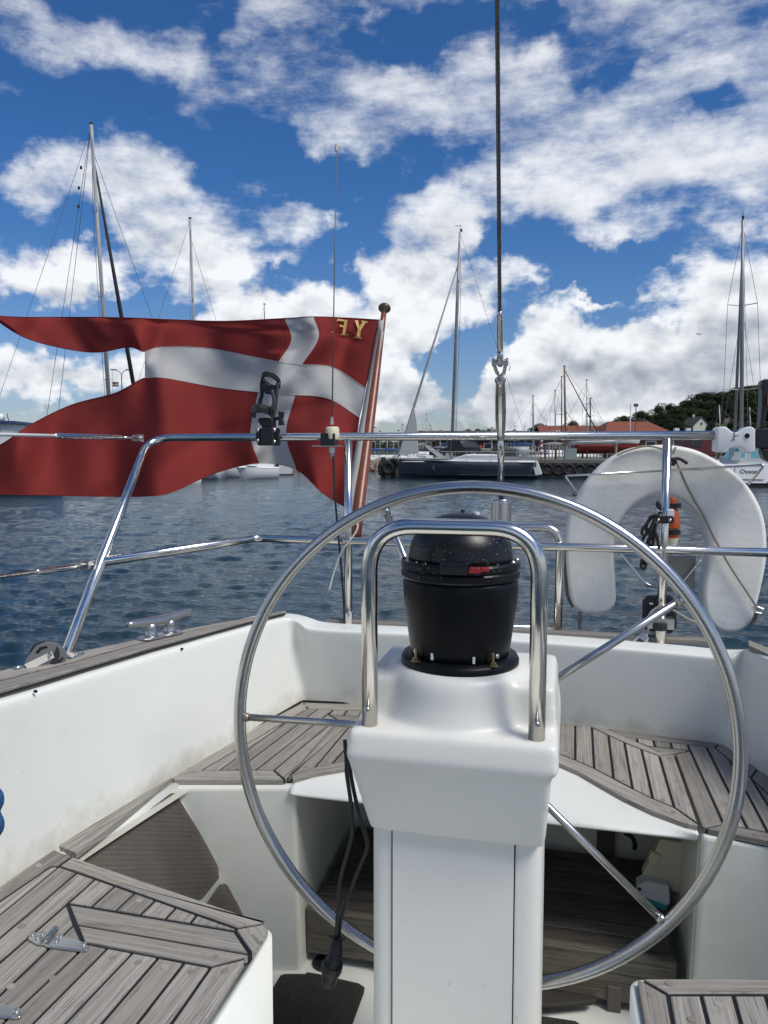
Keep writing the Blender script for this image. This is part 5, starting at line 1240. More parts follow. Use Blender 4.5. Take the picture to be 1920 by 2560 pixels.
# =============================================================== water
import numpy as np
def mat_water():
    m = Mat('harbour_water'); v = m.coord()
    m.b.inputs['Base Color'].default_value = (.010, .030, .042, 1); m.set(Roughness=.06, IOR=1.333)
    mp = m.coord(scale=(1, 1.9, 1)); n1 = m.noise(mp, 6.5, 5, .62); mp2 = m.coord(scale=(1, 2.2, 1)); n2 = m.noise(mp2, 1.6, 3, .5)
    p = m.bump(n1, .9, .03); m.bump(n2, .6, .05, p)
    f = m.noise(v, .08, 3); m.l(m.mix(f, (.008, .026, .036, 1), (.014, .034, .042, 1)), m.b.inputs['Base Color']); return m.m
rad = [0.0 + 1.0]; 
while rad[-1] < 130: rad.append(rad[-1] * 1.0072)
while rad[-1] < 3000: rad.append(rad[-1] * 1.15)
azs = [a for a in np.concatenate([np.linspace(-math.pi, -.95, 30)[:-1], np.linspace(-.95, .45, 560), np.linspace(.45, math.pi, 30)[1:-1]])]
Rg, Ag = np.meshgrid(np.array(rad), np.array(azs), indexing='ij')
X = Rg * np.sin(Ag); Y = Rg * np.cos(Ag); Z = np.zeros_like(X)
rng = np.random.RandomState(3)
for k in range(54):
    lam = .11 * (.95 / .11) ** rng.rand(); th_ = math.radians(-70) + rng.randn() * .55; kk = 2 * math.pi / lam
    amp = .0098 * lam ** .80 * (1 if lam < .45 else .6) * (0.6 + .8 * rng.rand())
    cell = np.maximum(Rg * .0072, Rg * .0025)
    fade = np.clip(1.4 - 2.6 * cell / lam, 0, 1)
    ph = kk * (X * math.cos(th_) + Y * math.sin(th_)) + rng.rand() * 6.28
    s = np.sin(ph + .6 * np.sin(ph * .37 + k)); Z += amp * fade * (s + .35 * np.cos(2 * ph) * -.5)
mod_ = .75 + .25 * np.sin(X * .35 + Y * .21) * np.sin(Y * .33 - X * .12 + 1)
Z *= mod_
nr_, na_ = X.shape; co = np.stack([X, Y, Z], -1).reshape(-1, 3)
co = np.vstack([co, [[0, 0, 0]]])
idx = np.arange(nr_ * na_).reshape(nr_, na_); nxt = np.roll(idx, -1, 1)
q = np.stack([idx[:-1], idx[1:], nxt[1:], nxt[:-1]], -1).reshape(-1, 4)
tri = np.stack([np.full(na_, nr_ * na_), idx[0], nxt[0]], -1)
me = bpy.data.meshes.new('water'); nl_ = q.size + tri.size; npoly = len(q) + len(tri)
me.vertices.add(len(co)); me.vertices.foreach_set('co', co.astype(np.float32).ravel())
me.loops.add(nl_); me.loops.foreach_set('vertex_index', np.concatenate([q.ravel(), tri.ravel()]).astype(np.int32))
me.polygons.add(npoly); me.polygons.foreach_set('loop_start', np.concatenate([np.arange(len(q)) * 4, len(q) * 4 + np.arange(len(tri)) * 3]).astype(np.int32))
me.update(calc_edges=True); me.validate(); me.polygons.foreach_set('use_smooth', np.ones(npoly, bool)); me.materials.append(mat_water())
wt = bpy.data.objects.new('water', me); COL.objects.link(wt); wt['kind'] = 'structure'
# our hull closes round the cockpit so the water never shows inside: sole is above the waterline by .9 m
# =============================================================== background helpers
FW = Vector((-math.sin(TH), math.cos(TH), 0)); RT = Vector((math.cos(TH), math.sin(TH), 0))
def lat(px, d): return (px - CXP) / FPX * d
def at(px, d, z=0.0):            # a place at distance d in the column px of the photo
    p = FW * d + RT * lat(px, d); return Vector((p.x, p.y, z))
def zat(py, d): return dp(960, py, 1.0).z * 0 + H + (CAM_UP(py)) * d
def CAM_UP(py):
    r = ray(960, py); return r.z / math.hypot(r.x, r.y)
def structure(name, vf, mat, smooth=False):
    o = make(name, vf, mat, None, smooth); o['kind'] = 'structure'; return o
CONC = plain('quay_concrete', (.15, .145, .125), .9, var=.3, scale=.6, bump=.3, bscale=8)
ASPH = plain('quay_paving', (.13, .13, .12), .9, var=.2, scale=.4)
GRASS = plain('hill_grass', (.035, .055, .02), .95, var=.3, scale=.1)
ZQ = 1.35
# land sheet with the hill at the right
NX, NY = 90, 60; V = []
def hill(px_, d):
    t = max(0, min(1, (d - 95) / 90)); s = max(0, min(1, (px_ - 1350) / 600)); return ZQ + 10.5 * t * t * (3 - 2 * t) * (.10 + .9 * s * s * (3 - 2 * s)) * (1 if px_ > 900 else .3)
for i in range(NX + 1):
    px_ = -3200 + 8300 * i / NX
    for j in range(NY + 1):
        d0_ = 72 + 33 * max(0, min(1, (1330 - px_) / 60)) ; d = d0_ + (900 - d0_) * (j / NY) ** 2.2; p = at(px_, d, hill(px_, d)); V.append(p)
land = structure('land', (V, [tuple(reversed(f)) for f in grid_faces(NX + 1, NY + 1)]), GRASS, True)
# quay: wall towards us, deck behind
qa, qb = at(955, 60.5), at(1980, 57)
def quayp(t, off=0.0): 
    p = qa + (qb - qa) * t; n = FW; return p + n * off
quay = structure('quay', join(hexa([quayp(0) + Vector((0, 0, -1)), quayp(1.6) + Vector((0, 0, -1)), quayp(1.6, 12) + Vector((0, 0, -1)), quayp(0, 12) + Vector((0, 0, -1)), quayp(0) + Vector((0, 0, ZQ - .25)), quayp(1.6) + Vector((0, 0, ZQ - .25)), quayp(1.6, 12) + Vector((0, 0, ZQ - .25)), quayp(0, 12) + Vector((0, 0, ZQ - .25))]),
      hexa([quayp(-.004, -.18) + Vector((0, 0, ZQ - .25)), quayp(1.6, -.18) + Vector((0, 0, ZQ - .25)), quayp(1.6, 12.2) + Vector((0, 0, ZQ - .25)), quayp(-.004, 12.2) + Vector((0, 0, ZQ - .25)), quayp(-.004, -.18) + Vector((0, 0, ZQ + .01)), quayp(1.6, -.18) + Vector((0, 0, ZQ + .01)), quayp(1.6, 12.2) + Vector((0, 0, ZQ + .01)), quayp(-.004, 12.2) + Vector((0, 0, ZQ + .01))])), CONC)
# quay on the left of the photo, behind the power boats
la, lb_ = at(-900, 52), at(668, 62)
lq = structure('quay', hexa([la + Vector((0, 0, -1)), lb_ + Vector((0, 0, -1)), lb_ + FW * 14 + Vector((0, 0, -1)), la + FW * 14 + Vector((0, 0, -1)), la + Vector((0, 0, 1.2)), lb_ + Vector((0, 0, 1.2)), lb_ + FW * 14 + Vector((0, 0, 1.2)), la + FW * 14 + Vector((0, 0, 1.2))]), CONC)
# tyres on the quay
RUB = plain('tyre_rubber', (.012, .012, .012), .8)
def place(o, p, rz=0): o.location = p; o.rotation_euler = (0, 0, rz)
def clone(root, p, rz, label=None, group=None, scale=None):
    r = root.copy(); COL.objects.link(r); place(r, p, rz)
    if label: r['label'] = label
    if group: r['group'] = group
    if scale: r.scale = (scale,) * 3 if isinstance(scale, (int, float)) else scale
    for ch in root.children:
        c = ch.copy(); COL.objects.link(c); c.parent = r
        for g in ch.children: d = g.copy(); COL.objects.link(d); d.parent = c
    return r
ty = make('tyre', tube([(.36 * math.cos(a), 0, .36 * math.sin(a)) for a in [i * PI / 14 for i in range(28)]], .13, 10, closed=True), RUB, None, smooth=True)
tag(ty, 'black tyre fender hanging on the dark quay wall beside the blue yacht', 'tyre', 'tyres along the quay wall')
qn = (qb - qa).normalized(); qrz = math.atan2(qn.y, qn.x)
first = True
for px_ in (1394, 1420, 1447, 1475, 1502, 1530, 1558, 1366):
    t = (px_ - 955) / (1980 - 955) * 1.0; p = quayp(t, -.2); p = at(px_, (p - Vector((0, 0, 0))).dot(FW) , .62); p -= FW * .12
    if first: place(ty, p, qrz); first = False
    else: clone(ty, p, qrz)
# dolphin pile with a tyre at the quay's end
dl = thing('fender_pile', 'dark pile with a big tyre at the bow end of the blue yacht', 'pile', at(966, 59.5, 0), world=False)
make('pile', join(box((-.25, 0, .6), (.35, .5, 1.9)), box((.5, .3, .5), (.4, .5, 1.9)), box((.1, .2, 1.1), (1.3, .3, .3))), plain('tarred_wood', (.03, .025, .02), .8), dl)
make('tyre', tube([(.12 + .36 * math.cos(a), -.35, .72 + .40 * math.sin(a)) for a in [i * PI / 14 for i in range(28)]], .15, 10, closed=True), RUB, dl, smooth=True)
make('tyre', tube([(-.45 + .10 * math.cos(a), -.3, .65 + .40 * math.sin(a)) for a in [i * PI / 14 for i in range(28)]], .12, 10, closed=True), RUB, dl, smooth=True)
dl.rotation_euler = (0, 0, TH)
# =============================================================== boats
def hull_vf(Lh, B, fb, fs, bow=.25, transom=.75, wl=-.3, n=16, sheer=.25):
    """x from the stern 0 to the bow Lh"""
    V = []; m = 7
    for i in range(n + 1):
        t = i / n; b = B / 2 * (transom + (1 - transom) * math.sin(min(1, t / .45) * PI / 2)) * (1 if t < .45 else max(.0, 1 - ((t - .45) / .55) ** 2.2)); b = max(b, .03)
        zs = fs + (fb - fs) * t ** 1.6 - sheer * .12 * math.sin(PI * t); x = Lh * t
        for k in range(m + 1):
            s = k / m; w = b * (1 - (1 - s) ** 2.6) ** .7 if s > 0 else 0.0; z = wl + (zs - wl) * s
            xx = x - bow * (1 - s) * (t ** 3); V.append((xx, -w, z))
        for k in range(m, -1, -1):
            a = V[-1 - 2 * (m - k)] if False else V[(len(V) - (m - k) - 1) - (m - k)] if k < m else V[-1]
            V.append((a[0], -a[1], a[2]))
    k = 2 * (m + 1); F = grid_faces(n + 1, k); F.append(tuple(range(k))); 
    D = []                                             # deck
    for i in range(n): D.append((i * k + m, i * k + m + 1, (i + 1) * k + m + 1, (i + 1) * k + m))
    return V, F + D
MASTM = plain('mast_aluminium', (.40, .40, .38), .45, metal=.3); WIRE = plain('rigging_wire', (.12, .12, .12), .5)
HULLW = plain('white_hull', (.66, .67, .66), .3, var=.05); GLASS = plain('dark_window', (.02, .022, .025), .15)
SAILC = plain('sail_cloth', (.52, .52, .49), .8); BLKS = plain('black_sailcover', (.012, .013, .015), .8); MASTD = plain('dark_mast', (.10, .10, .10), .5); WOODM = plain('wooden_mast', (.20, .11, .05), .5)
def local_of(t, w): return Matrix.Rotation(-t.rotation_euler.z, 3, 'Z') @ (w - Vector(t.location))
def pxd(px, py, d): r = ray(px, py); return CAM + r * (d / r.dot(FW))
def rig(t, xm, z0, zt_, r, spreads, Lh, mat=MASTM, B=3.0, vane=True, top=None):
    top_ = top if top is not None else Vector((xm, 0, zt_)); b_ = Vector((xm, 0, z0)); along = lambda z: b_ + (top_ - b_) * ((z - z0) / (zt_ - z0))
    make('mast', tube([b_, along(z0 + .7 * (zt_ - z0)), top_], [r, r, r * .7], 10), mat, t, smooth=True)
    prev = None
    for zs, w in spreads:
        c = along(zs)
        for s in (-1, 1):
            make('spreader', tube([c, c + Vector((-.15, s * w, .08))], .03, 6), mat, t)
    for s in (-1, 1):
        pts = [Vector((xm - .1, s * B * .42, z0 - .2))] + [along(zs) + Vector((-.15, s * w, .08)) for zs, w in spreads] + [along(zt_ - .3)]
        make('shroud', tube(pts, .014, 4), WIRE, t)
        if spreads: make('shroud', tube([Vector((xm - .1, s * B * .40, z0 - .2)), along(spreads[-1][0] - .2)], .012, 4), WIRE, t)
    make('backstay', tube([top_, Vector((.2, 0, z0 - .3))], .012, 4), WIRE, t)
    if vane: make('wind_vane', join(tube([top_, top_ + Vector((.0, 0, .5))], .015, 4), box(top_ + Vector((.15, 0, .45)), (.5, .03, .03)), box(top_ + Vector((-.1, 0, .12)), (.12, .12, .2))), BLKS, t)
    return along
# --- blue yacht alongside the quay
d0 = (qa.dot(FW) + at(1338, 57).dot(FW)) / 2
pbow, pst = at(990, 59.0), at(1342, 56.5)
Lb = (pst - pbow).length; rz = math.atan2((pbow - pst).y, (pbow - pst).x)
by = thing('blue_yacht', 'slate blue sailing yacht with white deck moored along the quay across the water', 'yacht', pst, world=False); by.rotation_euler = (0, 0, rz)
BLUEH = plain('slate_blue_hull', (.058, .075, .090), .28, var=.06)
make('hull', hull_vf(Lb, 3.4, 1.42, 1.25, bow=.35), BLUEH, by, smooth=True)
make('waterline_stripe', hull_vf(Lb - .04, 3.42, .30, .30, bow=.35, wl=.22, sheer=0), plain('pale_stripe', (.16, .19, .22), .4), by, smooth=True)
def superell(x0, x1, w, z0, h, n=14, sl=.5):
    V = []
    for i in range(n + 1):
        t = i / n; x = x0 + (x1 - x0) * t; hh = h * min(1, (1 - t) * n / 5 * .9 + .08) * (1 if t > .05 else .85); ww = w / 2 * (1 - .25 * t)
        V += [(x, -ww, z0), (x, -ww * .93, z0 + hh * .8), (x, -ww * .7, z0 + hh), (x, ww * .7, z0 + hh), (x, ww * .93, z0 + hh * .8), (x, ww, z0)]
    return V, grid_faces(n + 1, 6) + [(0, 1, 2, 3, 4, 5)]
make('deck', superell(.1, Lb - .6, 3.0, 1.22, .12), HULLW, by, smooth=False)
make('cabin', superell(2.6, Lb * .62, 2.2, 1.28, .52), HULLW, by, smooth=False)
make('transom', hexa([(-.35, -1.2, .35), (.05, -1.25, .3), (.05, 1.25, .3), (-.35, 1.2, .35), (.0, -1.25, 1.3), (.3, -1.3, 1.3), (.3, 1.3, 1.3), (0, 1.25, 1.3)]), HULLW, by)
for x, w in ((Lb * .47, .9), (Lb * .36, .35), (Lb * .27, .35)): make('cabin_window', box((x, -1.10 + .04, 1.58), (w, .05, .11)), GLASS, by); 
for s in (-1, 1):
    for x in (Lb * .66, Lb * .53, Lb * .38): make('porthole', box((x, s * 1.70, .92), (.42, .06, .10)), GLASS, by)
make('fender', tube([(Lb * .70, 1.75, .95), (Lb * .70, 1.78, .9), (Lb * .70, 1.78, .5), (Lb * .70, 1.75, .42)], [.05, .13, .13, .05], 10), BLKS, by, smooth=True)
mastx = (at(1127, 57.8) - pst).dot((pbow - pst).normalized())
ztop = zat(580, 57.8)
al = rig(by, mastx, 1.4, ztop, .125, [(ztop * .32 + 1, .8), (ztop * .58, .7), (ztop * .8, .5)], Lb, B=3.2, top=local_of(by, pxd(1150, 580, 57.8)))
make('sail_cover', join(prism([(mastx + .25, 0, 3.4), (mastx - .3, 0, 3.4), (mastx - .9, 0, 2.35), (mastx - 1.3, 0, 2.2), (mastx - 1.0, 0, 2.05), (mastx + .2, 0, 1.9)], (0, .25, 0))), BLKS, by)
js = Vector((Lb * .985, 0, 1.5)); jt = al(ztop * .88)
fs_ = [js + (jt - js) * t for t in (0, .02, .5, 1)]
make('furled_sail', tube(fs_, [.03, .10, .085, .05], 8), plain('furled_grey', (.36, .36, .35), .8), by, smooth=True)
ed = jt - js
make('loose_sail', prism([js + ed * .02, js + ed * .27, js + ed * .20 + Vector((-.55, 0, -.2)), js + ed * .02 + Vector((-1.5, 0, .1))], (0, .12, 0)), SAILC, by)
make('sprayhood', superell(1.4, 3.3, 2.1, 1.6, .62, sl=.2), plain('hood_grey', (.06, .065, .065), .8), by)
make('canister', tube([(.6, -.9, 2.05), (2.2, -.9, 2.05)], .30, 14), plain('canister_grey', (.30, .33, .31), .5), by, smooth=True)
for x in (.1, 1.4, 3.2, 5.0, 6.8, Lb - 1.0, Lb - .25):
    for s in (-1, 1): make('stanchion', tube([(x, s * (1.35 if x < Lb - 1.2 else .35), 1.2), (x, s * (1.35 if x < Lb - 1.2 else .35), 1.95)], .02, 5), MASTM, by)
for s in (-1, 1): make('guard_rail', join(tube([(0.1, s * 1.35, 1.95), (Lb - 1.0, s * .5, 2.0), (Lb + .1, 0, 2.1)], .018, 4), tube([(0.1, s * 1.35, 1.6), (Lb - 1.0, s * .5, 1.65), (Lb + .1, 0, 1.75)], .012, 4)), MASTM, by)
# --- car on the quay
def car():
    p = at(1138, 63.5, ZQ + .01); c = thing('parked_car', 'black hatchback with red tail lights parked on the quay behind the blue yacht', 'car', p, world=False); c.rotation_euler = (0, 0, qrz + .55)
    BK = plain('black_car_paint', (.010, .011, .013), .25, spec=.6)
    pr = [(-2.0, .3), (-2.05, .7), (-1.75, .95), (-1.05, 1.05), (-.45, 1.48), (.7, 1.52), (1.6, 1.38), (1.95, .95), (2.0, .35)]
    V = []; 
    for x, z in pr:
        w = .86 if z < 1.1 else .66
        V += [(x, -w, z), (x, w, z)]
    n = len(pr); F = [(2 * i, 2 * i + 2, 2 * i + 3, 2 * i + 1) for i in range(n - 1)] + [tuple(range(0, 2 * n, 2))[::-1], tuple(range(1, 2 * n, 2)), (0, 1, 2 * n - 1, 2 * n - 2)]
    bev(make('body', (V, F), BK, c), .06, 2)
    for s in (-1, 1): make('side_window', prism([(-.85, s * .79, 1.05), (-.42, s * .70, 1.40), (.65, s * .69, 1.44), (1.45, s * .70, 1.30), (1.5, s * .79, 1.05)], (0, -s * .03, 0)), plain('car_glass', (.05, .06, .065), .1), c)
    for x in (-1.3, 1.25):
        for s in (-1, 1):
            w = make('wheel', cyl((x, s * .80, .33), (x, s * .92, .33), .33, seg=18), RUB, c); make('rim', cyl((x, s * .91, .33), (x, s * .94, .33), .19, seg=12), CHROME, w)
    for s in (-1, 1): make('tail_light', box((1.93, s * .70, 1.02), (.16, .26, .26)), REDP, c); make('headlight', box((-1.97, s * .62, .72), (.12, .34, .14)), WHITEP, c)
    make('boot_window', hexa([(1.62, -.58, 1.02), (1.98, -.58, 1.0), (1.98, .58, 1.0), (1.62, .58, 1.02), (1.5, -.54, 1.33), (1.66, -.54, 1.33), (1.66, .54, 1.33), (1.5, .54, 1.33)]), GLASS, c)
car()
# --- white stern boat near the right edge, with its name
def white_yacht():
    p = at(1872, 44); t = thing('white_yacht', 'white sailing yacht seen from its stern with name lettering at the right edge', 'yacht', p, world=False); rz_ = TH + PI / 2 - .35; t.rotation_euler = (0, 0, rz_)
    make('hull', hull_vf(11.5, 3.6, 1.5, 1.28, bow=.4, transom=.86), HULLW, t, smooth=True)
    tr = make('transom', hexa([(-.55, -1.45, .22), (.0, -1.5, .15), (0, 1.5, .15), (-.55, 1.45, .22), (-.05, -1.52, 1.3), (.3, -1.55, 1.3), (.3, 1.55, 1.3), (-.05, 1.52, 1.3)]), HULLW, t); bev(tr, .04)
    make('boot_stripe', hexa([(-.60, -1.46, -.05), (.0, -1.5, -.05), (0, 1.5, -.05), (-.60, 1.46, -.05), (-.57, -1.46, .14), (0, -1.5, .14), (0, 1.5, .14), (-.57, 1.46, .14)]), BLKS, t)
    make('stern_panel', prism([(-.50, -.75, .45), (-.50, .75, .45), (-.15, .75, 1.15), (-.15, -.75, 1.15)], (-.012, 0, .006)), plain('panel_white', (.60, .61, .60), .4), t)
    # lettering
    for txt, sz, zz, nm in (('Oyster', .36, .78, 'name_lettering'),):
        cu = bpy.data.curves.new('lettering', 'FONT'); cu.body = txt; cu.size = sz; cu.align_x = 'CENTER'; cu.extrude = .004
        tmp = bpy.data.objects.new('tmp', cu); dg = bpy.context.evaluated_depsgraph_get(); COL.objects.link(tmp); dg.update(); me_ = bpy.data.meshes.new_from_object(tmp.evaluated_get(dg)); bpy.data.objects.remove(tmp)
        me_.transform(Matrix(((0, 0, -1, 0), (-1, 0, 0, 0), (0, 1, 0, 0), (0, 0, 0, 1)))); me_.transform(Matrix.Rotation(.46, 4, 'Y')); me_.transform(Matrix.Translation((-.37, 0, zz)))
        me_.materials.clear(); me_.materials.append(BLKS); o = bpy.data.objects.new(nm, me_); COL.objects.link(o); o.parent = t
    for y in (-1.2, -.95, .95, 1.2): make('stern_fitting', cyl((-.52, y, .30), (-.56, y, .30), .05, seg=10), GLASS, t)
    make('deck', superell(.4, 10.5, 3.2, 1.26, .1), HULLW, t)
    make('cabin', superell(3.2, 8.0, 2.4, 1.3, .55), HULLW, t)
    make('windscreen', prism([(3.0, -1.1, 1.6), (3.0, 1.1, 1.6), (3.5, .9, 2.35), (3.5, -.9, 2.35)], (.04, 0, .02)), plain('tinted_screen', (.10, .30, .32), .1), t)
    make('cockpit_sides', join(box((1.5, -1.35, 1.5), (2.8, .12, .45)), box((1.5, 1.35, 1.5), (2.8, .12, .45)), box((.25, 0, 1.45), (.12, 2.6, .35))), HULLW, t)
    make('wheel_post', box((1.2, 0, 1.7), (.3, .3, .9)), HULLW, t); make('helm_wheel', tube([(1.0, .5 * math.cos(a), 1.9 + .5 * math.sin(a)) for a in [i * PI / 10 for i in range(20)]], .03, 6, closed=True), CHROME, t)
    make('liferaft', box((.15, .7, 1.75), (.35, .5, .5)), WHITEP, t); make('outboard', box((.0, .95, 2.0), (.25, .25, .4)), plain('outboard_grey', (.3, .32, .33), .4), t)
    zt_ = zat(550, 49); al = rig(t, 5.2, 1.6, zt_, .12, [(zt_ * .36, 1.05), (zt_ * .68, .85)], 11.5, B=3.4, top=local_of(t, pxd(1857, 550, 49)))
    make('furled_jib', tube([(10.9, 0, 1.8), al(zt_ - 1.6)], [.12, .06], 8), plain('furled_grey2', (.22, .22, .21), .8), t, smooth=True)
    make('boom', tube([(5.0, 0, 2.6), (1.6, 0, 2.7)], .14, 8), BLKS, t)
    for s in (-1, 1): make('guard_rail', join(tube([(0, s * 1.5, 1.3), (0, s * 1.5, 1.95), (3, s * 1.6, 1.95), (9.5, s * .8, 2.0)], .02, 5), tube([(3, s * 1.6, 1.3), (3, s * 1.6, 1.95)], .02, 5)), MASTM, t)
white_yacht()
# --- sailing boats of which mainly masts are seen
def small_yacht(pxm, pyt, d, label, r=.09, hcol=HULLW, mat=MASTM, rot=0.6, spreads=2, ground=0.0, pxt=None, Lh=9.0, boom=True, group='yachts in the harbour beyond the quay', flagc=None, B=2.8):
    zt_ = zat(pyt, d) - ground; t = thing('moored_yacht', label, 'yacht', at(pxm, d, ground), group=group, world=False); t.rotation_euler = (0, 0, rot)
    V, F = hull_vf(Lh, B, 1.25, 1.0); xo = Lh * .58; V = [(a - xo, b, c) for a, b, c in V]; make('hull', (V, F), hcol, t, smooth=True)
    V, F = superell(Lh * .25 - xo, Lh * .7 - xo, 1.9, 1.0, .5); make('cabin', (V, F), HULLW, t)
    lean = 0.0
    sp_ = [(1.4 + (zt_ - 1.4) * k / (spreads + 1), .75) for k in range(1, spreads + 1)]
    top_ = local_of(t, pxd(pxt, pyt, d)) if pxt is not None else Vector((0, 0, zt_)); b_ = Vector((0, 0, 1.2)); zt_ = top_.z; alg = lambda z: b_ + (top_ - b_) * ((z - 1.2) / (zt_ - 1.2))
    make('mast', tube([b_, top_], [r, r * .75], 8), mat, t, smooth=True)
    for zs, w in sp_:
        for s in (-1, 1): make('spreader', tube([alg(zs), alg(zs) + Vector((-.1, s * w, .06))], .025, 5), mat, t)
    for s in (-1, 1): make('shroud', tube([Vector((0, s * 1.2, 1.0))] + [alg(zs) + Vector((-.1, s * w, .06)) for zs, w in sp_] + [alg(zt_ - .2)], .014, 4), WIRE, t)
    make('forestay', tube([Vector((Lh * .42, 0, 1.3)), alg(zt_ * .93)], .014, 4), WIRE, t); make('backstay', tube([Vector((-Lh * .56, 0, 1.1)), alg(zt_ - .1)], .012, 4), WIRE, t)
    if boom: make('boom_cover', tube([(-.1, 0, 2.1), (-1.2, 0, 2.15), (-Lh * .36, 0, 2.05)], [.16, .17, .07], 8), random.choice([plain('blue_cover', (.02, .06, .20), .8), BLKS, plain('grey_cover', (.2, .2, .19), .8)]), t, smooth=True)
    make('wind_vane', box(top_ + Vector((0, 0, .08)), (.22, .03, .12)), BLKS, t)
    return t, alg, top_
# left: the two big masts behind the flag
t, al, tp_ = small_yacht(284, 312, 46, 'tall white mast with black furled sail, farthest left', r=.13, rot=TH + .5, spreads=3, pxt=228, Lh=13, B=3.6)
fb0 = Matrix.Rotation(-(TH + .5), 3, 'Z') @ (at(365, 47.5, 2.0) - at(284, 46, 0)); make('black_furled_sail', tube([fb0, fb0 * .5 + al(tp_.z * .5) * .5 * 0 + (al(tp_.z * .915)) * .5, al(tp_.z * .915)], [.13, .12, .05], 8), BLKS, t, smooth=True)
make('backstay_blocks', join(*[box(Vector((0, 0, 0)) + al(zz) + Matrix.Rotation(-(TH + .5), 3, 'Z') @ (RT * dx_), (.12, .12, .16)) for zz, dx_ in ((tp_.z * .885, -.75), (tp_.z * .83, -.95), (tp_.z * .78, -1.05))]), BLKS, t)
for pxa, pxb in ((110, 222), (140, 223)):
    fbk = Matrix.Rotation(-(TH + .5), 3, 'Z') @ (at(pxa, 47.5, 2.5) - at(284, 46, 0)); make('backstay_wire', tube([fbk, tp_], .015, 4), WIRE, t)
small_yacht(497, 548, 58, 'second tall mast from the left, above the middle of the flag', r=.11, rot=TH + .4, spreads=2, pxt=475, Lh=11)
small_yacht(664, 762, 80, 'short distant mast tip just above the white cross of the flag', r=.07, rot=TH + .4, spreads=1, pxt=661, Lh=8)
# centre and right masts beyond the quay
DARKR = plain('dark_hull', (.04, .04, .045), .4)
for (pm, ptop, yt, d, r_, mt, lab) in (
    (1332, 1333, 992, 84, .12, MASTM, 'bare grey mast left of the red roofed building, lattice topped'), (1387, 1388, 978, 84, .09, MASTM, 'pale mast just left of the dark one before the red roof'),
    (1403, 1404, 944, 80, .07, MASTD, 'thin dark mast beside the wooden mast'), (1466, 1467, 952, 82, .08, MASTM, 'pale mast right of the wooden mast with slanting stay'),
    (1475, 1476, 998, 80, .09, MASTD, 'short dark mast in front of the red roof'), (1066, 1066, 1038, 92, .06, MASTM, 'low thin mast left of the blue yacht mast'), (1312, 1312, 1058, 90, .05, MASTM, 'very low thin mast left of the lattice mast'),
    (1800, 1798, 1012, 70, .06, MASTM, 'short mast left of the white yacht forestay'), (1876, 1874, 1018, 72, .05, MASTM, 'short mast right of the white yacht mast')):
    small_yacht(pm, yt, d, lab, r=r_, mat=mt, rot=random.uniform(0, 3), spreads=1 if r_ < .08 else 2, pxt=ptop, Lh=8, ground=ZQ - .75)
t, al, tp_ = small_yacht(1413, 917, 81, 'wooden brown mast with a long red furled sail stay', r=.12, mat=WOODM, hcol=DARKR, rot=TH + PI - .2, spreads=0, pxt=1411, Lh=11, ground=ZQ - .6)
RS = plain('red_brown_sail', (.12, .03, .025), .8)
for pxa, f_, r_ in ((1512, .97, .09), (1480, .55, .05)):
    q = Matrix.Rotation(-(TH + PI - .2), 3, 'Z') @ (at(pxa, 80, ZQ + 1.0) - at(1413, 81, ZQ - .6)); make('red_furled_sail', tube([q, al(tp_.z * f_)], [r_, r_ * .5], 6), RS, t, smooth=True)
# left basin between flag staff and blue yacht
for i, (px_, yt, d) in enumerate(((920, 1082, 88), (938, 1070, 95), (950, 1080, 90), (968, 1092, 92), (984, 1086, 96), (996, 1078, 90), (1006, 1064, 94), (1034, 1070, 88), (905, 1095, 99), (1050, 1080, 97), (1076, 1066, 90), (1100, 1078, 95), (1246, 1084, 92), (1228, 1070, 90), (1285, 1066, 96))):
    small_yacht(px_, yt, d, ['small yacht with bare mast in the far basin behind the blue yacht', 'far moored yacht with bare mast left of the blue yacht'][px_ < 990], r=.05, rot=random.uniform(-.8, 1.2), spreads=1, Lh=7, group='far yachts around the blue yacht')
# breakwater rocks
ROCK = plain('breakwater_rock', (.20, .16, .12), .9, var=.4, scale=2, bump=.5, bscale=6)
V, F = [], []
ic = [(0, 0, 1)] + [(math.cos(a) * .9, math.sin(a) * .9, .35) for a in [k * 2 * PI / 5 for k in range(5)]] + [(math.cos(a) * .9, math.sin(a) * .9, -.35) for a in [(k + .5) * 2 * PI / 5 for k in range(5)]] + [(0, 0, -1)]
icf = [(0, 1 + k, 1 + (k + 1) % 5) for k in range(5)] + [(1 + k, 6 + k, 1 + (k + 1) % 5) for k in range(5)] + [(1 + (k + 1) % 5, 6 + k, 6 + (k + 1) % 5) for k in range(5)] + [(11, 6 + (k + 1) % 5, 6 + k) for k in range(5)]
for i in range(420):
    px_ = random.uniform(700, 1000); d = random.uniform(76, 80); s = random.uniform(.22, .5); c = at(px_, d, max(0, min(.75, (d - 76) * .35)) + random.uniform(-.1, .1)); k = len(V); ro = Matrix.Rotation(random.uniform(0, 6), 3, (random.random(), random.random(), random.random() + .1))
    V += [c + ro @ Vector((a * s * random.uniform(.8, 1.3), b * s, e * s * .7)) for a, b, e in ic]; F += [tuple(q_ + k for q_ in f) for f in icf]
make('breakwater_rocks', (V, F), ROCK, None, kind='stuff')
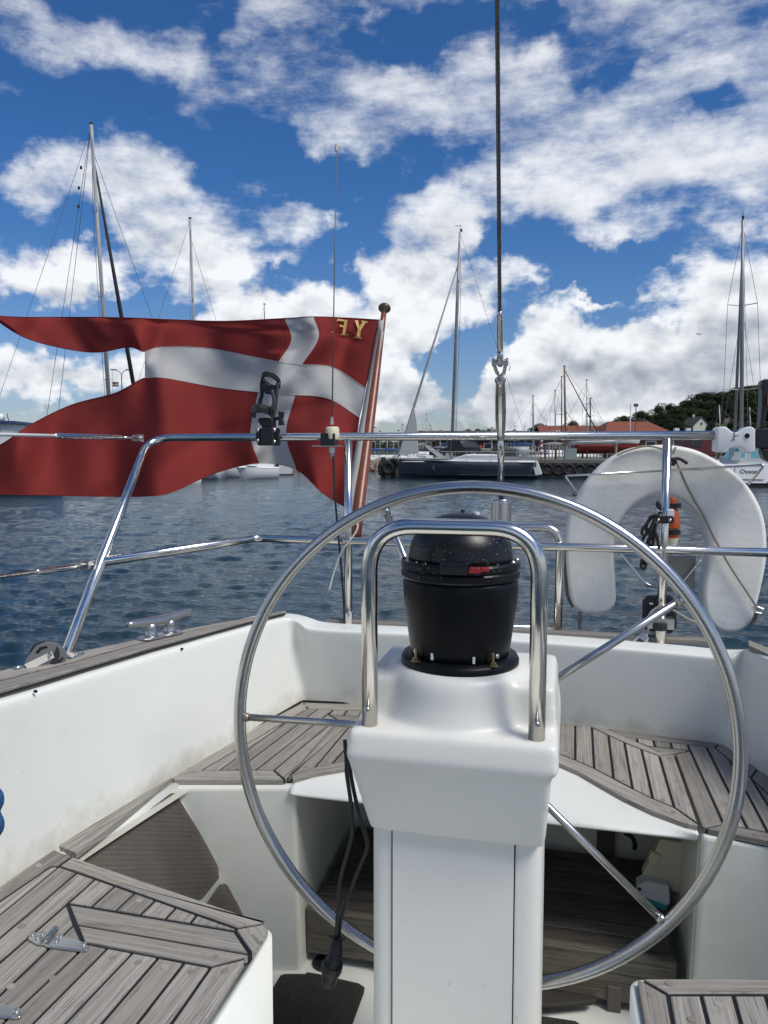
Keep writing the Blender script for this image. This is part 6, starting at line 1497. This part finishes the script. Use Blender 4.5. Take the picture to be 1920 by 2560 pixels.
# --- power boats under the flag
def power(px_, d, Lh, rz_, label, h=1.0, win=True):
    t = thing('motorboat', label, 'motorboat', at(px_, d), world=False); t.rotation_euler = (0, 0, rz_)
    make('hull', hull_vf(Lh, Lh * .32, h * 1.1, h * .85, bow=.9, transom=.92, wl=-.2), HULLW, t, smooth=True)
    make('deck', superell(Lh * .15, Lh * .95, Lh * .27, h * .84, h * .32), HULLW, t)
    make('stripe', hull_vf(Lh * .97, Lh * .325, h * .98, h * .74, bow=.8, transom=.92, wl=h * .66, sheer=.2), GLASS, t, smooth=True)
    if win: make('windscreen', superell(Lh * .35, Lh * .62, Lh * .22, h * 1.05, h * .38), GLASS, t)
    for s in (-1, 1): make('bow_rail', tube([(Lh * .55, s * Lh * .13, h), (Lh * .6, s * Lh * .13, h * 1.5), (Lh * .98, s * .1, h * 1.55)], .015, 4), MASTM, t)
    return t
power(690, 57.6, 3.6, TH + PI + .75, 'white speedboat with black stripe under the flag, nearest the flag edge', 1.0)
power(556, 55, 5.0, TH + PI - .35, 'white motorboat hull partly hidden by the lower edge of the flag', 1.15)
t = thing('floating_cabin', 'small white houseboat box with one tiny window behind the speedboat', 'houseboat', at(700, 66), world=False); t.rotation_euler = (0, 0, TH)
make('body', hexa([(-1.1, -.8, -.1), (1.0, -.8, -.1), (1.0, .8, -.1), (-1.1, .8, -.1), (-1.2, -.8, 1.35), (1.1, -.8, 1.35), (1.1, .8, 1.35), (-1.2, .8, 1.35)]), HULLW, t); make('window', box((-.1, -.82, .85), (.25, .04, .4)), GLASS, t); make('skirt', box((0, -.02, .02), (2.25, 1.7, .12)), BLKS, t)
# --- ferry like boat at the left edge
t = thing('work_boat', 'white and blue work boat cabin with red and black gear on its roof, left edge', 'boat', at(5, 38), world=False); t.rotation_euler = (0, 0, TH + .12)
zc = zat(1062, 38); 
make('wheelhouse', box((-.8, 0, zc / 2 + .6), (3.8, 3.0, zc - 1.0)), HULLW, t); make('hull', (lambda vf: ([(a - 5, b, c) for a, b, c in vf[0]], vf[1]))(hull_vf(8, 3.2, 1.2, 1.0)), plain('blue_hull', (.02, .04, .12), .4), t)
make('roof', hexa([(-3.0, -1.7, zc), (1.35, -1.7, zc), (1.35, 1.7, zc), (-3, 1.7, zc), (-3.0, -1.6, zc + .14), (1.2, -1.6, zc + .14), (1.2, 1.6, zc + .14), (-3, 1.6, zc + .14)]), plain('roof_blue', (.012, .016, .07), .5), t)
for x, w, z_, h_, m_ in ((-.62, .36, zc - .75, .65, GLASS), (-1.15, .3, zc - .75, .65, GLASS), (-.65, .38, zc - .33, .22, GLASS), (.05, .42, zc - .30, .30, plain('sky_glass', (.25, .33, .38), .15)), (.45, .18, zc - .28, .38, GLASS)): make('window', box((x, -1.51, z_), (w, .04, h_)), m_, t)
make('red_gear', prism([(-1.3, -1.2, zc + .14), (-.55, -1.2, zc + .14), (-.5, -1.2, zc + .42), (-.7, -1.2, zc + .58), (-1.3, -1.2, zc + .50)], (0, .7, 0)), REDP, t); make('black_gear', join(box((-.28, -.9, zc + .30), (.60, .6, .34)), box((-.2, -.9, zc + .5), (.2, .2, .12))), BLKS, t)
make('white_drum', tube([(.08, -.9, zc + .32), (.5, -.9, zc + .32)], .19, 14), WHITEP, t, smooth=True); make('antenna', tube([(.78, -1, zc + .1), (.70, -1, zc + .5)], .02, 5), BLKS, t)
# --- street lamp and small flag between the tails of the big flag
t = thing('street_lamp', 'double armed street lamp between the tails of the big flag', 'street lamp', at(311, 62, 1.2), world=False); t.rotation_euler = (0, 0, TH)
zl_ = zat(935, 62) - 1.2
make('post', tube([(0, 0, 0), (0, 0, zl_)], [.07, .04], 8), MASTD, t)
for s in (-1, 1): make('arm', tube(catm([(0, 0, zl_), (s * .25, 0, zl_ + .25), (s * .5, 0, zl_ + .33)], 4), .03, 6), MASTD, t); make('lamp_head', box((s * .62, 0, zl_ + .34), (.45, .2, .09)), plain('lamp_grey', (.25, .25, .25), .5), t)
t = thing('small_flag', 'tiny red and white courtesy flag beside the street lamp', 'flag', at(288, 45, 0), world=False); t.rotation_euler = (0, 0, TH)
zz = zat(960, 45); make('halyard', tube([(0, 0, 1.5), (0, 0, zz + .8)], .01, 4), WIRE, t)
fw_, fh_ = .34, .24
for x, y, w, h_, m_ in ((.09, .06, .18, .12, 0), (.30, .06, .10, .12, 0), (.09, -.10, .18, .10, 0), (.30, -.10, .10, .10, 0), (.18, -.02, .36, .045, 1), (.215, -.02, .06, .27, 1)): make('cloth', box((x, 0 if m_ == 0 else -.004, zz + y), (w, .01, h_)), FWHITE if m_ else FRED, t)
# --- red roofed building
TILE = plain('red_roof_tiles', (.20, .055, .028), .8, var=.15, scale=3, bump=.5, bscale=12); BRICK = plain('red_brick_wall', (.13, .05, .035), .9, var=.25, scale=5)
def house(name, label, px_, d, w, dp_, hw, hr, rz_, wall, roof, z0=None, wins=3, hip=0.0, rows=1, cat='house', chim=False, ytop=None):
    z0 = z0 if z0 is not None else (zat(ytop, d) - (hw + hr) * .62 if ytop else hill(px_, d) - .3)
    t = thing(name, label, cat, at(px_, d, z0), world=False); t.rotation_euler = (0, 0, rz_); t.scale = (.62, .62, .62) if cat == 'house' else (1, 1, 1)
    make('wall', join(box((0, 0, hw / 2), (w, dp_, hw)), prism([(-w / 2, -dp_ / 2, hw), (-w / 2, dp_ / 2, hw), (-w / 2, 0, hw + hr * .97)], (.2, 0, 0)) if hip == 0 else box((0, 0, hw - .1), (w, dp_, .2)), prism([(w / 2, -dp_ / 2, hw), (w / 2, dp_ / 2, hw), (w / 2, 0, hw + hr * .97)], (-.2, 0, 0)) if hip == 0 else box((0, 0, hw - .1), (w, dp_, .2))), wall, t)
    e = .35; th = .12
    A_, B_ = (-w / 2 - e, -dp_ / 2 - e, hw - .15), (w / 2 + e, -dp_ / 2 - e, hw - .15); C1, C2 = (w / 2 + e - hip, 0, hw + hr), (-w / 2 - e + hip, 0, hw + hr); D1, D2 = (w / 2 + e, dp_ / 2 + e, hw - .15), (-w / 2 - e, dp_ / 2 + e, hw - .15)
    rf = make('roof', prism([A_, B_, C1, C2], (0, 0, th)), roof, t); make('roof', prism([D1, D2, C2, C1], (0, 0, th)), roof, t)
    if hip: make('roof', prism([B_, D1, C1], (0, 0, th)), roof, t); make('roof', prism([D2, A_, C2], (0, 0, th)), roof, t)
    if chim: make('chimney', box((w * .2, 0, hw + hr + .3), (.6, .5, 1.1)), wall, rf)
    FRM = plain('window_frame_white', (.6, .6, .58), .5)
    for r_ in range(rows):
        for i in range(wins):
            x = -w / 2 + (i + .5) * w / wins; z = hw * (r_ + .5) / rows
            f = make('window', box((x, -dp_ / 2 - .03, z), (min(1.3, w / wins * .6), .08, min(1.3, hw / rows * .55))), FRM, t); make('pane', box((x, -dp_ / 2 - .075, z), (min(1.3, w / wins * .6) - .2, .04, min(1.3, hw / rows * .55) - .2)), GLASS, f)
    for s in (-1, 1): 
        f = make('window', box((s * (w / 2 + .03), 0, hw + hr * .25), (.08, .9, .9)), FRM, t); make('pane', box((s * (w / 2 + .075), 0, hw + hr * .25), (.04, .7, .7)), GLASS, f)
    return t
hb = zat(1093, 95) - ZQ
house('harbour_building', 'long low building with red tiled roof behind the quay, left part', 1475, 97, 13, 8, zat(1096, 97) - ZQ, zat(1069, 101) - zat(1096, 97), TH, BRICK, TILE, z0=ZQ, wins=6, hip=0, cat='building')
house('harbour_building', 'taller hipped red roof building behind the quay, right part', 1566, 92, 8.2, 9, zat(1092, 92) - ZQ, zat(1060, 97) - zat(1092, 92), TH + .05, BRICK, TILE, z0=ZQ, wins=4, hip=2.0, cat='building')
house('harbour_shed', 'dark long shed with wide roof behind the blue yacht', 1210, 112, 15, 8, 2.2, 1.2, TH, plain('shed_brown', (.08, .06, .045), .9), plain('shed_roof', (.05, .05, .05), .8), z0=ZQ, wins=5, cat='shed')
house('harbour_shed', 'small dark shed between the masts behind the yacht bow', 1105, 112, 8, 6, 2.4, 1.0, TH + .1, BRICK, plain('shed_roof_brown', (.07, .055, .045), .8), z0=ZQ, wins=3, cat='shed')
house('house', 'house with pale gable and dark roof on the wooded hill', 1734, 140, 4.8, 6, 3.0, 2.6, TH + PI / 2 + .35, plain('pale_render', (.50, .50, .42), .8), plain('dark_roof', (.05, .045, .042), .8), wins=2, chim=True, ytop=1043)
RB_ = plain('brown_roof', (.085, .06, .05), .85)
house('house', 'brown roofed house right of the pale gable', 1795, 150, 7.5, 6, 2.6, 2.8, TH + .1, plain('brown_brick', (.14, .09, .07), .9), RB_, wins=3, chim=True, ytop=1046)
house('house', 'dark roofed low house beside the red building', 1672, 110, 6, 6, 2.4, 2.0, TH + .3, plain('white_render', (.52, .52, .5), .8), plain('slate_roof', (.045, .045, .05), .8), wins=3)
house('house', 'dark house with white dormer left of the white saddle pad', 1735, 108, 8, 6, 2.2, 2.0, TH - .1, plain('grey_render', (.20, .2, .19), .8), plain('black_roof', (.03, .03, .032), .8), wins=4)
house('house', 'pinkish house high on the hill at the right edge', 1905, 165, 9, 7, 3.0, 2.4, TH + .2, plain('pink_render', (.34, .26, .23), .8), RB_, wins=4, chim=True, ytop=1036)
house('house', 'small red brick house at the foot of the hill behind the white yacht', 1850, 105, 8, 6, 2.4, 2.2, TH - .2, BRICK, plain('dark_tiles', (.06, .045, .04), .8), wins=3)
for px_, lab in ((1637, 'white roof hatch box left of the dark roofed houses'), (1687, 'white roof hatch box in the middle of the dark roofs'), (1716, 'white roof hatch box beside the white saddle pad')):
    t = thing('dormer', lab, 'dormer', at(px_, 103, zat(1090, 103)), world=False); t.rotation_euler = (0, 0, TH); make('wall', box((0, 0, .3), (.55, .6, 1.5)), WHITEP, t); make('window', box((.0, -.32, .45), (.25, .04, .5)), GLASS, t)
t = thing('silo', 'pale yellow round tower behind the trees left of the backstay', 'tower', at(1232, 150, 1), world=False); zz = zat(1072, 150) - 1; make('body', lathe([(1.15, 0), (1.15, zz - .5), (1.3, zz - .4), (1.3, zz), (.0, zz)], (0, 0, 0), 18), plain('silo_yellow', (.42, .36, .22), .8), t)
# lamp post and flag pole right of the red roof
for px_, yt, lab in ((1572, 1011, 'thin white flagpole in front of the red roof'), (1585, 1013, 'lamp post with small head beside the white flagpole')):
    t = thing('flagpole' if px_ == 1572 else 'lamp_post', lab, 'pole', at(px_, 80, ZQ), world=False); z_ = zat(yt, 80) - ZQ; make('pole', tube([(0, 0, 0), (0, 0, z_)], .05, 6), WHITEP if px_ == 1572 else MASTD, t)
    if px_ == 1585: make('head', box((0, 0, z_), (.45, .2, .3)), MASTD, t)
# red hulled boat on the hard, seen under the rail
t = thing('boat_on_land', 'boat with white topsides and red bottom propped up on the quay', 'boat', at(1432, 68, ZQ), world=False); t.rotation_euler = (0, 0, TH)
V, F = hull_vf(5.8, 2.6, 1.9, 1.7, wl=.5); make('red_bottom', ([(a, b * .97, c * .62 + .15) for a, b, c in V], F), plain('red_antifoul', (.20, .02, .015), .6), t, smooth=True)
V, F = hull_vf(5.9, 2.65, 1.75, 1.55, wl=1.0); make('topsides', (V, F), HULLW, t, smooth=True); make('cradle', join(*[box((x, y, .3), (.12, .12, 1.0)) for x in (1, 3, 5) for y in (-.8, .8)]), plain('cradle_steel', (.1, .05, .04), .8), t)
t = thing('utility_box', 'grey utility cabinet on the quay in front of the propped boat', 'cabinet', at(1424, 60.5, ZQ), world=False); t.rotation_euler = (0, 0, TH); make('cabinet', box((0, 0, .45), (.9, .5, .85)), plain('cabinet_grey', (.22, .25, .24), .6), t); make('legs', join(box((-.3, 0, .1), (.06, .3, .2)), box((.3, 0, .1), (.06, .3, .2))), BLKS, t)
t = thing('parked_van', 'red van body behind the lifebuoy on the quay', 'van', at(1755, 64, ZQ), world=False); t.rotation_euler = (0, 0, TH); bev(make('body', box((0, 0, 1.0), (3.6, 1.8, 1.6)), plain('van_red', (.10, .015, .018), .4), t), .12); make('window', box((-1.0, -.92, 1.3), (1.0, .04, .55)), GLASS, t)
for x in (-1.1, 1.1): make('wheel', cyl((x, -.92, .32), (x, -.75, .32), .32, seg=16), RUB, t)
# fence and quay clutter
t = thing('railing', 'long pale wooden palisade at the foot of the red roofed building', 'fence', at(1450, 74, ZQ), world=False); t.rotation_euler = (0, 0, TH)
PALE = plain('pale_post', (.28, .26, .22), .8)
for i in range(46): make('post', box((-7 + i * .33, 0, .6), (.10, .06, 1.2)), PALE, t)
make('beam', join(box((.4, .06, 1.0), (15.2, .05, .08)), box((.4, .06, .4), (15.2, .05, .08))), PALE, t)
for i, (px_, lab) in enumerate(((1352, 'red and white striped pole on the quay, left one'), (1692 - 330, 'dark mooring post on the quay right of the yacht stern'), (1388, 'rusty bollard with rope near the quay edge'), (1538, 'short post on the quay left of the lifebuoy'))):
    t = thing('quay_post', lab, 'post', at(px_, 60 + i * .4, ZQ), world=False); h_ = (1.7, 1.2, .8, 1.3)[i]; make('post', lathe([(.09, 0), (.09, h_ * .9), (.14, h_ * .92), (.14, h_), (0, h_)], (0, 0, 0), 10), (plain('post_red', (.3, .05, .04), .6), MASTD, plain('rusty', (.12, .05, .03), .8), PALE)[i], t)
    if i == 0:
        for k in range(4): make('band', cyl((0, 0, .2 + k * .4), (0, 0, .4 + k * .4), .1, seg=10), WHITEP, t)
t = thing('quay_ramp', 'pale slanted gangway frame beside the black car', 'gangway', at(1086, 61.3, ZQ), world=False); t.rotation_euler = (0, 0, TH)
make('frame', join(prism([(-.8, 0, 1.05), (-.5, 0, 1.15), (1.0, 0, .1), (.4, 0, .1)], (0, .25, 0)), box((.9, 0, .12), (1.8, .5, .14))), plain('gangway_grey', (.45, .46, .46), .5), t)
# gull
t = thing('gull', 'small dark gull flying in the sky at the right', 'bird', at(1736, 40, zat(836, 40)), world=False); t.rotation_euler = (0, 0, TH)
make('body', tube([(-.07, 0, -.01), (-.03, 0, 0), (.03, 0, .005), (.08, 0, .0)], [.006, .02, .018, .004], 8), BLKS, t, smooth=True)
for s in (-1, 1): make('wing', prism([(.0 + s * .02, -.02, 0), (.0 + s * .02, .03, 0), (s * .09, .03, .05 if s > 0 else .06), (s * .17, 0, .02)], (0, 0, .004)), BLKS, t)
# =============================================================== trees
def mat_leaf(name, c1, c2):
    m = Mat(name); v = m.coord(); f = m.noise(v, .9, 5, .6); g = m.n('ShaderNodeNewGeometry'); c = m.mix(f, c1 + (1,), c2 + (1,)); c2_ = m.mix(g.outputs['Random Per Island'], (.55, .55, .5, 1), (1.45, 1.4, 1.2, 1)); c = m.mix(1.0, c, c2_, 'MULTIPLY'); m.l(c, m.b.inputs['Base Color']); m.set(Roughness=.7); m.b.inputs['Specular IOR Level'].default_value = .2; return m.m
LEAF = [mat_leaf('leaf_dark', (.016, .026, .010), (.028, .043, .015)), mat_leaf('leaf_mid', (.022, .037, .012), (.038, .058, .018))]
BARK = plain('bark', (.06, .05, .04), .9)
def crown_vf(seed, n=9000):
    rn = random.Random(seed); cl_ = []
    for i in range(26):
        a = rn.uniform(0, 2 * PI); z = rn.uniform(-.75, 1); rr = math.sqrt(max(.02, 1 - z * z)) * rn.uniform(.45, .95); cl_.append((Vector((rr * math.cos(a) * .8, rr * math.sin(a) * .8, z * .72)), rn.uniform(.20, .38)))
    cl_.append((Vector((0, 0, 0)), .6)); V, F = [], []
    for i in range(n):
        c, r = rn.choice(cl_); d = Vector((rn.gauss(0, 1), rn.gauss(0, 1), rn.gauss(0, 1))).normalized() * r * rn.uniform(.72, 1.06); p = c + d; s = rn.uniform(.022, .046)
        u = Vector((rn.gauss(0, 1), rn.gauss(0, 1), rn.gauss(0, 1))).normalized(); w = d.cross(u).normalized() if d.cross(u).length > 1e-4 else Vector((1, 0, 0)); k = len(V)
        V += [p + u * s, p + w * s * .8, p - u * s, p - w * s * .8]; F.append((k, k + 1, k + 2, k + 3))
    return V, F
PROTO = []
for s in range(5):
    t = thing('tree', 'leafy tree', 'tree', (0, 0, -50), world=False)
    make('crown', (lambda vf: ([(p.x, p.y, p.z + 1.25) for p in vf[0]], vf[1]))(crown_vf(s)), LEAF[s % 2], t)
    tk = [tube([(0, 0, 0), (.03, 0, .6), (0, .02, 1.2)], [.07, .05, .03], 7)]
    for k in range(4):
        a = k * 1.6 + s; tk.append(tube([(0, 0, .5 + k * .1), (.2 * math.cos(a), .2 * math.sin(a), .85 + k * .08), (.42 * math.cos(a), .42 * math.sin(a), 1.15 + k * .08)], [.035, .022, .01], 5))
    make('trunk', join(*tk), BARK, t)
    PROTO.append(t)
TREES = [(1168, 1080, 44, 140), (1196, 1076, 44, 142), (1222, 1080, 36, 140), (1186, 1088, 60, 135), (1284, 1080, 36, 140), (1345, 1066, 54, 150), (1368, 1074, 40, 148), (1330, 1082, 40, 150), (1425, 1060, 56, 150), (1450, 1070, 40, 152), (1146, 1092, 36, 138), (1300, 1088, 40, 142),
 (1556, 1044, 62, 160), (1602, 1034, 62, 162), (1660, 1022, 76, 168), (1690, 1046, 60, 150), (1722, 1014, 70, 178), (1750, 992, 84, 190), (1790, 1000, 74, 200), (1828, 1006, 66, 200), (1852, 986, 86, 206), (1888, 984, 80, 212), (1930, 990, 84, 212), (1975, 985, 90, 212), (1635, 1054, 56, 142), (1700, 1062, 50, 120), (1765, 1030, 66, 160),
 (1812, 1036, 60, 155), (1860, 1030, 70, 165), (1905, 1038, 60, 150), (1955, 1030, 70, 150), (1640, 1040, 50, 170), (1585, 1056, 40, 150), (1530, 1058, 40, 152), (1775, 1060, 44, 118), (1830, 1060, 50, 118), (1880, 1062, 50, 112), (1930, 1060, 60, 110), (1680, 1034, 60, 175), (1705, 1040, 56, 165),
 (1640, 1070, 60, 128), (1700, 1030, 70, 150), (1672, 1052, 60, 140), (1738, 1050, 60, 150), (1765, 1012, 76, 185), (1800, 1028, 70, 172), (1840, 1022, 76, 180), (1875, 1010, 80, 190), (1910, 1006, 84, 195), (1950, 1008, 90, 200), (1780, 1046, 60, 145), (1850, 1048, 64, 140), (1900, 1052, 66, 138), (1945, 1050, 70, 138), (1620, 1062, 50, 150), (1585, 1068, 50, 152), (1555, 1066, 50, 152), (1990, 1030, 90, 160),
 (880, 1106, 44, 120), (912, 1108, 44, 122), (942, 1112, 40, 120), (972, 1114, 40, 124), (1002, 1112, 40, 120), (1030, 1110, 44, 122), (1060, 1106, 44, 124), (1095, 1104, 44, 126), (1128, 1100, 44, 128), (1262, 1092, 36, 138), (850, 1108, 44, 124), (820, 1106, 46, 126)]
ORD = 'first second third fourth fifth sixth seventh eighth ninth tenth eleventh twelfth thirteenth fourteenth fifteenth sixteenth seventeenth eighteenth nineteenth'.split() + ['twentieth'] + ['twenty-' + w for w in 'first second third fourth fifth sixth seventh eighth ninth'.split()] + ['thirtieth'] + ['thirty-' + w for w in 'first second third fourth fifth'.split()]
def relabel(group, text):      # name each of a row by its order from the left of the photo
    G = [o for o in COL.objects if o.get('group') == group]
    def px(o): c = RM.inverted() @ (Vector(o.location) - CAM); return c.x / -c.z
    for k, o in enumerate(sorted(G, key=px)): o['label'] = text % ORD[k]
PLACES = {0: 'low tree near the mast of the blue yacht', 1: 'broad tree on the wooded hill above the red roofs', 2: 'tree in the far low line behind the flagstaff', 3: 'lower tree among the hillside houses'}
for i, (px_, yt, w, d) in enumerate(TREES):
    zt_ = zat(yt, d); R_ = w / 2 / FPX * d * 1.15; zg = hill(px_, d) - .5 if px_ > 1300 else ZQ; hgt = max(zt_ - zg, R_ * 1.4); g_ = 2 if px_ < 1140 and yt > 1099 else (0 if px_ < 1500 else (1 if d > 155 else 3))
    src = PROTO[i % 5]; sc_ = (R_, R_, hgt / 2.02); r = src if i < 5 else clone(src, (0, 0, 0), 0)
    place(r, at(px_, d, zg), random.uniform(0, 6)); r.scale = (R_, R_, hgt / 2.02); r['label'] = PLACES[g_]; r['group'] = ('trees by the masts', 'trees on the hill top', 'far trees behind the flagstaff', 'trees among the houses')[g_]

relabel('trees by the masts', '%s low tree from the left near the blue yacht and masts')
relabel('trees on the hill top', '%s high tree from the left along the wooded hill top')
relabel('trees among the houses', '%s lower tree from the left among the hillside houses')
relabel('far trees behind the flagstaff', '%s tree from the left in the low far line by the flagstaff')
relabel('far yachts around the blue yacht', '%s distant yacht from the left with bare mast around the blue yacht')
relabel('tyres along the quay wall', '%s black tyre fender from the left on the dark quay wall')
